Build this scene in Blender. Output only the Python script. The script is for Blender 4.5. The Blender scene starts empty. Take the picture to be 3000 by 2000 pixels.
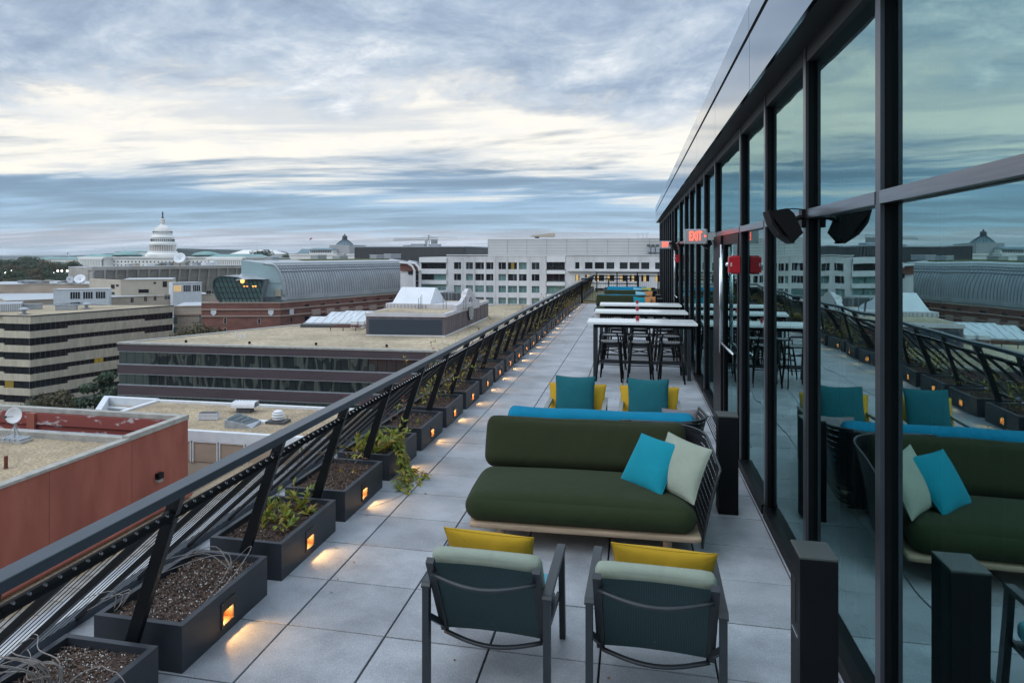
import bpy, bmesh, math, random
from mathutils import Vector, Matrix
random.seed(7)
SC = bpy.context.scene
COL = SC.collection
R = math.radians

# ---------------------------------------------------------------- camera
F_PX, CX, CY, EYE = 2132.0, 1366.0, 743.0, 2.25     # focal length and principal point for a 3000 px wide frame
YAW = math.atan((1857 - CX) / F_PX)
CA, SA = math.cos(YAW), math.sin(YAW)
cam_d = bpy.data.cameras.new('camera')
cam = bpy.data.objects.new('camera', cam_d); COL.objects.link(cam)
cam.location = (0, 0, EYE); cam.rotation_euler = (R(90), 0, YAW)
cam_d.sensor_width = 36; cam_d.lens = F_PX / 3000 * 36
cam_d.shift_x = (1500 - CX) / 3000; cam_d.shift_y = -(1000 - CY) / 3000
cam_d.clip_start = 0.05; cam_d.clip_end = 30000
SC.camera = cam

def _ray(px, py):
    x = (px - CX) / F_PX; y = -(py - CY) / F_PX
    return (x * CA - SA, x * SA + CA, y)
def U(px, py, d):                       # point at distance d along the view axis
    r = _ray(px, py); return Vector((r[0] * d, r[1] * d, EYE + r[2] * d))
def UZ(px, py, z):
    r = _ray(px, py); t = (z - EYE) / r[2]; return Vector((r[0] * t, r[1] * t, z))
def UY(px, py, y):
    r = _ray(px, py); t = y / r[1]; return Vector((r[0] * t, y, EYE + r[2] * t))

# ---------------------------------------------------------------- world, sun, exposure
SUN_EL, SUN_AZ = R(42), R(225)          # veiled sun behind the cloud deck, over the camera's left shoulder
w = bpy.data.worlds.new('World'); SC.world = w; w.use_nodes = True
NT = w.node_tree; NT.nodes.clear()
def wn(t, **k):
    n = NT.nodes.new(t)
    for a, b in k.items(): setattr(n, a, b)
    return n
def wl(a, b): NT.links.new(a, b)
def wmath(op, a, b=None, c=None, clamp=False):
    n = wn('ShaderNodeMath', operation=op, use_clamp=clamp)
    for i, v in enumerate((a, b, c)):
        if v is None: continue
        if isinstance(v, (int, float)): n.inputs[i].default_value = v
        else: wl(v, n.inputs[i])
    return n.outputs[0]
def wmix(f, a, b):
    n = wn('ShaderNodeMix', data_type='RGBA')
    if isinstance(f, (int, float)): n.inputs[0].default_value = f
    else: wl(f, n.inputs[0])
    for i, v in ((6, a), (7, b)):
        if isinstance(v, tuple): n.inputs[i].default_value = (*v, 1)
        else: wl(v, n.inputs[i])
    return n.outputs[2]
def wnoise(vec, scale, detail, rough, dist=0.0):
    n = wn('ShaderNodeTexNoise'); wl(vec, n.inputs['Vector'])
    n.inputs['Scale'].default_value = scale; n.inputs['Detail'].default_value = detail
    n.inputs['Roughness'].default_value = rough; n.inputs['Distortion'].default_value = dist
    return n.outputs['Fac']
def wramp(f, stops):
    n = wn('ShaderNodeValToRGB'); wl(f, n.inputs[0])
    e = n.color_ramp.elements
    while len(e) < len(stops): e.new(0.5)
    for k, (p, c) in enumerate(stops): e[k].position = p; e[k].color = (*c, 1)
    return n.outputs[0]
def wsmooth(x, a, b):
    n = wn('ShaderNodeMapRange', interpolation_type='SMOOTHSTEP'); wl(x, n.inputs[0])
    n.inputs[1].default_value = a; n.inputs[2].default_value = b
    return n.outputs[0]
tc = wn('ShaderNodeTexCoord'); sep = wn('ShaderNodeSeparateXYZ'); wl(tc.outputs['Generated'], sep.inputs[0])
elv = wmath('MAXIMUM', sep.outputs[2], 0.0)
inv = wmath('DIVIDE', 1.0, wmath('ADD', elv, 0.055))
inv_soft = wmath('DIVIDE', 1.0, wmath('ADD', elv, 0.17))
def planar(sx, sy, ox, oy, oz, inv=inv):
    c = wn('ShaderNodeCombineXYZ')
    wl(wmath('ADD', wmath('MULTIPLY', wmath('MULTIPLY', sep.outputs[0], inv), sx), ox), c.inputs[0])
    wl(wmath('ADD', wmath('MULTIPLY', wmath('MULTIPLY', sep.outputs[1], inv), sy), oy), c.inputs[1])
    c.inputs[2].default_value = oz
    return c.outputs[0]
pl = planar(1, 1, 3.1, 0.4, 0.0)
sky = wn('ShaderNodeTexSky', sky_type='NISHITA', sun_disc=False, sun_elevation=SUN_EL, sun_rotation=SUN_AZ)
sky_dim = wn('ShaderNodeVectorMath', operation='SCALE'); wl(sky.outputs[0], sky_dim.inputs[0]); sky_dim.inputs['Scale'].default_value = 0.10
n_big = wnoise(pl, 0.23, 5, 0.55, 0.4)
n_mid = wnoise(planar(1, 1, 11, 5, 2, inv_soft), 1.35, 11, 0.66, 0.45)
n_fin = wnoise(planar(1, 1, 1, 9, 5, inv_soft), 3.8, 11, 0.68, 0.4)
n_str = wnoise(planar(0.55, 1.0, 4, 7, 9), 0.55, 8, 0.60, 0.6)
n_st2 = wnoise(planar(0.4, 1.0, 8, 2, 3), 1.3, 6, 0.55, 0.4)
# upper cloud deck
# the break in the cloud is widest a little left of the terrace axis
hd = wn('ShaderNodeVectorMath', operation='DOT_PRODUCT'); wl(tc.outputs['Generated'], hd.inputs[0]); hd.inputs[1].default_value = (math.sin(R(-24)), math.cos(R(-24)), 0)
break_ = wmath('MULTIPLY', wsmooth(hd.outputs['Value'], 0.86, 1.0), 0.072)
edge = wmath('ADD', wmath('SUBTRACT', elv, break_), wmath('ADD', wmath('MULTIPLY', wmath('SUBTRACT', n_big, 0.5), 0.30),
                               wmath('MULTIPLY', wmath('SUBTRACT', n_mid, 0.5), 0.26)))
deck = wsmooth(edge, 0.125, 0.185)
tex = wmath('ADD', wmath('MULTIPLY', n_mid, 0.62), wmath('MULTIPLY', n_fin, 0.38))
deck_col = wramp(tex, [(0.36, (0.235, 0.31, 0.42)), (0.45, (0.32, 0.405, 0.525)), (0.52, (0.44, 0.52, 0.62)), (0.585, (0.62, 0.67, 0.73)), (0.67, (0.88, 0.88, 0.87))])
lift = wmath('ADD', 1.0, wmath('MULTIPLY', wsmooth(elv, 0.25, 0.95), 1.1))     # an overcast deck is brightest overhead
dk = wn('ShaderNodeVectorMath', operation='SCALE'); wl(deck_col, dk.inputs[0]); wl(lift, dk.inputs['Scale']); deck_col = dk.outputs[0]
# low streaky cloud towards the horizon
low = wmath('SUBTRACT', 1.0, wsmooth(wmath('ADD', elv, wmath('ADD', wmath('MULTIPLY', wmath('SUBTRACT', n_str, 0.5), 0.26),
            wmath('MULTIPLY', wmath('SUBTRACT', n_st2, 0.5), 0.12))), 0.092, 0.142))
low_col = wramp(wmath('ADD', elv, wmath('MULTIPLY', wmath('SUBTRACT', n_st2, 0.5), 0.05)),
    [(0.0, (0.44, 0.54, 0.64)), (0.020, (0.50, 0.53, 0.60)), (0.036, (0.33, 0.46, 0.585)), (0.075, (0.255, 0.385, 0.525)), (0.13, (0.28, 0.375, 0.495))])
ls = wn('ShaderNodeVectorMath', operation='SCALE'); wl(low_col, ls.inputs[0])
wl(wmath('ADD', 0.78, wmath('MULTIPLY', wsmooth(wmath('ADD', wmath('MULTIPLY', n_st2, 0.55), wmath('MULTIPLY', n_str, 0.45)), 0.40, 0.62), 0.50)), ls.inputs['Scale']); low_col = ls.outputs[0]     # streaks inside the low bank
gap_base = wmix(wsmooth(n_fin, 0.35, 0.75), (1.00, 0.935, 0.81), (0.86, 0.84, 0.80))
gap = wmix(0.85, sky_dim.outputs[0], gap_base)
gap = wmix(wmath('MULTIPLY', wsmooth(n_st2, 0.53, 0.68), 0.55), gap, (0.44, 0.51, 0.60))     # thin streaks of cloud in the break
col = wmix(low, gap, low_col)
col = wmix(deck, col, deck_col)
below = wsmooth(sep.outputs[2], -0.02, 0.0)
col = wmix(below, (0.12, 0.13, 0.14), col)
bg = wn('ShaderNodeBackground'); wl(col, bg.inputs[0]); bg.inputs[1].default_value = 1.05
out = wn('ShaderNodeOutputWorld'); wl(bg.outputs[0], out.inputs[0])

sun_d = bpy.data.lights.new('sun', 'SUN'); sun = bpy.data.objects.new('sun', sun_d); COL.objects.link(sun)
sun_d.energy = 1.25; sun_d.angle = R(50); sun_d.color = (0.97, 0.98, 1.0)
_sd = Vector((math.sin(SUN_AZ) * math.cos(SUN_EL), math.cos(SUN_AZ) * math.cos(SUN_EL), math.sin(SUN_EL)))
sun.rotation_euler = _sd.to_track_quat('Z', 'Y').to_euler(); sun.location = (-10, 10, 30)
SC.view_settings.view_transform = 'Standard'; SC.view_settings.look = 'None'
SC.view_settings.exposure = 0.2; SC.view_settings.gamma = 1.0; SC.view_settings.use_curve_mapping = False
SC.cycles.use_denoising = True
SC.cycles.max_bounces = 8; SC.cycles.transparent_max_bounces = 12
SC.cycles.sample_clamp_indirect = 4.0

# ---------------------------------------------------------------- materials
MATS = {}
def new_mat(name):
    m = bpy.data.materials.new(name); m.use_nodes = True
    MATS[name] = m
    return m, m.node_tree, m.node_tree.nodes['Principled BSDF']
def mat(name, col, rough=0.6, metal=0.0, var=0.12, patch=0.0, pscale=.06, scale=6.0, bump=0.0, bscale=None, spec=0.5, col2=None, stretch=(1, 1, 1), rand=0.0, detail=6, lo=.35, hi=.65, world=False):
    """principled surface whose colour drifts with a noise in object space"""
    m, t, b = new_mat(name); N, L = t.nodes, t.links
    tcn = N.new('ShaderNodeTexCoord'); mp = N.new('ShaderNodeMapping'); mp.inputs['Scale'].default_value = stretch
    if world:
        g = N.new('ShaderNodeNewGeometry'); L.new(g.outputs['Position'], mp.inputs[0])
    else: L.new(tcn.outputs['Object'], mp.inputs[0])
    nz = N.new('ShaderNodeTexNoise'); nz.inputs['Scale'].default_value = scale; nz.inputs['Detail'].default_value = detail; nz.inputs['Roughness'].default_value = .6
    L.new(mp.outputs[0], nz.inputs['Vector'])
    rp = N.new('ShaderNodeValToRGB'); L.new(nz.outputs['Fac'], rp.inputs[0])
    c2 = col2 if col2 else tuple(c * (1 + var) for c in col)
    c1 = col if col2 else tuple(c * (1 - var) for c in col)
    rp.color_ramp.elements[0].position = lo; rp.color_ramp.elements[0].color = (*c1, 1)
    rp.color_ramp.elements[1].position = hi; rp.color_ramp.elements[1].color = (*c2, 1)
    src = rp.outputs[0]
    if rand:
        oi = N.new('ShaderNodeObjectInfo'); mr = N.new('ShaderNodeMapRange'); L.new(oi.outputs['Random'], mr.inputs[0])
        mr.inputs[3].default_value = 1 - rand; mr.inputs[4].default_value = 1 + rand
        vm = N.new('ShaderNodeVectorMath'); vm.operation = 'SCALE'; L.new(src, vm.inputs[0]); L.new(mr.outputs[0], vm.inputs['Scale']); src = vm.outputs[0]
    if patch:                       # broad stains and faded areas
        n5 = N.new('ShaderNodeTexNoise'); n5.inputs['Scale'].default_value = pscale; n5.inputs['Detail'].default_value = 7; n5.inputs['Roughness'].default_value = .65; L.new(mp.outputs[0], n5.inputs['Vector'])
        m5 = N.new('ShaderNodeMapRange'); L.new(n5.outputs['Fac'], m5.inputs[0]); m5.inputs[1].default_value = .35; m5.inputs[2].default_value = .65; m5.inputs[3].default_value = 1 - patch; m5.inputs[4].default_value = 1 + patch * .5
        v5 = N.new('ShaderNodeVectorMath'); v5.operation = 'SCALE'; L.new(src, v5.inputs[0]); L.new(m5.outputs[0], v5.inputs['Scale']); src = v5.outputs[0]
    L.new(src, b.inputs['Base Color'])
    b.inputs['Roughness'].default_value = rough; b.inputs['Metallic'].default_value = metal; b.inputs['Specular IOR Level'].default_value = spec
    if bump:
        n2 = N.new('ShaderNodeTexNoise'); n2.inputs['Scale'].default_value = bscale or scale * 8; n2.inputs['Detail'].default_value = 4
        L.new(mp.outputs[0], n2.inputs['Vector'])
        bp = N.new('ShaderNodeBump'); bp.inputs['Strength'].default_value = bump; bp.inputs['Distance'].default_value = 0.01
        L.new(n2.outputs['Fac'], bp.inputs['Height']); L.new(bp.outputs[0], b.inputs['Normal'])
    return m
def emis(name, col, strength, base=None):
    m, t, b = new_mat(name)
    b.inputs['Base Color'].default_value = (*(base or col), 1); b.inputs['Emission Color'].default_value = (*col, 1); b.inputs['Emission Strength'].default_value = strength
    b.inputs['Roughness'].default_value = .4
    return m

# terrace
def tile_material():
    m, t, b = new_mat('paver_concrete'); N, L = t.nodes, t.links
    g = N.new('ShaderNodeNewGeometry'); oi = N.new('ShaderNodeObjectInfo')
    n1 = N.new('ShaderNodeTexNoise'); n1.inputs['Scale'].default_value = 2.2; n1.inputs['Detail'].default_value = 7; n1.inputs['Roughness'].default_value = .62; L.new(g.outputs['Position'], n1.inputs['Vector'])
    n2 = N.new('ShaderNodeTexNoise'); n2.inputs['Scale'].default_value = 120; n2.inputs['Detail'].default_value = 3; L.new(g.outputs['Position'], n2.inputs['Vector'])
    v = N.new('ShaderNodeTexVoronoi'); v.inputs['Scale'].default_value = 62; L.new(g.outputs['Position'], v.inputs['Vector'])
    r1 = N.new('ShaderNodeValToRGB'); L.new(n1.outputs['Fac'], r1.inputs[0])
    r1.color_ramp.elements[0].position = .3; r1.color_ramp.elements[0].color = (.262, .283, .312, 1)
    r1.color_ramp.elements[1].position = .7; r1.color_ramp.elements[1].color = (.375, .398, .430, 1)
    mx = N.new('ShaderNodeMix'); mx.data_type = 'RGBA'; mx.blend_type = 'OVERLAY'; mx.inputs[0].default_value = .55
    L.new(r1.outputs[0], mx.inputs[6]); L.new(n2.outputs['Fac'], mx.inputs[7])
    # pale aggregate flecks: only some cells, small discs
    sp = N.new('ShaderNodeMath'); sp.operation = 'LESS_THAN'; L.new(v.outputs['Distance'], sp.inputs[0]); sp.inputs[1].default_value = .27
    sx = N.new('ShaderNodeSeparateColor'); L.new(v.outputs['Color'], sx.inputs[0])
    s2 = N.new('ShaderNodeMath'); s2.operation = 'GREATER_THAN'; L.new(sx.outputs[0], s2.inputs[0]); s2.inputs[1].default_value = .72
    s3 = N.new('ShaderNodeMath'); s3.operation = 'MULTIPLY'; L.new(sp.outputs[0], s3.inputs[0]); L.new(s2.outputs[0], s3.inputs[1])
    s4 = N.new('ShaderNodeMath'); s4.operation = 'MULTIPLY'; L.new(s3.outputs[0], s4.inputs[0]); s4.inputs[1].default_value = .38
    m2 = N.new('ShaderNodeMix'); m2.data_type = 'RGBA'; L.new(s4.outputs[0], m2.inputs[0]); L.new(mx.outputs[2], m2.inputs[6]); m2.inputs[7].default_value = (.55, .57, .60, 1)
    mr = N.new('ShaderNodeMapRange'); L.new(oi.outputs['Random'], mr.inputs[0]); mr.inputs[3].default_value = .86; mr.inputs[4].default_value = 1.12
    vm = N.new('ShaderNodeVectorMath'); vm.operation = 'SCALE'; L.new(m2.outputs[2], vm.inputs[0]); L.new(mr.outputs[0], vm.inputs['Scale'])
    n6 = N.new('ShaderNodeTexNoise'); n6.inputs['Scale'].default_value = 1.1; n6.inputs['Detail'].default_value = 9; n6.inputs['Roughness'].default_value = .7; L.new(g.outputs['Position'], n6.inputs['Vector'])
    m6 = N.new('ShaderNodeMapRange'); L.new(n6.outputs['Fac'], m6.inputs[0]); m6.inputs[1].default_value = .40; m6.inputs[2].default_value = .56; m6.inputs[3].default_value = .88; m6.inputs[4].default_value = 1.04
    v6 = N.new('ShaderNodeVectorMath'); v6.operation = 'SCALE'; L.new(vm.outputs[0], v6.inputs[0]); L.new(m6.outputs[0], v6.inputs['Scale'])
    L.new(v6.outputs[0], b.inputs['Base Color'])
    rr = N.new('ShaderNodeMapRange'); L.new(n1.outputs['Fac'], rr.inputs[0]); rr.inputs[3].default_value = .36; rr.inputs[4].default_value = .52
    L.new(rr.outputs[0], b.inputs['Roughness'])
    bp = N.new('ShaderNodeBump'); bp.inputs['Strength'].default_value = .25; bp.inputs['Distance'].default_value = .004; L.new(n2.outputs['Fac'], bp.inputs['Height']); L.new(bp.outputs[0], b.inputs['Normal'])
tile_material()
mat('paver_side', (.07, .075, .08), .9)
mat('deck_membrane', (.03, .032, .035), .9)
mat('deck_edge', (.42, .43, .44), .6, var=.08, scale=2)
mat('planter_paint', (.026, .031, .041), .48, var=.10, scale=3, bump=.05, bscale=160)
mat('black_metal', (.005, .0055, .007), .45, var=.2, scale=4, spec=.15)
mat('rail_metal', (.045, .058, .075), .34, metal=.25, var=.10, scale=3)
mat('post_metal', (.007, .008, .010), .38, var=.15, scale=3, spec=.35)
mat('cable_steel', (.012, .013, .014), .5)
mat('bright_steel', (.62, .63, .65), .22, metal=1.0, var=.05)
mat('fitting_frame', (.03, .022, .018), .45, var=.2, scale=20)
mat('copper_recess', (.055, .018, .005), .5, var=.15, scale=14)
emis('lamp_strip', (1.0, .50, .15), 4.0)
mat('mulch_soil', (.022, .015, .012), .95, col2=(.085, .056, .043), scale=42, bump=.9, bscale=60, lo=.3, hi=.72)
mat('mulch_chip', (.035, .022, .016), .9, col2=(.16, .105, .08), scale=60, rand=.2, lo=.3, hi=.7)
mat('perlite', (.72, .72, .70), .9)
mat('twig_grey', (.25, .225, .21), .85, var=.25, scale=30, bump=.3)
mat('stem_brown', (.10, .065, .045), .85, var=.3, scale=20)
def leaf_mat(name, c1, c2):
    m, t, b = new_mat(name); N, L = t.nodes, t.links
    g = N.new('ShaderNodeNewGeometry'); r = N.new('ShaderNodeValToRGB'); L.new(g.outputs['Random Per Island'], r.inputs[0])
    r.color_ramp.elements[0].color = (*c1, 1); r.color_ramp.elements[1].color = (*c2, 1)
    L.new(r.outputs[0], b.inputs['Base Color']); b.inputs['Roughness'].default_value = .5
    tr = N.new('ShaderNodeBsdfTranslucent'); L.new(r.outputs[0], tr.inputs[0])
    mx = N.new('ShaderNodeMixShader'); mx.inputs[0].default_value = .3
    L.new(b.outputs[0], mx.inputs[1]); L.new(tr.outputs[0], mx.inputs[2]); L.new(mx.outputs[0], N['Material Output'].inputs[0])
leaf_mat('leaf_green', (.13, .20, .030), (.33, .36, .05))
leaf_mat('leaf_yellow', (.34, .32, .05), (.42, .26, .05))
leaf_mat('leaf_dry', (.16, .08, .035), (.30, .17, .06))
leaf_mat('leaf_red', (.28, .03, .03), (.36, .07, .05))
leaf_mat('tree_leaf', (.020, .042, .020), (.052, .082, .032))
leaf_mat('tree_leaf_autumn', (.045, .045, .020), (.11, .085, .030))
leaf_mat('pine_needle', (.016, .040, .018), (.040, .075, .028))
mat('bark', (.06, .045, .035), .9, var=.3, scale=8)
# furniture
def fabric(name, col, var=.10, weave=420):
    m, t, b = new_mat(name); N, L = t.nodes, t.links
    tcn = N.new('ShaderNodeTexCoord')
    n1 = N.new('ShaderNodeTexNoise'); n1.inputs['Scale'].default_value = 5; n1.inputs['Detail'].default_value = 5; L.new(tcn.outputs['Object'], n1.inputs['Vector'])
    n2 = N.new('ShaderNodeTexNoise'); n2.inputs['Scale'].default_value = weave; n2.inputs['Detail'].default_value = 2; L.new(tcn.outputs['Object'], n2.inputs['Vector'])
    ad = N.new('ShaderNodeMath'); ad.operation = 'ADD'; L.new(n1.outputs['Fac'], ad.inputs[0]); L.new(n2.outputs['Fac'], ad.inputs[1])
    r = N.new('ShaderNodeValToRGB'); L.new(ad.outputs[0], r.inputs[0])
    mr = N.new('ShaderNodeMapRange'); L.new(ad.outputs[0], mr.inputs[0]); mr.inputs[1].default_value = .7; mr.inputs[2].default_value = 1.3; L.new(mr.outputs[0], r.inputs[0])
    r.color_ramp.elements[0].color = (*[c * (1 - var) for c in col], 1); r.color_ramp.elements[1].color = (*[c * (1 + var) for c in col], 1)
    L.new(r.outputs[0], b.inputs['Base Color']); b.inputs['Roughness'].default_value = .92; b.inputs['Specular IOR Level'].default_value = .15
    b.inputs['Sheen Weight'].default_value = .04; b.inputs['Sheen Roughness'].default_value = .5
    n3 = N.new('ShaderNodeTexNoise'); n3.inputs['Scale'].default_value = 4.5; n3.inputs['Detail'].default_value = 4; n3.inputs['Distortion'].default_value = 1.2; L.new(tcn.outputs['Object'], n3.inputs['Vector'])
    b1 = N.new('ShaderNodeBump'); b1.inputs['Strength'].default_value = .6; b1.inputs['Distance'].default_value = .016; L.new(n3.outputs['Fac'], b1.inputs['Height'])
    b2 = N.new('ShaderNodeBump'); b2.inputs['Strength'].default_value = .35; b2.inputs['Distance'].default_value = .0012; L.new(n2.outputs['Fac'], b2.inputs['Height']); L.new(b1.outputs[0], b2.inputs['Normal'])
    L.new(b2.outputs[0], b.inputs['Normal'])
fabric('fabric_forest', (.023, .034, .014)); fabric('fabric_forest_back', (.025, .031, .014))
fabric('fabric_azure', (.004, .17, .29)); fabric('fabric_aqua', (.008, .215, .285))
fabric('fabric_sage', (.265, .305, .25), .14); fabric('fabric_mustard', (.47, .29, .025), .14)
fabric('fabric_teal', (.013, .105, .125)); fabric('fabric_sky', (.12, .36, .44)); fabric('fabric_grey', (.17, .16, .17))
fabric('fabric_orange', (.42, .19, .075)); fabric('fabric_lime', (.38, .33, .05)); fabric('fabric_paleblue', (.22, .42, .52))
mat('teak', (.34, .25, .17), .55, var=.25, scale=3, stretch=(1, 14, 14), bump=.1)
mat('alu_charcoal', (.022, .028, .033), .40, metal=.1, var=.08, scale=10)
mat('bollard_cap', (.045, .052, .050), .45, var=.1)
mat('alu_grey', (.20, .22, .215), .5, metal=.1, var=.08, scale=10)
mat('stone_white', (.72, .74, .75), .22, var=.04, scale=8)
mat('red_glaze', (.36, .012, .022), .28, var=.1)
mat('sign_grey', (.34, .36, .37), .5, var=.05)
emis('exit_red', (1.0, .09, .05), 2.6)
mat('alarm_red', (.40, .008, .016), .35, var=.06)
mat('alarm_white', (.75, .74, .73), .5)
mat('strobe_glass', (.70, .73, .76), .12, metal=.3, spec=.8)
mat('speaker_black', (.006, .006, .007), .6, var=.1, spec=.15)
def mesh_sling():
    m, t, b = new_mat('sling_mesh'); N, L = t.nodes, t.links
    tcn = N.new('ShaderNodeTexCoord'); sp = N.new('ShaderNodeSeparateXYZ'); L.new(tcn.outputs['UV'], sp.inputs[0])
    outs = []
    for k, per in ((0, 62), (1, 60)):
        a = N.new('ShaderNodeMath'); a.operation = 'MULTIPLY'; L.new(sp.outputs[k], a.inputs[0]); a.inputs[1].default_value = per
        f = N.new('ShaderNodeMath'); f.operation = 'FRACT'; L.new(a.outputs[0], f.inputs[0])
        g = N.new('ShaderNodeMath'); g.operation = 'GREATER_THAN'; L.new(f.outputs[0], g.inputs[0]); g.inputs[1].default_value = .52
        outs.append(g.outputs[0])
    mu = N.new('ShaderNodeMath'); mu.operation = 'MULTIPLY'; L.new(outs[0], mu.inputs[0]); L.new(outs[1], mu.inputs[1])
    mx = N.new('ShaderNodeMix'); mx.data_type = 'RGBA'; L.new(mu.outputs[0], mx.inputs[0]); mx.inputs[6].default_value = (.009, .026, .031, 1); mx.inputs[7].default_value = (.045, .115, .120, 1)
    L.new(mx.outputs[2], b.inputs['Base Color']); b.inputs['Roughness'].default_value = .7
mesh_sling()
def slotted(name, nu, nv, du, dv, col, rough):
    """sheet metal with rows of slots cut through it (uv space)"""
    m, t, b = new_mat(name); N, L = t.nodes, t.links
    b.inputs['Base Color'].default_value = (*col, 1); b.inputs['Roughness'].default_value = rough
    tcn = N.new('ShaderNodeTexCoord'); sp = N.new('ShaderNodeSeparateXYZ'); L.new(tcn.outputs['UV'], sp.inputs[0])
    o = []
    for k, n, d in ((0, nu, du), (1, nv, dv)):
        a = N.new('ShaderNodeMath'); a.operation = 'MULTIPLY'; L.new(sp.outputs[k], a.inputs[0]); a.inputs[1].default_value = n
        f = N.new('ShaderNodeMath'); f.operation = 'FRACT'; L.new(a.outputs[0], f.inputs[0])
        s = N.new('ShaderNodeMath'); s.operation = 'SUBTRACT'; L.new(f.outputs[0], s.inputs[0]); s.inputs[1].default_value = .5
        ab = N.new('ShaderNodeMath'); ab.operation = 'ABSOLUTE'; L.new(s.outputs[0], ab.inputs[0])
        g = N.new('ShaderNodeMath'); g.operation = 'LESS_THAN'; L.new(ab.outputs[0], g.inputs[0]); g.inputs[1].default_value = d
        o.append(g.outputs[0])
    mu = N.new('ShaderNodeMath'); mu.operation = 'MULTIPLY'; L.new(o[0], mu.inputs[0]); L.new(o[1], mu.inputs[1])
    tr = N.new('ShaderNodeBsdfTransparent'); mx = N.new('ShaderNodeMixShader'); L.new(mu.outputs[0], mx.inputs[0]); L.new(b.outputs[0], mx.inputs[1]); L.new(tr.outputs[0], mx.inputs[2])
    L.new(mx.outputs[0], N['Material Output'].inputs[0])
slotted('perforated_panel', 26, 12, .38, .07, (.016, .018, .022), .4)
slotted('perforated_seat', 9, 9, .22, .22, (.24, .25, .26), .35)
# pavilion
def glass_mat(name, tint, ior, refl, wave=.0, wscale=1.0, dark=None):
    m, t, b = new_mat(name); N, L = t.nodes, t.links
    fr = N.new('ShaderNodeFresnel'); fr.inputs['IOR'].default_value = ior
    gl = N.new('ShaderNodeBsdfGlossy'); gl.inputs['Color'].default_value = (*refl, 1); gl.inputs['Roughness'].default_value = 0.0
    if dark is None:
        tr = N.new('ShaderNodeBsdfTransparent'); tr.inputs['Color'].default_value = (*tint, 1)
    else:
        tr = N.new('ShaderNodeBsdfDiffuse'); tr.inputs['Color'].default_value = (*dark, 1)
    mx = N.new('ShaderNodeMixShader'); L.new(fr.outputs[0], mx.inputs[0]); L.new(tr.outputs[0], mx.inputs[1]); L.new(gl.outputs[0], mx.inputs[2])
    L.new(mx.outputs[0], N['Material Output'].inputs[0])
    if wave:
        g = N.new('ShaderNodeNewGeometry'); mp = N.new('ShaderNodeMapping'); L.new(g.outputs['Position'], mp.inputs[0]); mp.inputs['Scale'].default_value = (wscale, wscale, wscale * .45)
        n = N.new('ShaderNodeTexNoise'); n.inputs['Scale'].default_value = 1.0; n.inputs['Detail'].default_value = 1; L.new(mp.outputs[0], n.inputs['Vector'])
        bp = N.new('ShaderNodeBump'); bp.inputs['Strength'].default_value = 1.0; bp.inputs['Distance'].default_value = wave; L.new(n.outputs['Fac'], bp.inputs['Height'])
        L.new(bp.outputs[0], gl.inputs['Normal'])
    return m
glass_mat('facade_glass', (.74, .86, .87), 8.0, (.66, .97, .98), wave=.0045, wscale=1.2)
_m, _t, _b = new_mat('glass_clear'); _tr = _t.nodes.new('ShaderNodeBsdfTransparent'); _tr.inputs[0].default_value = (.94, .98, .98, 1); _t.links.new(_tr.outputs[0], _t.nodes['Material Output'].inputs[0])
mat('mullion_metal', (.004, .0045, .0055), .45, var=.1, scale=3, spec=.12)
mat('transom_metal', (.20, .205, .23), .28, metal=.9, var=.12, scale=2, stretch=(30, 1, 30))
mat('fascia_metal', (.33, .37, .42), .11, metal=1.0, var=.04, scale=1)
mat('cap_metal', (.075, .077, .090), .30, metal=.7, var=.1, scale=3)
mat('soffit_dark', (.010, .011, .012), .6)
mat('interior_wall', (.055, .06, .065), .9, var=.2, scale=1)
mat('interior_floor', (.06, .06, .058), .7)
def curtain():
    m, t, b = new_mat('sheer_curtain'); N, L = t.nodes, t.links
    d = N.new('ShaderNodeBsdfDiffuse'); d.inputs[0].default_value = (.95, .97, .98, 1)
    tr = N.new('ShaderNodeBsdfTransparent'); tl = N.new('ShaderNodeBsdfTranslucent'); tl.inputs[0].default_value = (.75, .8, .8, 1)
    a = N.new('ShaderNodeMixShader'); a.inputs[0].default_value = .4; L.new(d.outputs[0], a.inputs[1]); L.new(tl.outputs[0], a.inputs[2])
    mx = N.new('ShaderNodeMixShader'); mx.inputs[0].default_value = .06; L.new(a.outputs[0], mx.inputs[1]); L.new(tr.outputs[0], mx.inputs[2])
    L.new(mx.outputs[0], N['Material Output'].inputs[0])
curtain()
# city
mat('gravel_tan', (.20, .15, .095), .95, col2=(.52, .42, .28), scale=7.5, detail=12, bump=.5, bscale=6, lo=.34, hi=.68, world=True, patch=.28, pscale=.35)
mat('gravel_far', (.29, .235, .155), .95, col2=(.48, .40, .28), scale=1.6, detail=14, lo=.32, hi=.68, world=True, patch=.30, pscale=.10)
mat('red_stucco', (.265, .072, .048), .85, col2=(.34, .105, .072), scale=.7, detail=10, bump=.12, bscale=12, world=True, stretch=(1, 1, .35), patch=.18, pscale=.25)
mat('red_peeling', (.24, .055, .045), .85, col2=(.46, .40, .40), scale=.9, detail=9, lo=.56, hi=.62, world=True, stretch=(1, 1, 2.2))
mat('coping_stone', (.33, .32, .29), .8, var=.18, scale=1.5, world=True)
mat('coping_white', (.60, .63, .66), .5, var=.08, scale=1.2, world=True)
mat('grey_metal', (.34, .37, .40), .45, metal=.3, var=.15, scale=2.2)
mat('stained_metal', (.30, .33, .36), .55, metal=.2, col2=(.05, .05, .05), scale=1.1, lo=.5, hi=.72)
mat('white_metal', (.64, .66, .68), .45, var=.06, scale=2)
mat('skylight_sheet', (.52, .56, .59), .4, var=.08, scale=.4, world=True)
mat('white_roof', (.70, .73, .76), .5, var=.06, scale=.6, world=True)
mat('roof_light', (.40, .43, .46), .6, var=.1, scale=.3, world=True)
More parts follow.
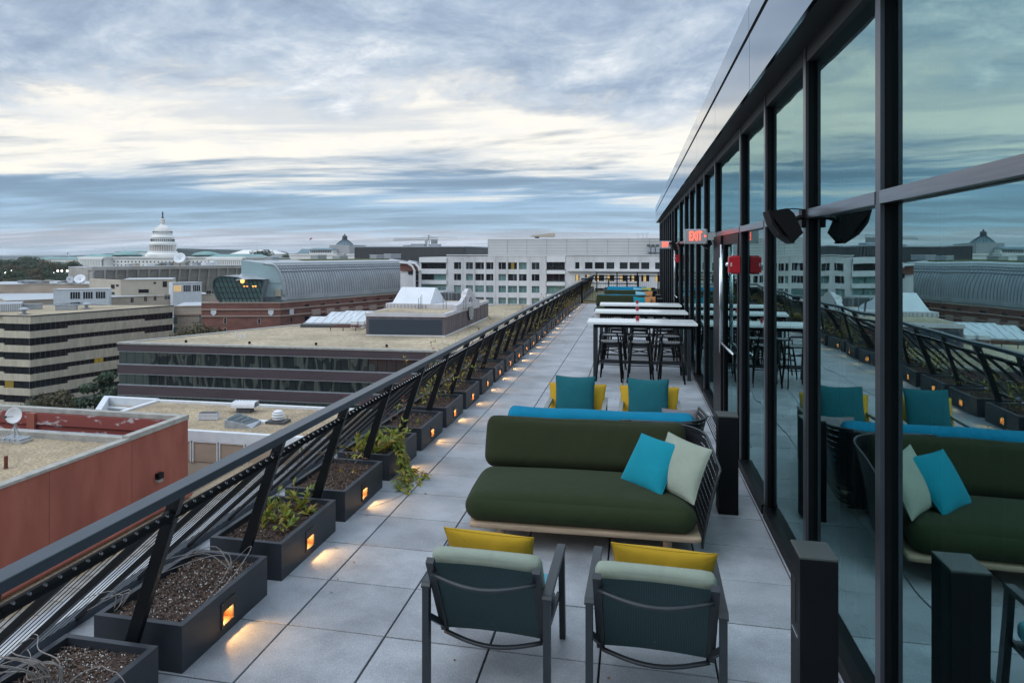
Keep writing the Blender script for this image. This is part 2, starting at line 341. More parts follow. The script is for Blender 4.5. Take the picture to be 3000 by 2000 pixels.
mat('dark_curb', (.06, .065, .07), .7, var=.3)
mat('rust', (.13, .04, .025), .85, var=.3)
mat('purple_brick', (.072, .050, .058), .85, var=.2, patch=.2, pscale=.15, scale=3, stretch=(1, 1, 5), world=True)
mat('purple_panel', (.095, .075, .085), .6, var=.35, scale=.5, stretch=(3, 3, .3), world=True)
mat('louver_blue', (.07, .09, .115), .5, metal=.3)
mat('pale_render', (.50, .49, .51), .7, var=.10, scale=.4, stretch=(1, 1, .4), world=True)
mat('beige_precast', (.50, .45, .35), .85, var=.07, patch=.14, pscale=.5, scale=.25, stretch=(2, 2, .5), world=True)
mat('beige_stone', (.41, .35, .28), .85, var=.12, scale=.2, world=True)
mat('beige_brick', (.41, .36, .285), .85, var=.06, scale=.3, world=True)
mat('tan_wall', (.36, .285, .22), .85, var=.15, scale=.15, stretch=(1, 1, 2), world=True)
mat('fin_concrete', (.36, .34, .31), .9, var=.14, scale=.12, stretch=(1, 1, 3), world=True)
mat('museum_brick', (.185, .080, .062), .85, var=.22, patch=.2, pscale=.12, scale=.35, detail=12, stretch=(1, 1, 2.5), world=True)
mat('sandstone_trim', (.36, .27, .225), .8, var=.1)
mat('teal_panel', (.30, .41, .43), .45, var=.06, scale=.3, world=True)
mat('zinc_seam', (.40, .43, .45), .42, metal=.45, var=.12, scale=.3, world=True)
mat('zinc_rib', (.27, .29, .31), .45, metal=.5, var=.1)
mat('white_concrete', (.60, .60, .61), .8, var=.07, patch=.16, pscale=.3, scale=.12, stretch=(1, 1, .3), world=True)
mat('white_spandrel', (.66, .67, .68), .75, var=.07, scale=.15, stretch=(1, 1, .3), world=True)
mat('penthouse_panel', (.47, .47, .46), .8, var=.05, scale=.15, world=True)
mat('panel_joint', (.20, .20, .20), .9)
mat('dark_ribbed', (.085, .085, .092), .7, var=.12, scale=.2, stretch=(8, 8, .2), world=True)
mat('sedum', (.085, .10, .018), .95, col2=(.17, .17, .05), scale=.35, detail=10, world=True)
mat('weedy_gravel', (.10, .085, .055), .95, col2=(.13, .13, .05), scale=2.2, detail=10, world=True)
mat('marble', (.74, .73, .70), .7, var=.05, scale=.05, world=True)
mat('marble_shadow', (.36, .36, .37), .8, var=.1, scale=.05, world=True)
mat('copper_green', (.17, .30, .29), .7, var=.15, scale=.04, world=True)
mat('bronze_dark', (.022, .030, .042), .6)
mat('dome_blue', (.10, .17, .20), .5, var=.15, scale=.1, world=True)
mat('warm_wall', (.46, .40, .36), .8)
glass_mat('city_glass', (.1, .1, .1), 1.9, (.75, .85, .88), wave=.004, wscale=.35, dark=(.020, .024, .028))
glass_mat('city_glass_teal', (.1, .1, .1), 1.9, (.75, .92, .9), wave=.01, wscale=.2, dark=(.13, .24, .235))
glass_mat('city_glass_dark', (.1, .1, .1), 1.5, (.7, .75, .8), dark=(.012, .012, .015))
glass_mat('mirror_glass', (.1, .1, .1), 3.2, (.62, .70, .70), wave=.06, wscale=.32, dark=(.030, .038, .040))
emis('window_lit_yellow', (.75, .55, .06), .16, (.05, .04, .01)); emis('window_lit_warm', (1.0, .66, .25), .5, (.2, .15, .08)); emis('lamp_warm', (1.0, .42, .10), 3.0); emis('street_lamp_glow', (1.0, .92, .80), 6.0)
mat('ground_dirt', (.10, .11, .085), .95, var=.25, scale=.01, world=True)
mat('asphalt', (.05, .05, .052), .9, world=True, scale=.2)
mat('hill_forest', (.030, .050, .040), .95, var=.4, scale=.02, world=True)
mat('lawn', (.05, .09, .03), .95, world=True, scale=.05)
mat('flag_cloth', (.32, .12, .14), .8, var=.3, scale=2)
mat('crane_paint', (.38, .40, .41), .6)

m = bpy.data.materials.new('haze_air'); m.use_nodes = True; MATS['haze_air'] = m
m.node_tree.nodes.remove(m.node_tree.nodes['Principled BSDF']); _v = m.node_tree.nodes.new('ShaderNodeVolumePrincipled')
_v.inputs['Color'].default_value = (.80, .90, 1.0, 1); _v.inputs['Density'].default_value = 0.00007; _v.inputs['Anisotropy'].default_value = .2
m.node_tree.links.new(_v.outputs[0], m.node_tree.nodes['Material Output'].inputs['Volume'])

# ---------------------------------------------------------------- mesh helpers
class MB:
    """collects shapes and links them as one mesh object"""
    def __init__(s): s.v, s.f, s.uv, s.sm = [], [], {}, False
    def quad(s, a, b, c, d, uv=None):
        n = len(s.v); s.v += [tuple(a), tuple(b), tuple(c), tuple(d)]; s.f.append((n, n + 1, n + 2, n + 3))
        if uv: s.uv[len(s.f) - 1] = uv
        return s
    def poly(s, pts):
        n = len(s.v); s.v += [tuple(p) for p in pts]; s.f.append(tuple(range(n, n + len(pts)))); return s
    def hexa(s, p):                      # 8 corners: bottom ring 0-3, top ring 4-7
        n = len(s.v); s.v += [tuple(q) for q in p]
        for f in ((3, 2, 1, 0), (4, 5, 6, 7), (0, 1, 5, 4), (1, 2, 6, 5), (2, 3, 7, 6), (3, 0, 4, 7)): s.f.append(tuple(n + i for i in f))
        return s
    def box(s, x0, x1, y0, y1, z0, z1):
        return s.hexa([(x0, y0, z0), (x1, y0, z0), (x1, y1, z0), (x0, y1, z0), (x0, y0, z1), (x1, y0, z1), (x1, y1, z1), (x0, y1, z1)])
    def cbox(s, x0, x1, y0, y1, z0, z1, r=.004):     # box with chamfered upright and top edges
        xs, ys = (x0, x1), (y0, y1); n = len(s.v)
        def ring(i, z): return [(x0 + i, y0, z), (x1 - i, y0, z), (x1, y0 + i, z), (x1, y1 - i, z), (x1 - i, y1, z), (x0 + i, y1, z), (x0, y1 - i, z), (x0, y0 + i, z)]
        rings = [ring(r, z0), ring(r, z1 - r), [(min(max(x, x0 + r), x1 - r), min(max(y, y0 + r), y1 - r), z1) for x, y, _ in ring(r * 1.6, z1)]]
        for q in rings: s.v += q
        for k in range(2):
            for i in range(8):
                j = (i + 1) % 8; s.f.append((n + k * 8 + i, n + k * 8 + j, n + k * 8 + 8 + j, n + k * 8 + 8 + i))
        s.f.append(tuple(n + 16 + i for i in range(8))); s.f.append(tuple(n + i for i in reversed(range(8))))
        return s
    def prism(s, poly, z0, z1):          # vertical prism from an xy polygon
        n = len(s.v); k = len(poly)
        a = sum(poly[i][0] * poly[(i + 1) % k][1] - poly[(i + 1) % k][0] * poly[i][1] for i in range(k))
        if a < 0: poly = poly[::-1]
        s.v += [(p[0], p[1], z0) for p in poly] + [(p[0], p[1], z1) for p in poly]
        s.f.append(tuple(n + i for i in reversed(range(k)))); s.f.append(tuple(n + k + i for i in range(k)))
        for i in range(k): j = (i + 1) % k; s.f.append((n + i, n + j, n + k + j, n + k + i))
        return s
    def tube(s, pts, r, n=8, cap=True, r2=None, flat=1.0):
        pts = [Vector(p) for p in pts]; base = len(s.v); up0 = None; m = len(pts)
        for i, p in enumerate(pts):
            d = (pts[min(i + 1, m - 1)] - pts[max(i - 1, 0)]).normalized()
            ref = Vector((0, 0, 1)) if abs(d.z) < .95 else Vector((1, 0, 0))
            if up0 is None: a = d.cross(ref).normalized()
            else: a = (up0 - d * up0.dot(d)).normalized()
            up0 = a; b = d.cross(a)
            rr = r if r2 is None else r + (r2 - r) * i / max(1, m - 1)
            for k in range(n):
                t = 2 * math.pi * k / n; s.v.append(tuple(p + a * rr * math.cos(t) + b * rr * flat * math.sin(t)))
        for i in range(m - 1):
            for k in range(n):
                q = (k + 1) % n; s.f.append((base + i * n + k, base + i * n + q, base + (i + 1) * n + q, base + (i + 1) * n + k))
        if cap: s.f.append(tuple(base + k for k in reversed(range(n)))); s.f.append(tuple(base + (m - 1) * n + k for k in range(n)))
        return s
    def lathe(s, prof, c=(0, 0, 0), n=24):   # profile of (radius, z) bottom to top
        base = len(s.v)
        for r, z in prof:
            for k in range(n):
                t = 2 * math.pi * k / n; s.v.append((c[0] + r * math.cos(t), c[1] + r * math.sin(t), c[2] + z))
        for i in range(len(prof) - 1):
            for k in range(n):
                q = (k + 1) % n; s.f.append((base + i * n + k, base + i * n + q, base + (i + 1) * n + q, base + (i + 1) * n + k))
        s.f.append(tuple(base + k for k in reversed(range(n)))); s.f.append(tuple(base + (len(prof) - 1) * n + k for k in range(n)))
        return s
    def beam(s, a, b, wd, th, side=(0, 1, 0)):   # rectangular bar from a to b; width wd along side
        a, b = Vector(a), Vector(b); d = (b - a).normalized(); sd = Vector(side); sd = (sd - d * sd.dot(d)).normalized(); u = d.cross(sd)
        p = []
        for e in (a, b):
            for i, j in ((-1, -1), (1, -1), (1, 1), (-1, 1)): p.append(e + sd * wd / 2 * i + u * th / 2 * j)
        return s.hexa(p)
    def rbox(s, cx, cy, cz, w, d, h, r, n=10, puff=0.0, sag=0.0, ear=0.0):   # rounded, slightly inflated cushion
        base = len(s.v); g = {}
        iw, idp, ih = w / 2 - r, d / 2 - r, h / 2 - r
        def put(a, b, c):
            key = (round(a, 5), round(b, 5), round(c, 5))
            if key in g: return g[key]
            P = Vector((a * w / 2, b * d / 2, c * h / 2)); q = Vector((max(-iw, min(iw, P.x)), max(-idp, min(idp, P.y)), max(-ih, min(ih, P.z))))
            e = P - q; P = q + e.normalized() * r if e.length > 1e-6 else P
            k = (1 - a * a) * (1 - b * b); P.z += (puff * k if c > 0 else -sag * k) * (1 if abs(c) > .5 else abs(c))
            if c > 0: P.z += ear * (abs(a) ** 4 - .25 + .12 * math.sin(7 * a)) * c
            kx = (1 - b * b) * (1 - c * c); P.x += (1 if a > 0 else -1) * puff * .35 * kx * (abs(a) > .5)
            ky = (1 - a * a) * (1 - c * c); P.y += (1 if b > 0 else -1) * puff * .5 * ky * (abs(b) > .5)
            g[key] = len(s.v); s.v.append((P.x + cx, P.y + cy, P.z + cz)); return g[key]
        ss = [math.sin(math.pi / 2 * (-1 + 2 * i / n)) for i in range(n + 1)]
        for ax in range(3):
            for sg in (-1, 1):
                for i in range(n):
                    for j in range(n):
                        q = []
                        for a, b in ((ss[i], ss[j]), (ss[i + 1], ss[j]), (ss[i + 1], ss[j + 1]), (ss[i], ss[j + 1])):
                            t = [a, b]; t.insert(ax, sg); q.append(put(*t))
                        if (sg > 0) == (ax == 1): q.reverse()
                        s.f.append(tuple(q))
        s.sm = True; return s
    def pillow(s, c, th, n=12, pinch=.07):   # c: four corners (bl, br, tr, tl); knife-edge scatter cushion
        c = [Vector(p) for p in c]; nr = (c[1] - c[0]).cross(c[3] - c[0]).normalized()
        cen = sum(c, Vector()) / 4
        for sd in (1, -1):
            base = len(s.v)
            for i in range(n + 1):
                for j in range(n + 1):
                    u, v = -1 + 2 * i / n, -1 + 2 * j / n
                    u, v = math.sin(u * math.pi / 2), math.sin(v * math.pi / 2)
                    uu, vv = u * (1 - pinch * (1 - v * v)), v * (1 - pinch * (1 - u * u))
                    p = c[0] * (1 - uu) * (1 - vv) / 4 + c[1] * (1 + uu) * (1 - vv) / 4 + c[2] * (1 + uu) * (1 + vv) / 4 + c[3] * (1 - uu) * (1 + vv) / 4
                    k = max(0, (1 - u * u) * (1 - v * v)) ** .45
                    wob = 1 + .10 * math.sin(3.1 * u + 2 * v) * (1 - k)
                    s.v.append(tuple(p + nr * sd * th / 2 * k * wob))
            for i in range(n):
                for j in range(n):
                    a = base + i * (n + 1) + j; q = (a, a + n + 1, a + n + 2, a + 1)
                    s.f.append(q if sd > 0 else q[::-1])
        s.sm = True; return s
    def grid(s, fn, nu, nv, uv=True):
        base = len(s.v)
        for i in range(nu + 1):
            for j in range(nv + 1): s.v.append(tuple(fn(i / nu, j / nv)))
        for i in range(nu):
            for j in range(nv):
                a = base + i * (nv + 1) + j; s.f.append((a, a + nv + 1, a + nv + 2, a + 1))
                if uv: s.uv[len(s.f) - 1] = [(i / nu, j / nv), ((i + 1) / nu, j / nv), ((i + 1) / nu, (j + 1) / nv), (i / nu, (j + 1) / nv)]
        return s
    def mesh(s, name, smooth=None):
        me = bpy.data.meshes.new(name); me.from_pydata(s.v, [], s.f)
        if s.uv:
            l = me.uv_layers.new(name='UVMap').data
            for fi, uvs in s.uv.items():
                for k, li in enumerate(me.polygons[fi].loop_indices): l[li].uv = uvs[k]
        if smooth or (smooth is None and s.sm):
            me.polygons.foreach_set('use_smooth', [True] * len(me.polygons))
        me.update(); return me
    def build(s, name, m, parent=None, world=False, smooth=None, **tags):
        me = s.mesh(name, smooth); me.materials.append(MATS[m])
        return link(name, me, parent, world, **tags)
def tag(o, label=None, cat=None, group=None, kind=None):
    if label: o['label'] = label
    if cat: o['category'] = cat
    if group: o['group'] = group
    if kind: o['kind'] = kind
    return o
def link(name, me, parent=None, world=False, **tags):
    o = bpy.data.objects.new(name, me); COL.objects.link(o)
    if parent is not None:
        o.parent = parent
        if world: o.location = -wloc(parent)
    return tag(o, **tags)
def wloc(o):
    v = Vector(o.location)
    while o.parent: o = o.parent; v = v + o.location
    return v
def thing(name, loc, rz=0.0, label=None, cat=None, group=None, kind=None):
    o = bpy.data.objects.new(name, None); COL.objects.link(o); o.empty_display_size = .1
    o.location = loc; o.rotation_euler = (0, 0, rz)
    return tag(o, label, cat, group, kind)
def dup(o, loc=None, rz=None, parent=None, top=True, **tags):
    c = o.copy(); COL.objects.link(c); c.parent = parent
    if loc is not None: c.location = loc
    if rz is not None: c.rotation_euler = (0, 0, rz)
    tag(c, **tags)
    for ch in list(o.children): dup(ch, parent=c, top=False)
    return c
UNIT = {}
def unit_box(m):
    if m not in UNIT:
        me = MB().box(-.5, .5, -.5, .5, -.5, .5).mesh('unit_block'); me.materials.append(MATS[m]); UNIT[m] = me
    return UNIT[m]
def ublock(name, m, parent, cen, size, rz=0.0, **tags):     # shared unit cube, placed and scaled; cen in world coordinates
    o = bpy.data.objects.new(name, unit_box(m)); COL.objects.link(o)
    if parent is not None: o.parent = parent; o.location = Vector(cen) - wloc(parent)
    else: o.location = cen
    o.scale = size; o.rotation_euler = (0, 0, rz)
    return tag(o, **tags)
ORD = ['zeroth', 'first', 'second', 'third', 'fourth', 'fifth', 'sixth', 'seventh', 'eighth', 'ninth', 'tenth', 'eleventh', 'twelfth', 'thirteenth', 'fourteenth', 'fifteenth', 'sixteenth', 'seventeenth', 'eighteenth', 'nineteenth', 'twentieth',
       'twenty-first', 'twenty-second', 'twenty-third', 'twenty-fourth', 'twenty-fifth', 'twenty-sixth', 'twenty-seventh', 'twenty-eighth', 'twenty-ninth', 'thirtieth', 'thirty-first', 'thirty-second', 'thirty-third', 'thirty-fourth', 'thirty-fifth', 'thirty-sixth', 'thirty-seventh', 'thirty-eighth', 'thirty-ninth', 'fortieth']
# ================================================================ TERRACE
T = .622; XJ = -2.05; YJ = 4.065
floor = thing('terrace_floor', (0, 0, 0), kind='structure')
MB().box(-3.42, 1.12, -4, 46, -.40, -.034).build('deck_slab', 'deck_membrane', floor)
g = .006
tile = MB().cbox(-T / 2 + g, T / 2 - g, -T / 2 + g, T / 2 - g, -.03, 0, .0018).mesh('paver'); tile.materials.append(MATS['paver_concrete'])
rest = MB(); n_t = 0
for k in range(-12, 48):
    for c in range(-2, 5):
        x, y = XJ + (c + .5) * T, YJ + (k + .5) * T
        if y > 33.6: continue
        if c >= -1 and -3 <= k <= 46 and n_t < 300 and not (c == -1 and k > 38):
            o = link('paver', tile, floor); o.location = (x, y, random.uniform(-.0012, .0012)); n_t += 1
        else: rest.cbox(x - T / 2 + g, x + T / 2 - g, y - T / 2 + g, y + T / 2 - g, -.03, 0, .004)
rest.build('paver_field', 'paver_concrete', floor, kind='stuff')
MB().box(1.064, 1.12, -4, 33.5, -.03, -.001).build('paver_strip', 'paver_concrete', floor)
MB().box(-3.40, 1.12, 33.62, 45.6, -.034, .0).build('gravel_bed', 'weedy_gravel', floor)
MB().box(-3.52, -3.42, -4, 46, -.45, .004).build('edge_strip', 'deck_edge', floor)
grate = thing('floor_grate', (1.02, 9.8, 0), label='slotted metal threshold grate set in the paving beside the nearest glass door', cat='grate')
gb = MB()
for k in range(7): gb.box(.955 + k * .0215, .965 + k * .0215, 8.98, 10.57, -.002, .006)
gb.build('bar', 'bright_steel', grate, world=True)
MB().box(.948, .954, 8.97, 10.58, -.002, .008).box(1.096, 1.102, 8.97, 10.58, -.002, .008).box(.955, 1.095, 8.97, 8.979, -.002, .008).box(.955, 1.095, 10.571, 10.58, -.002, .008).build('frame', 'bright_steel', grate, world=True)

# ---------------------------------------------------------------- planters with recessed lamps
PY0, PITCH, PL, PW, PH = 2.33, 1.13, .93, .55, .255
def planter_proto():
    root = thing('planter_box', (-2.36, PY0, 0))
    b = MB(); t = .035
    b.box(-PW, -t, 0, t, 0, PH); b.box(-PW, -t, PL - t, PL, 0, PH); b.box(-PW, -PW + t, t, PL - t, 0, PH)
    y0, y1, z0, z1 = .395, .505, .062, .140            # inner wall in four pieces round the lamp opening
    b.box(-t, 0, 0, y0, 0, PH); b.box(-t, 0, y1, PL, 0, PH); b.box(-t, 0, y0, y1, 0, z0); b.box(-t, 0, y0, y1, z1, PH)
    me = b.mesh('box'); bm = bmesh.new(); bm.from_mesh(me); bmesh.ops.remove_doubles(bm, verts=bm.verts, dist=1e-5); bm.to_mesh(me); bm.free()
    me.materials.append(MATS['planter_paint']); link('box', me, root)
    fr = MB(); fz0, fz1, fy0, fy1 = .045, .196, .374, .526
    fr.box(0, .006, fy0, y0, fz0, fz1).box(0, .006, y1, fy1, fz0, fz1).box(0, .006, y0, y1, fz0, z0).box(0, .006, y0, y1, z1, fz1)
    f = fr.build('light_fitting', 'fitting_frame', root)
    rc = MB(); rx = -.060; ya, yb, za, zb = y0, y1, z0, z1; y0, y1, z0, z1 = y0 + .0015, y1 - .0015, z0 + .0015, z1 - .0015
    rc.quad((rx, y0, z0), (rx, y1, z0), (rx, y1, z1), (rx, y0, z1)).quad((rx, y0, z0), (0, y0, z0), (0, y0, z1), (rx, y0, z1)).quad((rx, y1, z0), (0, y1, z0), (0, y1, z1), (rx, y1, z1))
    rc.quad((rx, y0, z0), (0, y0, z0), (0, y1, z0), (rx, y1, z0)).quad((rx, y0, z1), (0, y0, z1), (0, y1, z1), (rx, y1, z1))
    rc.build('recess', 'copper_recess', f); y0, y1, z0, z1 = ya, yb, za, zb
    MB().box(-.018, -.006, y0 + .008, y1 - .008, z1 - .007, z1 - .002).build('lamp_strip', 'lamp_strip', f)
    sc = MB()
    for yy in (fy0 + .010, fy1 - .010):
        for zz in (fz0 + .010, fz1 - .010): sc.tube([(.006, yy, zz), (.0085, yy, zz)], .0035, 6)
    sc.build('screw', 'bright_steel', f, kind='stuff')
    return root
def soil_mesh(seed, chips, perl):
    rd = random.Random(seed); m = MB()
    hs = {}
    def fn(u, v): return (-PW + .036 + u * (PW - .073), .036 + v * (PL - .073), .205 + rd.uniform(-.008, .012) + .012 * math.sin(3 * u + seed) * math.cos(4 * v))
    m.grid(fn, 16, 26, uv=False)
    me = m.mesh('soil'); me.materials.append(MATS['mulch_soil'])
    c = MB()
    for _ in range(chips):
        p = Vector((-PW + .045 + rd.random() * (PW - .09), .045 + rd.random() * (PL - .09), .212 + rd.random() * .012)); a = rd.random() * 6.28
        d = Vector((math.cos(a), math.sin(a), rd.uniform(-.35, .35))) * rd.uniform(.008, .026); e = Vector((-math.sin(a), math.cos(a), rd.uniform(-.3, .3))) * rd.uniform(.002, .006)
        n = len(c.v); c.v += [tuple(p - d), tuple(p + e + Vector((0, 0, .003))), tuple(p + d), tuple(p - e)]; c.f.append((n, n + 1, n + 2, n + 3))
    cm = c.mesh('mulch'); cm.materials.append(MATS['mulch_chip'])
    q = MB()
    for _ in range(perl):
        p = (-PW + .05 + rd.random() * (PW - .1), .05 + rd.random() * (PL - .1)); s = rd.uniform(.0012, .0030); q.box(p[0] - s, p[0] + s, p[1] - s, p[1] + s, .214, .218 + s)
    qm = None
    if perl: qm = q.mesh('perlite'); qm.materials.append(MATS['perlite'])
    return me, cm, qm
SOILS = [soil_mesh(1, 2600, 420), soil_mesh(2, 3000, 620), soil_mesh(3, 3000, 40), soil_mesh(4, 3000, 30), soil_mesh(5, 900, 0), soil_mesh(6, 900, 0)]
proto = planter_proto()
N_PL = 38
BOXES = [proto] + [dup(proto, loc=(-2.36, PY0 + PITCH * i, 0)) for i in range(1, N_PL)]
for i in range(N_PL):
    y = PY0 + PITCH * i
    what = {0: 'holding tangled grey twigs', 1: 'with a bent bare stem', 2: 'with a low green vine', 3: 'with a withered vine', 4: 'whose vine spills over'}.get(i, 'along the railing')
    lab = '%s charcoal planter box from the camera, lamp in side, %s' % (ORD[i + 1], what)
    if y > 33.5: lab = '%s charcoal planter box from the camera, standing beyond the far gate' % ORD[i + 1]
    o = BOXES[i]
    tag(o, lab, 'planter', 'planter boxes along the railing')
    s = SOILS[[1, 0, 2, 3][i] if i < 4 else 4 + i % 2]
    so = link('soil', s[0], o); link('mulch', s[1], so, kind='stuff')
    if s[2]: link('perlite', s[2], so, kind='stuff')
    if y < 34:
        ld = bpy.data.lights.new('lamp_light', 'AREA'); ld.shape = 'RECTANGLE'; ld.size = .012; ld.size_y = .055; ld.energy = 2.5; ld.color = (1.0, .55, .20)
        lo = bpy.data.objects.new('lamp_light', ld); COL.objects.link(lo); lo.parent = o; lo.location = (-.053, .45, .124); lo.rotation_euler = (0, R(-62), 0)

# ---------------------------------------------------------------- vines and twigs growing in the planters
def leaf(m, p, d, ln, rd):
    d = d.normalized(); sd = d.cross(Vector((0, 0, 1)) + Vector((rd.uniform(-.6, .6), rd.uniform(-.6, .6), 0)));
    if sd.length < 1e-3: sd = Vector((1, 0, 0))
    sd.normalize(); up = sd.cross(d); wd = ln * rd.uniform(.13, .2); n = len(m.v)
    mid = p + d * ln * .45 - up * ln * .05; tip = p + d * ln - up * ln * rd.uniform(.05, .25)
    m.v += [tuple(p), tuple(mid + sd * wd + up * wd * .35), tuple(tip), tuple(mid - sd * wd + up * wd * .35), tuple(mid)]
    m.f += [(n, n + 1, n + 4), (n + 1, n + 2, n + 4), (n, n + 4, n + 3), (n + 4, n + 2, n + 3)]
def walk(rd, p, d, n, step, droop, wig, zmin=None):
    pts = [Vector(p)]; d = Vector(d).normalized()
    for _ in range(n):
        d = (d + Vector((rd.uniform(-wig, wig), rd.uniform(-wig, wig), rd.uniform(-wig, wig) - droop))).normalized(); q = pts[-1] + d * step
        if zmin is not None and q.z < zmin: q.z = zmin + rd.random() * .004; d.z = abs(d.z) * .1
        pts.append(q)
    return pts
def smooth_path(p, n=5):
    o = []
    for i in range(len(p) - 1):
        a, b, c, d = p[max(i - 1, 0)], p[i], p[i + 1], p[min(i + 2, len(p) - 1)]
        for k in range(n):
            t = k / n; o.append(.5 * ((2 * b) + (c - a) * t + (2 * a - 5 * b + 4 * c - d) * t * t + (3 * b - a - 3 * c + d) * t ** 3))
    return o + [p[-1]]
def plant(name, y, x, stems, label, seed, leafmats=None, per=3, ln=.055, stem_m='stem_brown', r=.0028, group='vines growing in the planter boxes', cat='vine', drawn=None):
    rd = random.Random(seed); root = thing(name, (x, y, .205), label=label, cat=cat, group=group)
    st = MB(); lv = [MB() for _ in (leafmats or [])]
    paths = drawn or []
    for (ox, oy, d, n, step, droop, wig, lf) in stems:
        paths = paths + [(walk(rd, (x + ox, y + oy, .205), d, n, step, droop, wig, None if ox is None else (.008 if d[2] < .2 else .21)), lf)]
    for pts, lf in paths:
        pts = smooth_path([Vector(p) for p in pts]) if len(pts) < 7 else [Vector(p) for p in pts]
        st.tube(pts, r, 5, r2=r * .45)
        if lf and leafmats:
            for i in range(1, len(pts)):
                if rd.random() > lf: continue
                for _ in range(rd.randint(1, per)):
                    dr = (pts[i] - pts[i - 1]).normalized() + Vector((rd.uniform(-1, 1), rd.uniform(-1, 1), rd.uniform(-.5, .7)))
                    leaf(rd.choice(lv), pts[i], dr, ln * rd.uniform(.6, 1.2), rd)
    st.build('stem', stem_m, root, world=True)
    for m, k in zip(lv, leafmats or []):
        if m.v: m.build('foliage', k, root, world=True)
    return root
rd = random.Random(11)
def up_stems(n, rd, lf, spread=.22, ln=(5, 9), lean=(-.5, 0, .9), step=.05, droop=.10):
    return [(rd.uniform(-spread, spread * .6), rd.uniform(-.3, .3), (lean[0] + rd.uniform(-.5, .5), lean[1] + rd.uniform(-.6, .6), lean[2] + rd.uniform(-.3, .3)), rd.randint(*ln), step, droop, .35, lf) for _ in range(n)]
# nearest box: a knot of pale bare twigs arching out towards the cables
tw = []
for k in range(12):
    a0 = Vector((-2.63 + rd.uniform(-.02, .02), 2.86 + rd.uniform(-.04, .03), .21)); pk = Vector((-2.78 + rd.uniform(-.12, .14), 2.86 + rd.uniform(-.16, .16), .30 + rd.uniform(.0, .12))); en = pk + Vector((rd.uniform(-.32, -.02), rd.uniform(-.35, .25), rd.uniform(-.14, .03)))
    tw.append(([a0, a0.lerp(pk, .5) + Vector((.06, 0, .05)), pk, pk.lerp(en, .5) + Vector((0, .02, .02)), en], 0))
plant('bare_vine', 2.86, -2.63, [(.02, .0, (.6, .3, .5), 9, .05, .16, .3, 0), (.05, -.1, (.4, -.5, .5), 8, .05, .18, .3, 0)], 'tangle of bare grey twigs arching out of the nearest planter box', 21, stem_m='twig_grey', r=.0040, drawn=tw)
tw = []
for k in range(4):
    a0 = Vector((-2.52, 4.22, .21)); pk = Vector((-2.62 + rd.uniform(-.08, .05), 4.2 + rd.uniform(-.1, .1), .30 + rd.uniform(0, .03))); en = Vector((-2.92 + rd.uniform(-.05, .03), 4.0 + rd.uniform(-.2, .1), .28 + rd.uniform(-.02, .03)))
    tw.append(([a0, pk, pk.lerp(en, .5) + Vector((0, .03, .015)), en], 0))
tw.append(([(-2.52, 4.22, .27), (-2.50, 4.08, .22), (-2.44, 3.86, .235), (-2.42, 3.74, .22)], 0)); tw.append(([(-2.42, 3.74, .22), (-2.36, 3.95, .30), (-2.38, 4.2, .36), (-2.46, 4.33, .33), (-2.55, 4.30, .24)], 0))
for k in range(4):
    a0 = Vector((-2.88, 3.62 + rd.uniform(-.05, .05), .21)); pk = Vector((-2.80 + rd.uniform(-.1, .05), 3.58 + rd.uniform(-.08, .12), .33 + rd.uniform(-.05, .05))); en = pk + Vector((rd.uniform(-.2, .05), rd.uniform(-.2, .15), rd.uniform(-.15, -.02)))
    tw.append(([a0, pk, en], 0))
plant('bare_vine', 4.2, -2.55, [], 'thin bare stems looping over the dark soil of the second planter box', 22, stem_m='twig_grey', r=.0034, drawn=tw)
plant('leafy_vine', 5.15, -2.62, up_stems(22, rd, .75, spread=.20, ln=(3, 7), lean=(.0, .15, .45), step=.036, droop=.16), 'low green vine with narrow leaves filling the third planter box', 23, ['leaf_green', 'leaf_green', 'leaf_yellow'], 3, .075)
plant('withered_vine', 6.30, -2.62, up_stems(16, rd, .22, spread=.22, ln=(6, 12), lean=(-.55, .1, .9), step=.05, droop=.05), 'withered brown vine with few yellow leaves in the fourth planter box', 24, ['leaf_dry', 'leaf_yellow'], 2, .075)
trail = []
for k in range(13):
    p0 = Vector((-2.55 + rd.uniform(-.1, .1), 7.15 + rd.uniform(-.2, .25), .25)); sx = rd.uniform(-.10, .10); en = Vector((-2.16 + rd.uniform(-.08, .10), 6.93 + rd.uniform(-.28, .22), .03))
    trail.append(([p0, Vector((-2.40, p0.y - .03, .33 + rd.uniform(0, .05))), Vector((-2.31, 7.05 + sx, .24)), Vector((-2.25, 7.0 + sx, .12)), en, en + Vector((.05, -.10, -.018))], .95))
trail.append(([(-2.2, 6.75, .01), (-2.1, 6.55, .008), (-2.16, 6.3, .008), (-2.32, 6.0, .008)], 0))
plant('leafy_vine', 7.25, -2.6, up_stems(28, rd, .8, spread=.22, ln=(3, 8), lean=(.1, -.05, .5), step=.042, droop=.14), 'bushy yellow-green vine spilling from the fifth planter box onto the paving', 25, ['leaf_green', 'leaf_yellow', 'leaf_green'], 3, .085, drawn=trail)
VINES = []
specs = [('withered_vine', ['leaf_green', 'leaf_yellow'], 12, .35), ('red_leaved_vine', ['leaf_red', 'leaf_dry'], 10, .4), ('leafy_vine', ['leaf_yellow', 'leaf_green'], 22, .6), ('withered_vine', ['leaf_dry', 'leaf_yellow'], 16, .5)]
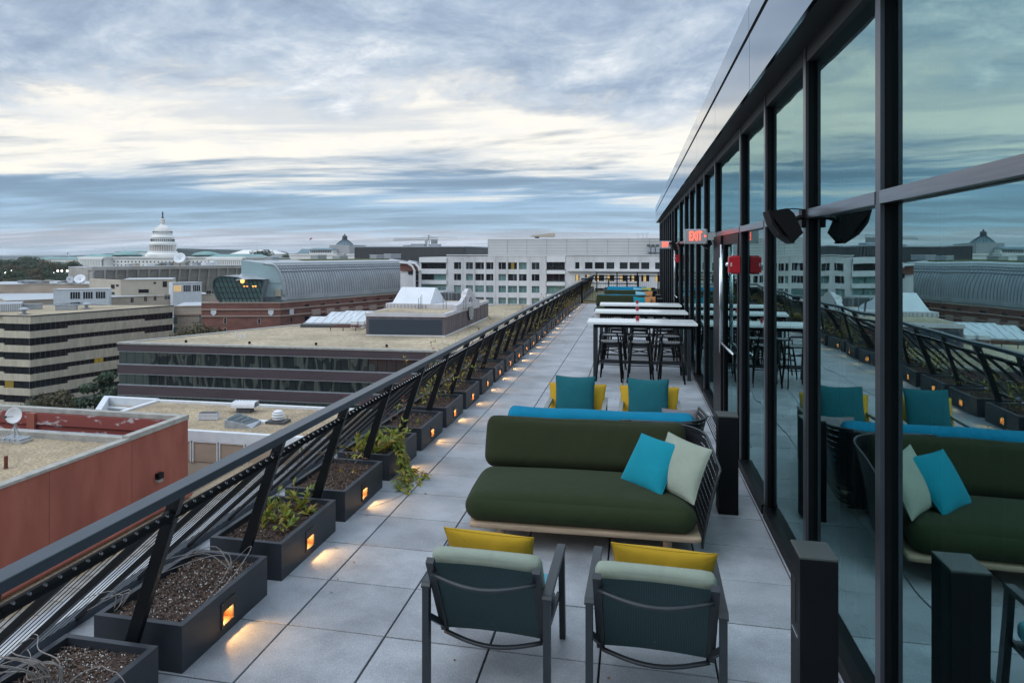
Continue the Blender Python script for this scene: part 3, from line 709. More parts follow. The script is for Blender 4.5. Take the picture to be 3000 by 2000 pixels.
for i in range(5, N_PL):
    k = i % 4; y = PY0 + PITCH * i
    nm, lm, n, lf = specs[k]
    lab = '%s in the %s planter box from the camera' % (['sparse green vine', 'thin vine with reddish leaves', 'yellow-green climbing vine', 'brown withered climbing vine'][k], ORD[i + 1])
    if i < 9:
        o = plant(nm, y + .45, -2.64, up_stems(n, rd, lf, spread=.22, ln=(7, 15), lean=(-.35, .1, 1.0), step=.055, droop=.02), lab, 40 + i, lm, 3, .07); VINES.append(o)
    else:
        dup(VINES[(i - 5) % 4], loc=(-2.64, y + .45, .205), rz=[0, R(180), R(20), R(-25)][i // 4 % 4], label=lab)

lt = MB(); rd2 = random.Random(77)
for k in range(46):
    x = -2.33 + abs(rd2.gauss(0, .28)); y = rd2.uniform(3.2, 26)
    leaf(lt, Vector((x, y, .006)), Vector((rd2.uniform(-1, 1), rd2.uniform(-1, 1), .05)), rd2.uniform(.025, .05), rd2)
for k in range(26):
    x, y = rd2.uniform(-2.2, .9), rd2.uniform(3.4, 24); s_ = rd2.uniform(.004, .009); lt.box(x - s_, x + s_, y - s_ * .6, y + s_ * .6, .001, .006)
lt.build('leaf_litter', 'leaf_dry', None, kind='stuff', label='scattered dry leaves and grit on the paving', cat='leaf litter')

# ---------------------------------------------------------------- leaning railing with the cable trellis
RY0, RY1 = .4, 45.0
rail = thing('terrace_railing', (-2.6, 3.35, 0), label='black leaning railing with flat handrail and sloping cable trellis along the terrace edge', cat='railing')
MB().cbox(-2.335, -2.240, RY0, RY1, 1.012, 1.060, .003).build('handrail', 'rail_metal', rail, world=True)
MB().tube([(-2.338, RY0, .893), (-2.338, RY1, .893)], .026, 14).build('tube_rail', 'black_metal', rail, world=True, smooth=True)
MB().box(-3.335, -3.275, RY0, RY1, .004, .055).build('bottom_rail', 'rail_metal', rail, world=True)
pm = MB().hexa([(-2.684, -.02, .002), (-2.614, -.02, .002), (-2.614, .02, .002), (-2.684, .02, .002), (-2.342, -.02, 1.0115), (-2.272, -.02, 1.0115), (-2.272, .02, 1.0115), (-2.342, .02, 1.0115)]).mesh('post'); pm.materials.append(MATS['post_metal'])
cm = MB().tube([(-2.338, -.055, .893), (-2.338, -.021, .893)], .032, 12).mesh('collar', True); cm.materials.append(MATS['black_metal'])
sm = MB().beam((-2.352, 0, .874), (-3.30, 0, .03), .052, .030).mesh('strut'); sm.materials.append(MATS['post_metal'])
for k in range(-2, 37):
    y = 3.35 + PITCH * k
    p = link('post', pm, rail); p.location = (2.6, y - 3.35, 0)
    c = link('collar', cm, p)
    for yy in (y - .14, y + .425):
        s = link('strut', sm, rail); s.location = (2.6, yy - 3.35, 0)
cb, ft = MB(), MB(); y = RY0 + .03; i = 0
while y < RY1:
    ph = (y - 3.21) % .565
    if .045 < ph < .52:
        cb.tube([(-2.345, y, .885), (-3.30, y, .032)], .0026, 4, cap=False)
    if y < 24: ft.tube([(-2.3205, y, .9105), (-2.3155, y, .9155)], .0085, 8)
    y += .079
cb.build('cable', 'cable_steel', rail, world=True, kind='stuff'); ft.build('cable_fitting', 'bright_steel', rail, world=True, kind='stuff')

# ---------------------------------------------------------------- gate and end fence
def fence(name, x0, x1, y, zt, posts, label, bal=0):
    f = thing(name, (x0, y, 0), label=label, cat='gate' if 'gate' in name else 'fence')
    MB().box(x0, x1, y - .02, y + .02, zt - .05, zt).build('top_rail', 'black_metal', f, world=True)
    MB().box(x0, x1, y - .015, y + .015, zt - .25, zt - .21).build('mid_rail', 'black_metal', f, world=True)
    MB().box(x0, x1, y - .015, y + .015, .08, .12).build('bottom_rail', 'black_metal', f, world=True)
    for x in posts: MB().box(x - .03, x + .03, y - .031, y + .031, 0, zt + .001).build('post', 'black_metal', f, world=True)
    m = MB(); n = int((x1 - x0) / .115)
    for k in range(1, n): xx = x0 + (x1 - x0) * k / n; m.box(xx - .004, xx + .004, y - .004, y + .004, .121, zt - .251)
    m.build('baluster', 'black_metal', f, world=True, kind='stuff')
    return f
fence('terrace_gate', -2.29, .2, 33.3, 1.14, (-2.29, -1.1, -.30, .2), 'black bar gate closing the terrace behind the far sofas')
fence('end_fence', -2.2, 3.4, 43.0, 1.19, (-2.1, -.95, .2, 1.35, 2.5, 3.4), 'black bar fence across the far end beyond the gate')
# ================================================================ GLASS PAVILION
GX = 1.14
pav = thing('glass_pavilion', (1.1, 3.7, 0), label='dark framed glass pavilion with metal fascia along the right side of the terrace', cat='building')
MUL = [-3.8, -2.3, -.8, .69, 2.19, 3.69, 5.17, 6.67, 8.16, 10.62, 12.25, 13.8, 15.32, 16.85, 18.66, 21.1, 22.5, 24.0, 25.5, 27.0, 28.5, 30.0, 31.5, 33.0]
DOORS = (8.16, 18.66)
for y in MUL:
    m = MB().box(1.112, 1.30, y - .034, y + .034, .0, 3.60).build('mullion', 'mullion_metal', pav, world=True)
    MB().box(1.094, 1.1115, y - .036, y + .036, .0, 3.60).build('cap', 'cap_metal', m, world=True)
def glass_pane(y0, y1, z0, z1, parent=None, x=GX):
    o = MB().box(x, x + .012, y0, y1, z0, z1).build('pane', 'facade_glass', parent or pav, world=True)
    o.data.materials.append(MATS['glass_clear'])
    for p in o.data.polygons: p.material_index = 0 if p.normal.x < -.5 else 1
for a, b in zip(MUL[:-1], MUL[1:]):
    y0, y1 = a + .035, b - .035
    door = any(abs(a - d) < .01 for d in DOORS)
    if not door:
        glass_pane(y0, y1, .08, 2.475)
        MB().box(1.075, 1.20, y0, y1, .001, .085).build('sill', 'mullion_metal', pav, world=True)
    glass_pane(y0, y1, 2.54, 3.52)
    MB().box(1.090, 1.25, y0, y1, 2.478, 2.537).build('transom', 'transom_metal', pav, world=True)
    MB().box(1.100, 1.25, y0, y1, 3.50, 3.60).build('head_rail', 'soffit_dark', pav, world=True)
MB().box(.956, 1.55, -4, 33.1, 3.602, 3.66).build('soffit', 'soffit_dark', pav, world=True)
y = 6.38 - 2.6 * 4
while y < 33.0:
    e = min(y + 2.6, 33.12)
    MB().box(.930, .955, y + .006, e - .006, 3.60, 4.045).build('fascia_panel', 'fascia_metal', pav, world=True)
    MB().box(.925, .950, y + .006, e - .006, 4.085, 4.30).build('parapet_panel', 'fascia_metal', pav, world=True)
    y += 2.6
MB().box(.958, 1.5, -4, 33.08, 3.662, 4.285).build('parapet_core', 'soffit_dark', pav, world=True)
MB().box(.957, 8.6, -4, 33.09, 4.286, 4.33).build('roof', 'dark_curb', pav, world=True)
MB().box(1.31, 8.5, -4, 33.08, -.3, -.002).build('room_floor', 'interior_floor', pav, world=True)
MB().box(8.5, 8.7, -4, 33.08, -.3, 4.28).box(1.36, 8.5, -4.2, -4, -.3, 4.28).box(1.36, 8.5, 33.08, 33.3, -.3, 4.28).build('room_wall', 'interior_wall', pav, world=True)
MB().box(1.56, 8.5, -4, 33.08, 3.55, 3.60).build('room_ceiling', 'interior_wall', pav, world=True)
for d, nm in ((8.16, 'nearest'), (18.66, 'farther')):
    dy = d - 8.16
    dr = MB().box(1.06, 1.20, 9.60 + dy, 10.46 + dy, .002, 2.476).build('door_jamb', 'black_metal', pav, world=True)
    f = MB().box(1.085, 1.135, 8.22 + dy, 8.32 + dy, .012, 2.47).box(1.085, 1.135, 9.48 + dy, 9.585 + dy, .012, 2.47).box(1.085, 1.135, 8.32 + dy, 9.48 + dy, .012, .16).box(1.085, 1.135, 8.32 + dy, 9.48 + dy, 2.36, 2.47).build('door', 'mullion_metal', pav, world=True)
    glass_pane(8.32 + dy, 9.48 + dy, .16, 2.36, f, 1.105)
    MB().tube([(1.045, 9.40 + dy, 2.36), (1.045, 9.40 + dy, 1.16)], .016, 10).tube([(1.045, 9.385 + dy, 1.16), (1.045, 8.30 + dy, 1.16)], .014, 10).tube([(1.045, 9.53 + dy, 1.02), (1.045, 9.53 + dy, 2.2)], .012, 10).build('handle', 'bright_steel', f, world=True, smooth=True)
def curtain(y0, y1, label, seed):
    rd = random.Random(seed); ph = rd.random() * 6
    def fn(u, v):
        y = y0 + (y1 - y0) * u
        return (1.34 + .035 * math.sin(y * 33 + ph + 1.2 * math.sin(y * 9)) + .012 * math.sin(y * 71), y, .06 + v * 3.42)
    o = MB().grid(fn, int((y1 - y0) / .018), 3, uv=False).build('sheer_curtain', 'sheer_curtain', None, smooth=True)
    return tag(o, label, 'curtain', 'sheer curtains behind the glass')
curtain(4.30, 5.30, 'narrow sheer curtain behind the second glass bay from the right', 1)
curtain(.60, 3.60, 'wide sheer curtain behind the rightmost glass bay', 2)

# ---------------------------------------------------------------- fittings on the pavilion
def text_mesh(s, size, m, name, parent, loc, rot, ext=.002):
    cu = bpy.data.curves.new(name, 'FONT'); cu.body = s; cu.size = size; cu.align_x = 'CENTER'; cu.align_y = 'CENTER'; cu.extrude = ext; cu.offset = size * .022
    tmp = bpy.data.objects.new(name, cu); COL.objects.link(tmp)
    dg = bpy.context.evaluated_depsgraph_get(); me = bpy.data.meshes.new_from_object(tmp.evaluated_get(dg)); bpy.data.objects.remove(tmp); me.materials.append(MATS[m])
    o = link(name, me, parent); o.location = loc; o.rotation_euler = rot; return o
def exit_sign(y, x0, label):
    r = thing('exit_sign', (x0 + .15, y, 2.385), label=label, cat='sign', group='lit exit signs on the pavilion')
    b = MB(); b.cbox(-.152, .152, -.022, .03, .0, .20, .012); bo = b.build('housing', 'sign_grey', r)
    t = text_mesh('EXIT', .165, 'exit_red', 'lettering', r, (-.006, -.0235, .100), (R(90), 0, 0)); t.scale = (.50, 1.05, 1)
    a = text_mesh('>', .06, 'exit_red', 'arrow', r, (.122, -.0235, .100), (R(90), 0, 0))
    s = MB()
    for sx in (-.135, .135):
        for sz in (.016, .184): s.tube([(sx, -.024, sz), (sx, -.021, sz)], .007, 8)
    s.build('screw', 'black_metal', r, kind='stuff')
    MB().box(.153, .26, -.012, .02, .05, .15).build('bracket', 'sign_grey', r)
    return r
exit_sign(10.42, .677, 'near red lit exit sign in a grey housing on the pavilion'); exit_sign(20.0, .668, 'far red lit exit sign seen beyond the nearer one')
def speaker(y, label):
    r = thing('wall_speaker', (1.1, y, 2.3), label=label, cat='speaker', group='black outdoor speakers on the mullions')
    pr = [(-.255, .222), (-.142, .240), (-.105, .205), (-.052, .082), (-.112, .018)]
    def ext(poly, ya, yb, k=1.0):
        m = MB(); n = len(poly); m.v += [(p[0], ya, p[1]) for p in poly] + [(p[0] * k + (1 - k) * -.12, yb, p[1] * k + (1 - k) * .14) for p in poly]
        m.f += [tuple(range(n)), tuple(reversed(range(n, 2 * n)))] + [(i, n + i, n + (i + 1) % n, (i + 1) % n) for i in range(n)]; return m
    ext(pr, -.19, .02, .94).build('cabinet', 'speaker_black', r)
    arc = [(-.260, .224), (-.236, .140), (-.190, .070), (-.113, .014)]; arc2 = [(a + .014, b + .006) for a, b in arc]
    ext(arc + arc2[::-1], -.195, .025, 1).build('grille', 'speaker_black', r)
    MB().tube([(-.10, -.085, .16), (-.05, -.06, .185), (-.004, -.03, .185)], .016, 8).box(-.032, -.004, -.05, .035, .12, .24).build('bracket', 'black_metal', r)
    MB().tube([(-.15, -.085, .238), (-.09, -.06, .243), (-.01, -.02, .238)], .004, 6).build('wire', 'black_metal', r)
    return r
speaker(5.17, 'large black wedge speaker bracketed to the mullion nearest the camera')
speaker(10.62, 'black wedge speaker half hidden behind the near exit sign'); speaker(18.62, 'small black wedge speaker beside the far exit sign')
def alarm(y, label):
    r = thing('fire_alarm', (1.094, y, 2.05), label=label, cat='alarm', group='red fire alarms on the mullions')
    MB().cbox(-.115, -.001, -.06, .06, .0, .165, .006).build('housing', 'alarm_red', r)
    MB().box(-.09, -.01, -.04, .04, .166, .180).box(-.09, -.01, -.04, .04, -.016, -.001).build('mounting_lug', 'alarm_red', r)
    MB().lathe([(.024, 0), (.024, .010), (.018, .022), (.008, .028), (.001, .030)], n=12).build('strobe', 'strobe_glass', r, smooth=True)
    s = r.children[-1]; s.rotation_euler = (0, R(-90), 0); s.location = (-.116, 0, .085)
    t = text_mesh('FIRE', .022, 'alarm_white', 'lettering', r, (-.095, -.0605, .085), (R(90), R(90), 0), .0006)
    return r
alarm(8.16, 'near red fire alarm with clear strobe on a black mullion'); alarm(18.66, 'far red fire alarm under the far exit sign')
def pedestal(x, y, label):
    r = thing('bollard', (x, y, 0), label=label, cat='bollard', group='black pedestals along the glass')
    MB().cbox(-.082, .082, -.105, .105, .0, .838, .004).build('body', 'black_metal', r)
    MB().cbox(-.083, .083, -.106, .106, .8385, .850, .003).build('cap', 'bollard_cap', r)
    MB().box(-.0845, -.0815, -.012, .06, .50, .70).build('slot', 'soffit_dark', r)
    MB().box(-.0875, -.0812, -.07, .05, .452, .462).build('latch', 'bright_steel', r)
    MB().box(-.0855, -.0815, -.09, .09, .012, .05).build('kick_plate', 'black_metal', r)
    return r
pedestal(.832, 3.735, 'black square bollard nearest the camera beside the glass')
pedestal(.795, 6.725, 'black square bollard behind the green sofa end')
for k, (x, y) in enumerate([(.80, 23.6), (.80, 25.6), (.78, 28.8), (.78, 31.0)]):
    pedestal(x, y, '%s of the four distant black bollards by the far sofas' % ['nearest', 'second nearest', 'third nearest', 'farthest'][k])

# ================================================================ FURNITURE
def chair_proto(frame, sling, seat, back):
    r = thing('armchair', (0, 0, 0))
    for sx in (-1, 1):
        x = sx * .310
        MB().beam((x, -.335, .002), (x, -.335, .545), .034, .050, (1, 0, 0)).build('leg', frame, r)
        MB().beam((x, .372, .002), (x, .300, .545), .034, .046, (1, 0, 0)).build('leg', frame, r)
        m = MB(); pr = [(-.360, .5455), (-.360, .556), (-.352, .568), (-.338, .575), (.300, .575), (.316, .570), (.324, .560), (.324, .5455)]; n = len(pr)
        for xx in (x - .023, x + .023): m.v += [(xx, a, b) for a, b in pr]
        m.f += [tuple(range(n))[::-1], tuple(range(n, 2 * n))] + [(i, (i + 1) % n, n + (i + 1) % n, n + i) for i in range(n)]
        m.build('arm', frame, r)
        MB().beam((sx * .268, -.118, .232), (sx * .268, -.415, .715), .040, .034, (1, 0, 0)).build('back_post', frame, r)
        MB().beam((x, -.335, .40), (sx * .27, -.13, .255), .02, .03, (1, 0, 0)).beam((sx * .268, -.12, .235), (sx * .290, .33, .27), .02, .03, (1, 0, 0)).build('side_brace', frame, r)
    def bk(u, v):
        x = -.247 + .494 * u; z = .245 + .465 * v; return (x, -.128 - (z - .232) * .615 + .018 * math.sin(math.pi * u), z)
    MB().grid(bk, 12, 6).build('back_sling', sling, r, smooth=True)
    def rl(z, bow): return [(-.262 + .524 * k / 12, -.150 - (z - .232) * .615 - bow * math.sin(math.pi * k / 12), z - .03 * math.sin(math.pi * k / 12)) for k in range(13)]
    MB().tube(rl(.645, .055), .016, 8, flat=.7).build('back_rail', frame, r, smooth=True)
    MB().tube(rl(.232, .045), .015, 8, flat=.7).build('lower_rail', frame, r, smooth=True)
    MB().rbox(0, .095, .335, .545, .50, .115, .045, 8, puff=.012).build('seat_cushion', seat, r)
    MB().box(-.27, .27, -.12, .34, .245, .272).build('seat_frame', frame, r)
    if back:
        o = MB().rbox(0, 0, 0, .565, .088, .36, .042, 9, puff=.010).build('back_cushion', back, r)
        o.location = (0, -.245, .588); o.rotation_euler = (R(31), 0, 0)
    return r
c1 = chair_proto('alu_charcoal', 'sling_mesh', 'fabric_sky', 'fabric_sage')
tag(c1, 'charcoal armchair with sage cushion seen from behind, left of the front pair', 'armchair', 'armchairs nearest the camera'); c1.location = (-.722, 3.925, 0); c1.rotation_euler = (0, 0, R(-.8))
c2 = dup(c1, loc=(.105, 3.930, 0), rz=R(-1.2), label='charcoal armchair with sage cushion seen from behind, right of the front pair')
def scatter(name, corners, th, m, label, pinch=.07, group=None):
    cen = sum((Vector(c) for c in corners), Vector()) / 4
    r = MB().pillow([Vector(c) - cen for c in corners], th, 14, pinch).build(name, m, None)
    r.location = cen
    cc = [Vector(c) - cen for c in corners]; ring = []
    for i in range(4):
        a, b = cc[i], cc[(i + 1) % 4]
        for k in range(10):
            t = -1 + 2 * k / 10; p = a.lerp(b, (t + 1) / 2); ring.append(p * (1 - pinch * (1 - t * t)))
    MB().tube(ring + [ring[0]], .0035, 5, cap=False).build('piping', m, r, smooth=True)
    return tag(r, label, 'cushion', group or 'scatter cushions')
def lean_pillow(x, y, zb, w, h, slope, th, m, label, face=1, tilt=0.0):
    """cushion leaning back: y is the bottom edge, slope = backwards run per metre of height; face +1 leans towards -y"""
    dz = h / math.sqrt(1 + slope * slope); dy = -face * dz * slope
    return scatter('scatter_cushion', [(x - w / 2, y, zb), (x + w / 2, y, zb + tilt), (x + w / 2, y + dy, zb + dz + tilt), (x - w / 2, y + dy, zb + dz)][::1], th, m, label)
lean_pillow(-.775, 4.085, .40, .50, .385, .55, .13, 'fabric_mustard', 'mustard cushion in the front left armchair', 1, -.015)
lean_pillow(.150, 4.075, .40, .53, .385, .55, .13, 'fabric_mustard', 'mustard cushion in the front right armchair', 1, -.012)
b1 = chair_proto('alu_grey', 'sling_mesh', 'fabric_grey', None)
tag(b1, 'grey armchair facing the camera behind the blue sofa, left one', 'armchair', 'armchairs facing the camera'); b1.location = (-.628, 8.295, 0); b1.rotation_euler = (0, 0, R(180))
dup(b1, loc=(.172, 8.295, 0), rz=R(179), label='grey armchair facing the camera behind the blue sofa, right one')
for x, nm in ((-.628, 'left'), (.180, 'right')):
    lean_pillow(x - .01, 8.40, .37, .66, .40, .42, .14, 'fabric_mustard', 'wide mustard cushion at the back of the %s far armchair' % nm, -1)
    lean_pillow(x - .025, 8.24, .37, .45, .51, .36, .15, 'fabric_teal', 'square dark teal cushion on the %s far armchair' % nm, -1)

def sofa_proto(fab, backfab):
    r = thing('outdoor_sofa', (0, 0, 0)); W = 1.70
    MB().rbox(0, .54, .195, W, 1.10, .055, .026, 8).build('base_board', 'teak', r)
    for sx in (-.62, .62):
        for y in (.14, .92): MB().tube([(sx, y, .001), (sx, y, .169)], .030, 10, r2=.036).build('leg', 'teak', r)
    MB().rbox(-.035, .40, .318, 1.70, .86, .215, .1065, 22, puff=.045, sag=.0).build('seat_cushion', fab, r)
    o = MB().rbox(0, 0, 0, 1.70, .215, .43, .085, 18, puff=.020, ear=.030).build('back_cushion', backfab, r); o.location = (-.015, .955, .585); o.rotation_euler = (R(-27), 0, 0)
    return r
def shell(r, sx, flat=False):
    """perforated metal shell wrapping the back corner of a sofa"""
    def fn(u, v):
        # path: along the back then forward round the corner
        L = u * 2.02
        if L < .62: x, y, t = .30 + L * .9, 1.16 - .0 * L, 0
        elif L < .62 + .42:
            a = (L - .62) / .42 * math.pi / 2; x, y, t = .858 + .0 + .03 * math.sin(a), 1.16 - .27 * (1 - math.cos(a)), a
            x = .62 + .245 * math.sin(a) + .0
            y = 1.16 - .27 * (1 - math.cos(a))
        else: x, y = .865, .89 - (L - 1.04) * .80
        z = .10 + v * ((.66 if L < .8 else .66 - .08 * ((L - .8) / 1.22) ** 1.5))
        k = min(1, max(0, (L - .5) / .6)); fl = .125 * v ** 1.3
        return (sx * (x + fl * k), y + fl * .5 * (1 - k), z)
    MB().grid(fn, 40, 10).build('side_shell', 'perforated_panel', r, smooth=True)
    rim = [fn(k / 40, 1.0) for k in range(41)]; MB().tube(rim, .010, 6).tube([fn(1.0, k / 10) for k in range(11)], .010, 6).build('shell_rim', 'alu_charcoal', r, smooth=True)
def make_sofa(fab, bfab, loc, rz, label, side=1):
    r = sofa_proto(fab, bfab); shell(r, side); r.location = loc; r.rotation_euler = (0, 0, rz)
    return tag(r, label, 'sofa', 'outdoor sofas on the terrace')
s1 = make_sofa('fabric_forest', 'fabric_forest_back', (-.372, 5.425, 0), R(2.2), 'dark green sofa on a wooden base facing the two front armchairs', 1)
s2 = make_sofa('fabric_azure', 'fabric_azure', (-.345, 7.86, 0), R(181), 'bright blue sofa set back to back behind the near green sofa', -1)
scatter('scatter_cushion', [(.200, 5.650, .425), (.378, 5.854, .765), (.061, 6.03, .805), (-.113, 5.945, .435)], .15, 'fabric_aqua', 'bright aqua cushion leaning in the corner of the near green sofa', .06)
scatter('scatter_cushion', [(.425, 5.527, .425), (.570, 5.71, .785), (.269, 6.04, .825), (.124, 5.87, .455)], .15, 'fabric_sage', 'pale sage cushion behind the aqua one on the near green sofa', .06)
lean_pillow(.44, 7.30, .36, .34, .40, .5, .13, 'fabric_grey', 'grey cushion at the shell end of the blue sofa', -1)
# farther seating groups
far = [(25.00, 'fabric_forest', 'nearest of the far green sofas, behind the bar tables', -.42), (28.75, 'fabric_forest', 'second far green sofa, before the terrace gate', -.28)]
for y, fb, lab, x in far:
    o = dup(s1, loc=(x, y, 0), rz=0, label=lab)
    dup(s2, loc=(x, y + 2.42, 0), rz=R(180), label='blue sofa set back to back with the %s far green one' % ('nearest' if y < 26 else 'second'))
o = dup(s2, loc=(-.28, 31.75, 0), rz=0, label='farthest bright blue sofa, facing the camera in front of the gate')
for k, (x, y, m, lab) in enumerate([(.22, 25.55, 'fabric_aqua', 'aqua cushion on the nearest far green sofa'), (.60, 25.5, 'fabric_orange', 'orange cushion on the nearest far green sofa'),
        (.30, 29.3, 'fabric_paleblue', 'pale blue cushion on the second far green sofa'), (.66, 29.25, 'fabric_orange', 'orange cushion on the second far green sofa'),
        (.22, 32.3, 'fabric_paleblue', 'pale blue cushion on the farthest blue sofa'), (.56, 32.25, 'fabric_lime', 'yellow-green cushion on the farthest blue sofa')]):
    lean_pillow(x, y, .41, .48, .40, .5, .14, m, lab, -1, (-.03, .03)[k % 2])

# ---------------------------------------------------------------- bar tables, stools and cups
def bar_table():
    r = thing('bar_table', (0, 0, 0)); W, D, H = 1.92, .80, 1.02
    MB().cbox(-W / 2, W / 2, 0, D, H - .042, H, .005).build('table_top', 'stone_white', r)
    MB().box(-W / 2 + .11, W / 2 - .11, .06, D - .06, H - .105, H - .0425).build('apron', 'black_metal', r)
    for x in (-W / 2 + .14, W / 2 - .14):
        for y in (.09, D - .09): MB().box(x - .032, x + .032, y - .032, y + .032, .001, H - .1055).build('leg', 'alu_charcoal', r)
    MB().box(-W / 2 + .173, W / 2 - .173, .065, .115, .27, .33).build('foot_rail', 'alu_charcoal', r)
    return r
def bar_stool():
    r = thing('bar_stool', (0, 0, 0)); H = .70
    def disc(u, v): a = 2 * math.pi * u; return (.195 * v * math.cos(a), .185 * v * math.sin(a), H + .004 - .012 * (1 - v * v))
    m = MB(); n = 28
    for k in range(n):                               # perforated round seat; uv follows the plan so the holes form a grid
        a0, a1 = 2 * math.pi * k / n, 2 * math.pi * (k + 1) / n
        for v0, v1 in ((.001, .5), (.5, .9), (.9, 1.0)):
            P = [(v0, a0), (v1, a0), (v1, a1), (v0, a1)]
            m.quad(*[(.195 * v * math.cos(a), .185 * v * math.sin(a), H - .010 * (1 - v * v)) for v, a in P], uv=[(.5 + .5 * v * math.cos(a), .5 + .5 * v * math.sin(a)) for v, a in P])
    m.build('seat', 'perforated_seat', r)
    MB().tube([(.195 * math.cos(2 * math.pi * k / 28), .185 * math.sin(2 * math.pi * k / 28), H - .012) for k in range(29)], .014, 6, cap=False).build('seat_ring', 'alu_charcoal', r, smooth=True)
    for sx in (-1, 1):
        MB().tube([(sx * .225, -.215, .001), (sx * .160, -.150, H - .02)], .016, 8).build('leg', 'black_metal', r, smooth=True)
        MB().tube([(sx * .200, .225, .001), (sx * .150, .150, H - .02)], .016, 8).build('leg', 'black_metal', r, smooth=True)
    hp = [(-.160, -.150, H - .02), (-.158, -.175, H + .10), (-.135, -.185, H + .150), (-.10, -.19, H + .162), (.10, -.19, H + .162), (.135, -.185, H + .150), (.158, -.175, H + .10), (.160, -.150, H - .02)]
    MB().tube(hp, .015, 8).build('back_hoop', 'black_metal', r, smooth=True)
    q = [(-.195, -.185), (.195, -.185), (.178, .188), (-.178, .188)]
    MB().tube([(*q[0], .30), (*q[1], .30)], .009, 6).tube([(*q[2], .33), (*q[3], .33)], .009, 6).tube([(*q[1], .30), (*q[2], .33)], .009, 6).tube([(*q[3], .33), (*q[0], .30)], .009, 6).build('foot_ring', 'black_metal', r)
    k = [(-.175, -.165), (.175, -.165), (.162, .165), (-.162, .165)]
    MB().beam((*k[0], .52), (*k[2], .54), .018, .006, (0, 0, 1)).beam((*k[1], .52), (*k[3], .535), .018, .006, (0, 0, 1)).build('cross_brace', 'black_metal', r)
    return r
def cup():
    r = thing('candle_cup', (0, 0, 0))
    MB().lathe([(.026, 0), (.030, .004), (.037, .078), (.0385, .081), (.0350, .081), (.030, .020), (.001, .018)], n=20).build('cup', 'red_glaze', r, smooth=True)
    MB().lathe([(.029, .019), (.031, .040), (.001, .042)], n=14).build('candle', 'alarm_white', r)
    return r
tb, stl, cp = bar_table(), bar_stool(), cup()
first = True
for k, (y, nm) in enumerate([(13.33, 'nearest'), (15.75, 'middle'), (18.0, 'farthest')]):
    x = .135 + .008 * k
    t = tb if k == 0 else dup(tb)
    t.location = (x, y, 0); t.rotation_euler = (0, 0, R(1.2)); tag(t, '%s white topped bar table with black legs' % nm, 'bar table', 'bar tables')
    c = cp if k == 0 else dup(cp)
    c.location = (x - .07, y + .42, 1.0205); tag(c, 'small red cup standing on the %s bar table' % nm, 'cup', 'red cups on the bar tables')
    for row, yy, rz in (('near', -.10, 0), ('far', .90, 180)):
        for j, xx in enumerate((-.53, -.02, .50)):
            s = stl if first else dup(stl); first = False
            s.location = (x + xx + random.uniform(-.02, .02), y + yy + random.uniform(-.04, .03) + (.0 if rz == 0 else 0), 0); s.rotation_euler = (0, 0, R(rz + random.uniform(-6, 6)))
            tag(s, '%s black stool on the %s side of the %s bar table' % (['left', 'middle', 'right'][j], row, nm), 'bar stool', 'black bar stools at the bar tables')
# ================================================================ CITY
GZ = -36.0
ground = MB().quad((-16000, -3000, GZ), (16000, -3000, GZ), (16000, 16000, GZ), (-16000, 16000, GZ)).build('ground', 'ground_dirt', kind='structure')
own = MB().box(-3.42, 9, -6, 46, GZ + .02, -.41).build('building_wall', 'beige_stone', None, kind='structure')

class Face:
    """vertical facade plane through ground points a (left) and b (right) as seen from the terrace"""
    def __init__(s, a, b):
        s.a = Vector((a[0], a[1], 0)); d = Vector((b[0], b[1], 0)) - s.a; s.L = d.length; s.t = d / s.L; s.n = Vector((s.t.y, -s.t.x, 0))
        s.rz = math.atan2(s.t.y, s.t.x)
    def at(s, px, py):                   # facade coordinates (along, height) under a point of the picture
        r = Vector(_ray(px, py)); k = s.a.dot(s.n) / r.dot(s.n); p = r * k
        return ((Vector((p.x, p.y, 0)) - s.a).dot(s.t), EYE + p.z)
    def p(s, u, z, o=0.0): q = s.a + s.t * u + s.n * o; return Vector((q.x, q.y, z))
    def block(s, name, m, parent, u0, u1, z0, z1, o0, o1, **k):
        return ublock(name, m, parent, s.p((u0 + u1) / 2, (z0 + z1) / 2, (o0 + o1) / 2), (u1 - u0, abs(o1 - o0), z1 - z0), s.rz, **k)
    def mb(s, m, u0, u1, z0, z1, o0, o1):
        return m.hexa([s.p(u0, z0, o1), s.p(u1, z0, o1), s.p(u1, z0, o0), s.p(u0, z0, o0), s.p(u0, z1, o1), s.p(u1, z1, o1), s.p(u1, z1, o0), s.p(u0, z1, o0)])
    def window(s, parent, px0, px1, py0, py1, m, frame='dark_curb', split=0):
        u0, z1 = s.at(px0, py0); u1, _ = s.at(px1, py0); _, z0 = s.at((px0 + px1) / 2, py1)
        w = s.block('window', frame, parent, u0 - .12, u1 + .12, z0 - .12, z1 + .12, -.05, .06)
        f = .0
        for k in range(split + 1):
            a, b = u0 + (u1 - u0) * k / (split + 1), u0 + (u1 - u0) * (k + 1) / (split + 1)
            o = ublock('pane', m, None, s.p((a + b) / 2, (z0 + z1) / 2, .05), (b - a - .10, .06, z1 - z0), s.rz); o.parent = w; o.matrix_parent_inverse = Matrix.LocRotScale(w.location + wloc(parent), w.rotation_euler, w.scale).inverted()
        return w
def building(name, p, label, cat='building', group=None): return thing(name, (p[0], p[1], GZ), label=label, cat=cat, group=group)
def slab(name, m, parent, poly, z0, z1, **k): return MB().prism([(p[0], p[1]) for p in poly], z0, z1).build(name, m, parent, world=True, **k)
def back(a, b, d):                       # offset of the line a-b away from the camera by d
    t = (Vector((b[0], b[1], 0)) - Vector((a[0], a[1], 0))).normalized(); n = Vector((-t.y, t.x, 0)); return n * d

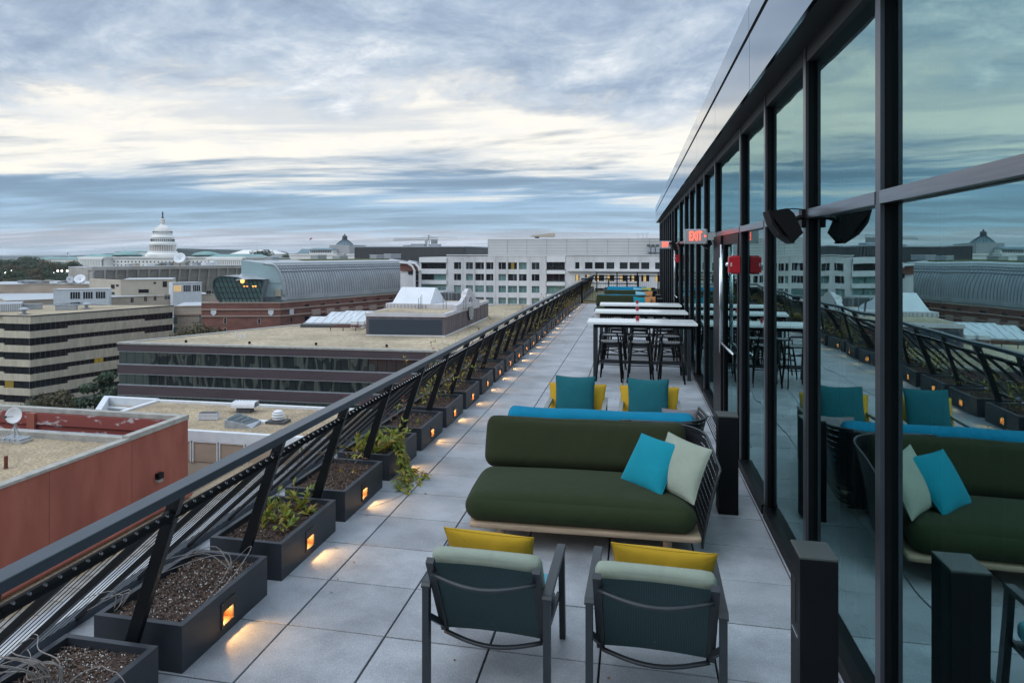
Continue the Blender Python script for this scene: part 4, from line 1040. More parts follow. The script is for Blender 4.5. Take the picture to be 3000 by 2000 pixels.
# ---- lower roof beside the terrace, and the red rendered building across it
LZ = -12.94; RX = -27.3
low_roof = thing('lower_roof', (-15, 20, LZ), kind='structure')
MB().box(RX, -3.6, -20, 60, LZ - 3, LZ).build('gravel_roof', 'gravel_tan', low_roof, world=True)
MB().box(-23.9, -22.9, -20, 60, LZ + .004, LZ + .25).build('white_coping', 'roof_light', low_roof, world=True)
pvm = MB().cbox(-.58, .58, -.58, .58, 0, .05, .01).mesh('walkway_paver'); pvm.materials.append(MATS['coping_stone'])
for k in range(40):
    y = 8 + k * 1.22
    o = link('walkway_paver', pvm, low_roof); o.location = (-24.75 + 15, y - 20, .004)
MB().box(-22.6, -3.6, -20, 60, LZ + .003, LZ + .02).build('membrane', 'coping_stone', low_roof, world=True)
MB().tube([(RX + .35, -10, LZ + .25), (RX + .35, 40.4, LZ + .25)], .14, 8).build('pipe', 'red_stucco', low_roof, world=True, smooth=True)

red = building('red_building', (-35, 25), 'brick red rendered building with gravel roof below the terrace railing')
RT = -8.02
def red_box(n, m, *a): return MB().box(*a).build(n, m, red, world=True)
red_box('wall', 'red_stucco', RX - .35, RX, -14, 40.63, GZ, RT - .12)
red_box('wall', 'red_stucco', -60, RX - .36, 40.25, 40.62, GZ, RT - .121)
red_box('coping', 'coping_stone', RX - .42, RX + .05, -14, 35.10, RT - .119, RT + .02)
red_box('coping', 'coping_stone', RX - .42, RX + .05, 35.11, 40.68, RT - .119, RT + .16)
red_box('coping', 'coping_stone', -60, RX - .43, 40.18, 40.68, RT - .118, RT + .155)
red_box('inner_coping', 'coping_stone', -60, RX - .43, 35.35, 35.75, RT - .35, RT - .04)
red_box('gravel_roof', 'gravel_tan', -60, RX - .351, -14, 35.34, RT - 3, RT - .36)
red_box('well_floor', 'gravel_tan', -60, RX - .352, 35.76, 40.24, RT - 4.6, RT - 3.4)
red_box('well_wall', 'red_peeling', -60, RX - .37, 40.10, 40.245, RT - 3.4, RT - .85)
red_box('well_wall_top', 'red_peeling', -60, RX - .371, 39.95, 40.10, RT - .85, RT - .122)
red_box('pier', 'red_stucco', -38.6, -38.0, 39.8, 39.949, RT - 3.4, RT - .123)
red_box('well_side', 'red_peeling', RX - .50, RX - .353, 35.8, 39.94, RT - 3.4, RT - .122)
for k, y in enumerate((12.0, 21.0, 29.5, 35.4)): red_box('joint', 'rust', RX, RX + .006, y - .008, y + .008, LZ, RT - .13)
wl_ = thing('wall_lamp', (RX, 37.6, -10.9), label='small black lamp fixed high on the red rendered wall', cat='lamp')
MB().box(RX + .001, RX + .28, 37.4, 37.85, -10.95, -10.62).build('housing', 'black_metal', wl_, world=True); MB().box(RX + .02, RX + .24, 37.42, 37.83, -11.14, -10.951).build('lens', 'coping_stone', wl_, world=True)
unit = thing('skylight_box', (-33, 37.5, RT - 3.4), label='stained grey metal skylight housing in the sunken part of the red roof', cat='skylight')
MB().hexa([(-39.6, 35.95, RT - 3.3), (-29.4, 35.95, RT - 3.3), (-28.9, 39.0, RT - 3.3), (-39.0, 39.0, RT - 3.3), (-39.6, 35.95, RT - 1.05), (-29.6, 35.95, RT - 1.05), (-29.2, 38.6, RT - .80), (-38.4, 38.6, RT - .80)]).build('housing', 'stained_metal', unit, world=True)
for k in range(9): MB().box(-38.2 + k * 1.05, -38.14 + k * 1.05, 36.0, 38.5, RT - 1.04, RT - .795).build('seam', 'grey_metal', unit, world=True)
dish = thing('satellite_dish', (-34.2, 34.4, RT - .36), label='white satellite dish on a tripod base on the red building roof', cat='satellite dish')
MB().box(-.7, .9, -.45, .45, 0, .12).build('ballast', 'coping_stone', dish); dm = MB()
for x in (-.55, -.2, .15, .5): dm.box(x, x + .28, -.4, .4, .121, .26)
dm.build('block', 'grey_metal', dish); MB().tube([(0.05, 0, .26), (.05, 0, 1.15)], .04, 8).tube([(-.4, -.2, .27), (.05, 0, .9)], .02, 6).tube([(.5, -.2, .27), (.05, 0, .9)], .02, 6).tube([(.05, .4, .27), (.05, 0, .9)], .02, 6).build('mast', 'grey_metal', dish)
o = MB().lathe([(.02, -.10), (.2, -.085), (.36, -.04), (.45, .03), (.44, .035), (.35, -.025), (.18, -.07), (.001, -.085)], n=28).build('reflector', 'white_metal', dish, smooth=True); o.location = (.05, -.06, 1.5); o.rotation_euler = (R(78), R(0), R(20))
MB().tube([(.05, -.1, 1.45), (.02, -.62, 1.52)], .018, 6).box(-.05, .09, -.7, -.58, 1.46, 1.6).build('feed_arm', 'dark_curb', dish)
pp = thing('vent_pipe', (-30.3, 30.0, RT - .36), label='rusty orange pipe stub standing in the gravel of the red roof', cat='pipe'); MB().tube([(0, 0, 0), (0, 0, .62)], .09, 10).build('pipe', 'rust', pp); MB().lathe([(.11, 0), (.11, .03), (.09, .05)], n=10).build('collar', 'rust', pp)

# ---- tan roofed block with the vents
TZ = -10.98; TY = 48.13
tan = building('flat_roofed_building', (-34, 52), 'low building with tan gravel roof, white edge and vents')
tfx0, tfx1 = -43.0, -14.0
MB().prism([(-41.6, TY), (tfx1, TY), (tfx1, 57.9), (-41.6, 57.4)], GZ, TZ - .12).build('wall', 'beige_brick', tan, world=True)
MB().prism([(-41.3, TY + .3), (tfx1, TY + .3), (tfx1, 57.5), (-41.3, 57.0)], TZ - .119, TZ).build('gravel_roof', 'gravel_tan', tan, world=True)
MB().box(-41.6, tfx1, TY - .15, TY + .29, TZ - .62, TZ + .12).build('fascia', 'coping_white', tan, world=True)
MB().prism([(-41.6, 57.15), (tfx1, 57.65), (tfx1, 58.05), (-41.6, 57.55)], TZ - .3, TZ + .16).build('coping', 'white_metal', tan, world=True)
MB().box(-41.75, -41.35, TY + .3, 57.14, TZ - .3, TZ + .15).build('coping', 'white_metal', tan, world=True)
for k in range(12):
    x = -40.6 + k * 2.2
    f = MB().box(x, x + 1.9, TY - .06, TY - .001, TZ - 2.15, TZ - .70).build('bay_panel', 'tan_wall', tan, world=True)
    MB().box(x - .09, x + .001, TY - .14, TY - .001, TZ - 2.2, TZ - .63).box(x + 1.9, x + 1.99, TY - .14, TY - .001, TZ - 2.2, TZ - .63).box(x + .002, x + 1.899, TY - .14, TY - .061, TZ - .70, TZ - .63).build('bay_frame', 'white_metal', f, world=True)
# open court to its left
MB().box(-47.0, -41.80, 57.3, 57.9, TZ - 5, TZ + .16).build('court_wall', 'coping_white', tan, world=True)
MB().prism([(-47.6, 57.9), (-47.0, 57.9), (-42.6, 51.2), (-43.2, 51.2)], TZ - 4.9, TZ + .15).build('court_wall', 'coping_white', tan, world=True)
MB().prism([(-47, 57.2), (-41.8, 57.2), (-41.8, 51.2), (-43.2, 51.2)], TZ - 4.8, TZ - 2.4).build('court_roof', 'roof_light', tan, world=True)
MB().box(-46.3, -41.9, 57.1, 57.29, TZ - 1.1, TZ - .5).build('court_beam', 'beige_brick', tan, world=True)
MB().tube([(-46.5, 56.9, TZ - .7), (-41.9, 56.9, TZ - .75)], .16, 8).build('court_pipe', 'white_metal', tan, world=True)
lv = thing('louvre_vent', UZ(612, 1228, TZ), rz=R(14), label='white stepped louvre vent box on the tan roof, leftmost', cat='vent')
for k in range(5): MB().box(-.78 + .015 * k, .78 - .015 * k, -.42, .42, .05 + k * .105, .125 + k * .105).build('slat', 'white_metal', lv)
MB().box(-.70, .70, -.38, .38, 0, .56).build('core', 'dark_curb', lv)
hd = thing('vent_hood', UZ(718, 1206, TZ), rz=R(10), label='white ribbed vent hood on a dark curb at the back of the tan roof', cat='vent')
MB().box(-.55, .6, -.5, .5, 0, .45).build('curb', 'dark_curb', hd)
def hood(u, v): a = math.pi * v; return (-.95 + 1.95 * u, -.62 * math.cos(a), .45 + .42 * min(1, 1.6 * math.sin(a)) ** .8)
MB().grid(hood, 8, 12, uv=False).build('hood', 'white_metal', hd); hm = MB()
for k in range(8): hm.box(-.94 + k * .265, -.90 + k * .265, -.5, .5, .86, .90)
hm.build('rib', 'white_metal', hd)
MB().quad((-.95, -.62, .45), (1.0, -.62, .45), (1.0, .62, .45), (-.95, .62, .45)).build('hood_base', 'grey_metal', hd)
sk = thing('skylight', UZ(712, 1248, TZ), rz=R(9), label='sloping glazed skylight with grey curb on the tan roof', cat='skylight')
MB().hexa([(-1.15, -.75, 0), (.95, -.75, 0), (1.15, .85, 0), (-1.0, .85, 0), (-1.15, -.75, .62), (.55, -.75, .28), (1.1, .85, .28), (-.75, .85, .85)]).build('curb', 'grey_metal', sk)
for k in range(4):
    a, b = k / 4 + .02, (k + 1) / 4 - .02
    def cr(u, v): p = Vector((-1.10, -.70, .64)).lerp(Vector((.52, -.70, .32)), u); q = Vector((-.72, .80, .86)).lerp(Vector((1.05, .80, .31)), u); return p.lerp(q, v) + Vector((0, 0, .015))
    MB().quad(cr(a, .03), cr(b, .03), cr(b, .97), cr(a, .97)).build('pane', 'city_glass', sk)
fan = thing('roof_ventilator', UZ(815, 1238, TZ), label='white domed ringed ventilator on a dark curb, rightmost on the tan roof', cat='ventilator')
MB().box(-.78, .78, -.62, .62, 0, .2).build('curb', 'dark_curb', fan)
MB().box(-1.9, -.8, -.3, .3, .0, .1).build('pad', 'white_metal', fan)
for k, (r, z) in enumerate([(.44, .25), (.50, .44), (.47, .63)]): MB().lathe([(r - .06, z), (r, z + .04), (r, z + .12), (r - .05, z + .17)], n=24).build('ring', 'white_metal', fan, smooth=True)
MB().lathe([(.30, .2), (.32, .8), (.40, .82), (.36, .92), (.2, .99), (.02, 1.01)], n=24).build('dome', 'white_metal', fan, smooth=True)
MB().tube([(.72, .2, 0), (.72, .2, .55)], .02, 6).build('conduit', 'dark_curb', fan)

# ---- purple brick block with mirror glazing
d_p = 122.0
P0 = U(347, 1002.5, d_p); PZ = P0.z
P1 = UZ(1560, 1034.5, PZ); PB = UZ(865.6, 951, PZ); PB2 = PB + (PB - P0) * 1.9
pur = building('purple_building', P0, 'dark purple brick office block with mirror glass bands and gravel roof')
fp = Face(P0, P1); off = back(P0, P1, 1.0)
farR = P1 + back(P0, P1, 150)
core = [P0 + off * .35 + fp.t * .35, P1 + off * .35, farR, PB2]
slab('glass_core', 'city_glass_dark', pur, core, GZ, PZ - .5)
slab('gravel_roof', 'gravel_far', pur, [P0 + off * .3 + fp.t * .5, P1 + off * .3, farR, PB2], PZ - .49, PZ - .12)
floors = [(440, 515), (655, 745), (865, 960)]
zz = []
for a, b in floors:
    z1 = fp.at(348, 880 + a / 3.5104)[1]; z0 = fp.at(348, 880 + b / 3.5104)[1]; zz.append((z0, z1))
H_fl = zz[0][1] - zz[1][1]
zz += [(zz[2][0] - H_fl * k, zz[2][1] - H_fl * k) for k in (1, 2, 3, 4)]
lf = Face(P0 + (PB2 - P0) * 1.0, P0)
for k, (z0, z1) in enumerate(zz):
    b = MB(); fp.mb(b, 0, fp.L, z0, z1, -.6, .25); b.build('spandrel', 'purple_brick', pur, world=True)
    b = MB(); fp.mb(b, 0, fp.L, z0 - .12, z0 - .001, -.5, .20); fp.mb(b, 0, fp.L, z1 + .001, z1 + .10, -.5, .20); b.build('trim', 'grey_metal', pur, world=True)
    b = MB(); lf.mb(b, 0, lf.L - .3, z0, z1, -.6, .10); b.build('spandrel', 'purple_brick', pur, world=True)
b = MB(); fp.mb(b, -.1, fp.L, PZ - .25, PZ + .02, -.9, .35); lf.mb(b, 0, lf.L, PZ - .24, PZ + .03, -.9, .30); b.build('coping', 'coping_stone', pur, world=True)
for row in range(3):
    zt, zb = zz[row][0] - .13, zz[row + 1][1] + .11
    px = 350; n = 46; wv = fp.L / n
    for k in range(n): fp.block('pane', 'mirror_glass', pur, k * wv + .04, (k + 1) * wv - .04, zb, zt, -.22, -.10)
# roof plant house with louvres
q = lambda x, y: (850 + x / 3.92, 840 + y / 3.92)
RZp = PZ - .12
A = UZ(*q(872, 560), RZp); B = UZ(*q(1782, 573), RZp); C = UZ(*q(2276, 352), RZp)
ph = building('plant_house', A, 'roof plant house with blue-grey louvres and pale cap on the purple block'); ph.location.z = RZp
f1, f2 = Face(A, B), Face(B, C); hT = f1.at(*q(880, 300))[1]; hB = f1.at(*q(880, 340))[1]
D_ = A + (C - B)
slab('wall', 'purple_panel', ph, [A, B, C, D_], RZp + .01, hB)
b = MB().prism([(p.x, p.y) for p in [A + back(A, B, -.15) - f1.t * .15, B + back(A, B, -.15) + f2.n * .15, C + f2.n * .15, D_ - f1.t * .15]], hB + .01, hT); b.build('cap', 'pale_render', ph, world=True)
slab('gravel_top', 'gravel_far', ph, [A + back(A, B, .6) + f1.t * .5, B + back(A, B, .6) - f1.t * .5, C - f1.t * .5, D_ + f1.t * .5], hT + .002, hT + .05)
u0, zt = f1.at(*q(905, 365)); u1, zb = f1.at(*q(1740, 550)); n = 22
f1.block('louvre_back', 'dark_curb', ph, u0, u1, zb, zt, .0, .05)
for k in range(n): z = zb + (zt - zb) * (k + .5) / n; b = MB().hexa([f1.p(u0, z - .07, .06), f1.p(u1, z - .07, .06), f1.p(u1, z - .05, .02), f1.p(u0, z - .05, .02), f1.p(u0, z - .03, .16), f1.p(u1, z - .03, .16), f1.p(u1, z + .07, .05), f1.p(u0, z + .07, .05)]); b.build('slat', 'louver_blue', ph, world=True)
f1.block('flashing', 'white_metal', ph, 0, f1.L, RZp + .02, RZp + .22, .0, .12); f2.block('flashing', 'white_metal', ph, .13, f2.L, RZp + .02, RZp + .22, .0, .12)
for k in range(1, 9): f2.block('panel_joint', 'dark_curb', ph, f2.L * k / 9 - .03, f2.L * k / 9 + .03, RZp + .3, hB - .05, .0, .03)
# pointed parapet with the round louvred vent
def fpt(x, y): return f2.at(*q(x, y))
prof = [(1900, 215), (1950, 190), (1985, 140), (2036, 22), (2062, 20), (2085, 60), (2112, 120), (2135, 142), (2165, 140), (2165, 235), (1900, 300)]
b = MB(); pts = [fpt(*p) for p in prof]; n = len(pts)
b.v += [tuple(f2.p(u, z, .20)) for u, z in pts] + [tuple(f2.p(u, z, -.55)) for u, z in pts]
b.f += [tuple(range(n)), tuple(reversed(range(n, 2 * n)))] + [(i, n + i, n + (i + 1) % n, (i + 1) % n) for i in range(n)]
b.build('pointed_parapet', 'pale_render', ph, world=True)
(ux, zc), (_, zt), (_, zb) = fpt(2061, 252), fpt(2061, 122), fpt(2061, 388); rad_z = (zt - zb) / 2; rad_u = rad_z * .92
b = MB(); ring = [(ux + rad_u * math.cos(2 * math.pi * k / 28), zc + rad_z * math.sin(2 * math.pi * k / 28)) for k in range(28)]
b.v += [tuple(f2.p(u, z, .33)) for u, z in ring] + [tuple(f2.p(u, z, .21)) for u, z in ring]; b.f += [tuple(range(28))] + [(i, 28 + i, 28 + (i + 1) % 28, (i + 1) % 28) for i in range(28)]
v = b.build('round_vent', 'dark_curb', ph, world=True)
b = MB()
for k in range(1, 18):
    z = zc - rad_z + 2 * rad_z * k / 18; w_ = rad_u * math.sqrt(max(0, 1 - ((z - zc) / rad_z) ** 2)); f2.mb(b, ux - w_, ux + w_, z - .05, z + .04, .335, .40)
b.build('vent_slat', 'white_metal', v, world=True)
# white pitched plant enclosure
tnt = building('pitched_enclosure', UZ(*q(1400, 180), hT), 'bright white pitched metal enclosure on top of the plant house'); tnt.location.z = hT
A2 = UZ(*q(1098, 240), hT); B2 = UZ(*q(1940, 262), hT + .0); ft = Face(A2, B2)
bz = ft.at(*q(1110, 188))[1]; dep = 9.0; bo = -ft.n
slab('base', 'pale_render', tnt, [A2, B2, B2 + bo * dep, A2 + bo * dep], hT + .06, bz)
ua, _ = ft.at(*q(1165, 185)); ub, zp = ft.at(*q(1262, 15)); uc, _ = ft.at(*q(1677, 15)); ud, _ = ft.at(*q(1600, 185)); ue = ft.at(*q(1722, 120))[0]
MB().hexa([ft.p(ua, bz + .01, -.3), ft.p(ud, bz + .01, -.3), ft.p(ud, bz + .01, -dep), ft.p(ua, bz + .01, -dep), ft.p(ua + .6, zp, -3.6), ft.p(ud - .2, zp, -3.6), ft.p(ud - .2, zp, -4.6), ft.p(ua + .6, zp, -4.6)]).build('roof', 'white_roof', tnt, world=True)
b = MB()
for k in range(1, 24):
    t = k / 24; u = ua + (ud - ua) * t; uu = ua + .6 + (ud - .8 - ua) * t; b.beam(ft.p(u, bz + .03, -.28), ft.p(uu, zp + .02, -3.6), .05, .06, tuple(ft.t))
b.build('seam', 'white_metal', tnt, world=True)
for k in range(12): u = .3 + k * .75; ft.block('bracket', 'coping_stone', tnt, u, u + .12, hT + .1, bz - .2, .0, .12)
# vents, ladders, antennas near it
gear = thing('roof_antenna_mast', UZ(*q(1495, 255), hT + .06), label='thin antenna masts clustered in front of the white enclosure', cat='antenna')
b = MB()
for dx in (-.35, 0, .3, 4.6, 5.2, 8.7, 9.1): b.tube([(dx, 0, 0), (dx, 0, 2.4 + .5 * math.sin(dx * 7))], .05, 5)
b.build('mast', 'dark_curb', gear)
b = MB(); b.lathe([(.02, 0), (.45, .06), (.72, .26), (.70, .28), (.4, .1), (.01, .04)], n=16); o = b.build('dish', 'white_metal', gear, smooth=True); o.location = (8.9, -.2, 2.9); o.rotation_euler = (R(80), 0, R(-30))
ct = thing('cooling_unit', UZ(*q(1830, 170), bz), label='dark cooling plant with ladder behind the antenna masts', cat='cooling plant')
MB().box(-3.2, 3.0, 3, 8, 0, 1.6).build('casing', 'dark_curb', ct); b = MB()
for k in range(9): b.box(-3.4 + k * .85, -3.35 + k * .85, 2.9, 2.95, 0, 2.9)
b.box(-3.4, 3.45, 2.9, 2.95, 2.85, 2.9).box(-3.4, 3.45, 2.9, 2.95, 2.2, 2.25); b.build('guard_rail', 'grey_metal', ct); b = MB()
for k in range(6): b.box(-.9, -.2, 2.6, 2.65, .2 + k * .35, .25 + k * .35)
b.box(-.95, -.88, 2.6, 2.65, 0, 2.6).box(-.22, -.15, 2.6, 2.65, 0, 2.6); b.build('ladder', 'grey_metal', ct)
# ridge skylights
for k, (x0, x1, y0, y1, nm) in enumerate([(165, 872, 350, 408, 'nearest'), (395, 872, 333, 352, 'middle'), (565, 872, 318, 336, 'farthest')]):
    s0 = UZ(*q(x0, 466 - 28 * k), RZp); s1_ = UZ(*q(x1 + 60, 472 - 28 * k), RZp); fs = Face(s0, s1_)
    r = building('ridge_skylight', s0, '%s of the white glazed ridge skylights on the purple block roof' % nm, 'skylight', 'ridge skylights'); r.location.z = RZp
    zc1 = fs.at(*q(x0 + 40, y1 + 6))[1]; zc2 = zc1 + 1.15
    b = MB(); fs.mb(b, -.8, fs.L, RZp + .01, zc1 - .3, -4.4, .3); b.build('curb', 'dark_curb', r, world=True); b = MB(); fs.mb(b, -.2, fs.L, zc1 - .29, zc1, -4.0, .2); b.build('curb_cap', 'grey_metal', r, world=True)
    n = 8
    for i in range(n):
        a, c = fs.L * i / n + .03, fs.L * (i + 1) / n - .03; ap = fs.L * (i + .5) / n
        m_ = MB(); m_.poly([fs.p(a, zc1 + .02, .0), fs.p(c, zc1 + .02, .0), fs.p(c + .9, zc2, -2.0), fs.p(a + .9, zc2, -2.0)]); m_.poly([fs.p(a, zc1 + .02, -4.0), fs.p(a + .9, zc2, -2.0), fs.p(c + .9, zc2, -2.0), fs.p(c, zc1 + .02, -4.0)]); m_.build('pane', 'skylight_sheet', r, world=True)
        m_ = MB(); m_.beam(fs.p(a, zc1 + .04, .02), fs.p(a + .9, zc2 + .02, -2.0), .07, .07, tuple(fs.t)); m_.build('glazing_bar', 'grey_metal', r, world=True)
ac = thing('condenser_unit', UZ(*q(785, 487), RZp), label='pair of small white condensers on a rusty frame by the louvred wall', cat='condenser')
MB().box(-1.5, -.1, -.5, .6, .3, 1.6).box(.1, 1.2, -.2, .8, .3, 1.6).build('casing', 'white_metal', ac); MB().box(-.3, .2, -.53, -.501, .35, .9).build('grille', 'dark_curb', ac)
b = MB()
for k in range(10): b.box(-4.2 + k * .62, -4.1 + k * .62, -4.0, -.6, .75, .85)
for k in range(3): b.box(-4.3 + k * 2.6, -4.15 + k * 2.6, -4.0, -3.9, 0, .75)
b.box(-4.3, 2, -4.0, -3.88, .86, .95).box(-4.3, 2, -.7, -.58, .86, .95); b.build('rusty_frame', 'rust', ac)
vp = thing('roof_vent_pipes', UZ(692, 990, RZp), label='row of three small white vent pipes on the purple block roof', cat='pipe')
for dx, h in ((0, 1.1), (.9, .7), (1.8, .7)): MB().tube([(dx, 0, 0), (dx, 0, h)], .13, 8).build('pipe', 'white_metal', vp)
for k, (x, y) in enumerate([(545, 1007), (731, 1011), (926, 1014.5), (1133, 1020)]):
    v = thing('roof_drain_cap', UZ(x, y - 4, PZ + .03), label='%s of the little black caps along the purple block roof edge' % ['leftmost', 'second', 'third', 'rightmost'][k], cat='roof cap', group='black caps on the roof edge'); MB().lathe([(.22, 0), (.22, .3), (.12, .42), (.02, .44)], n=8).build('cap', 'black_metal', v)

# ---- beige banded office block on the left
d_b = 183.0
B0 = U(89, 929, d_b); BZ = B0.z; B1 = UZ(508.5, 897.6, BZ); BL = UZ(-260, 921.5, BZ)
bei = building('banded_office_block', B0, 'beige precast office block with dark ribbon windows and gravel roof')
fb, fl = Face(B0, B1), Face(BL, B0)
BBk = UZ(65, 893, BZ)
slab('core', 'city_glass_dark', bei, [B0 + (B1 - B0) * .01 + back(B0, B1, .6), B1 + back(B0, B1, .6), B1 + back(B0, B1, 40), BL + back(BL, B0, 60), BL + back(BL, B0, .6)], GZ, BZ - .6)
slab('gravel_roof', 'gravel_far', bei, [B0 + back(B0, B1, .5), B1 + back(B0, B1, .5), UZ(500, 893.5, BZ), BBk, UZ(-200, 893, BZ), BL], BZ - .59, BZ - .05)
cr = lambda x, y: (x / 3.92, 850 + y / 3.92)
zt = BZ + .1
pitch = (fb.at(*cr(350, 550))[1] - fb.at(*cr(350, 1210))[1]) / 4; z_first = fb.at(*cr(350, 388))[1]; sp_h = pitch * .50
stops = [(0, fb.at(*cr(785, 420))[0], 1), (fb.at(*cr(785, 420))[0], fb.at(*cr(1660, 340))[0], 0), (fb.at(*cr(1660, 340))[0], fb.L, 1)]
for k in range(-1, 8):
    ztop = zt if k < 0 else z_first - k * pitch - pitch * .52
    zbot = z_first if k < 0 else z_first - (k + 1) * pitch
    for (a, b_, deep) in stops:
        m_ = MB(); fb.mb(m_, a + (.01 if a else 0), b_, zbot, (ztop if k < 0 else ztop + (0 if deep else .62)), -.7, .0 if a else .0); m_.build('spandrel', 'beige_precast', bei, world=True)
    m_ = MB(); fl.mb(m_, 0, fl.L - 8.2, zbot + .0, (ztop if k < 0 else ztop + .45), -.7, -.25); m_.build('spandrel', 'beige_precast', bei, world=True)
    m_ = MB(); fl.mb(m_, fl.L - 8.19, fl.L - .002, zbot, ztop, -.7, .0); m_.build('spandrel', 'beige_precast', bei, world=True)
b = MB(); fb.mb(b, -.1, fb.L, zt + .001, zt + .25, -.6, .08); fl.mb(b, 0, fl.L, zt + .002, zt + .24, -.6, .07); b.build('coping', 'dark_curb', bei, world=True)
rd = random.Random(5)
for k in range(7):
    z1 = z_first - k * pitch; z0 = z1 - pitch * .52; n = 32
    for i in range(n):
        u0, u1 = fb.L * i / n, fb.L * (i + 1) / n; m_ = 'city_glass_dark'
        if (k, i) in ((3, 13), (3, 14)): m_ = 'window_lit_yellow'
        if (k, i) == (4, 2): m_ = 'city_glass_dark'
        fb.block('pane', m_, bei, u0 + .05, u1 - .05, z0, z1, -.55, -.35)
    for i in range(n): fb.block('window_mullion', 'dark_curb', bei, fb.L * i / n - .049, fb.L * i / n + .049, z0, z1, -.56, -.28)
    for i in range(11):
        u1 = fl.L - i * 2.7; m_ = 'window_lit_yellow' if (k, i) in ((3, 6), (4, 2)) else 'city_glass_dark'; fl.block('pane', m_, bei, u1 - 2.6, u1 - .12, z0, z1, -.6, -.4)
pent = building('roof_penthouse', cr(0, 0), 'grey ribbed metal penthouse at the left end of the beige roof'); a0 = UZ(*cr(-420, 262), BZ); a1 = UZ(*cr(248, 240), BZ); pent.location = (a1.x, a1.y, BZ); fpn = Face(a0, a1); hpt = fpn.at(*cr(200, 155))[1]
slab('casing', 'grey_metal', pent, [a0, a1, a1 + back(a0, a1, 12), a0 + back(a0, a1, 12)], BZ, hpt)
for k in range(26): u = fpn.L * (k + .5) / 26; fpn.block('rib', 'white_metal', pent, u - .08, u + .08, BZ + .1, hpt - .05, .0, .12)
for k, (x, y) in enumerate([(275, 275), (993, 212)]):
    v = thing('roof_vent', UZ(*cr(x, y), BZ), label=['small grey mushroom vent at the near edge of the beige roof', 'small grey mushroom vent at the far side of the beige roof'][k], cat='vent'); MB().lathe([(.9, 0), (.9, .25), (.45, .3), (.5, 1.0), (1.3, 1.1), (1.3, 1.4), (.6, 1.8), (.05, 1.9)], n=14).build('vent', 'grey_metal', v); MB().box(-1.2, 1.2, -1.2, 1.2, -.04, .02).build('base', 'dark_curb', v)
for k, (x0, x1, y0, y1) in enumerate([(250, 465, 222, 186), (632, 870, 228, 206)]):
    a, c = UZ(*cr(x0, y0), BZ), UZ(*cr(x1, y0 - 4), BZ); v = thing('low_duct', a, label=['long low grey duct beside the beige roof penthouse', 'short low grey duct in the middle of the beige roof'][k], cat='duct'); f_ = Face(a, c); m_ = MB(); f_.mb(m_, 0, f_.L, BZ, BZ + 1.3, -2.2, 0); m_.build('casing', 'grey_metal', v, world=True); m_ = MB(); f_.mb(m_, -.1, f_.L + .1, BZ + 1.301, BZ + 1.45, -2.3, .1); m_.build('lid', 'stained_metal', v, world=True)
# ---- brick museum with the barrel roof and the glass eye
d_m = 190.0
M0 = U(821.7, 888.5, d_m); MZ = M0.z; ML = UZ(590, 889.0, MZ); MR = UZ(1290, 851.5, MZ)
mus = building('brick_museum', M0, 'red brick museum with stone string courses below the metal barrel roof')
fL, fR = Face(ML, M0), Face(M0, MR)
m2 = lambda x, y: (600 + x / 3.36, 640 + y / 3.36)
inn = back(M0, MR, 26)
slab('wall', 'museum_brick', mus, [ML, M0, MR, MR + inn, ML + back(ML, M0, 30)], GZ, MZ)
b = MB(); fL.mb(b, 0, fL.L, MZ + .001, MZ + .3, -.8, .12); fR.mb(b, 0, fR.L, MZ + .002, MZ + .28, -.8, .12); b.build('coping', 'sandstone_trim', mus, world=True)
for yl, yr in ((895, 792), (960, 862)):
    zl = fL.at(*m2(300, yl))[1]; b = MB(); fL.mb(b, 0, fL.L, zl - .16, zl + .16, 0, .25); fR.mb(b, .001, fR.L, zl - .16, zl + .16, 0, .25); b.build('string_course', 'sandstone_trim', mus, world=True)
for x0, x1, y0, y1 in ((190, 212, 982, 1032), (524, 547, 987, 1037), (190, 212, 1077, 1125), (524, 547, 1085, 1130)): fL.window(mus, *[600 + x0 / 3.36, 600 + x1 / 3.36, 640 + y0 / 3.36, 640 + y1 / 3.36], 'city_glass', 'sandstone_trim')
for x in (88, 652):
    u, z = fL.at(*m2(x, 920)); b = MB(); b.poly([fL.p(u - .7, z + .9, .2), fL.p(u - .7, z - .4, .2), fL.p(u, z - 1.0, .2), fL.p(u + .7, z - .4, .2), fL.p(u + .7, z + .9, .2)]); fL.mb(b, u - .6, u + .6, z - .3, z + .8, 0, .19); b.build('shield', 'coping_white', mus, world=True)
u, z = fR.at(*m2(852, 918)); b = MB(); fR.mb(b, u - .7, u + .7, z - .8, z + .9, 0, .2); b.build('shield', 'coping_white', mus, world=True)
for x0, x1, y0, y1 in ((983, 1025, 850, 870), (1138, 1178, 837, 855), (1285, 1322, 822, 840), (1425, 1460, 810, 828), (1560, 1592, 798, 815), (1688, 1720, 787, 803), (1810, 1842, 777, 792), (980, 1025, 962, 1008), (1138, 1178, 945, 990), (1285, 1322, 930, 970), (845, 858, 975, 1022)):
    fR.window(mus, 600 + x0 / 3.36, 600 + x1 / 3.36, 640 + y0 / 3.36, 640 + y1 / 3.36, 'city_glass_dark', 'museum_brick')
for k in range(6):
    u, z = fR.at(*m2(1085 + k * 140, 925 - k * 11)); b = MB(); fR.mb(b, u - 1.6, u + 1.6, z - .6, z + .9, 0, .6); b.build('merlon', 'sandstone_trim', mus, world=True)
bar = building('barrel_roof', M0, 'long silver ribbed barrel roof with teal end wall above the brick museum')
bar.location.z = MZ
set_ = .6
O = M0 + inn.normalized() * set_ - fL.t * .5 + fR.t * 2.6; ux_ = fR.t; vx = Vector((-fL.t.x, -fL.t.y, 0)); Lb = fR.L * .86
z_b = fL.at(*m2(752, 775))[1]; z_t = fL.at(*m2(620, 452))[1]; z_l = fL.at(*m2(338, 412))[1]
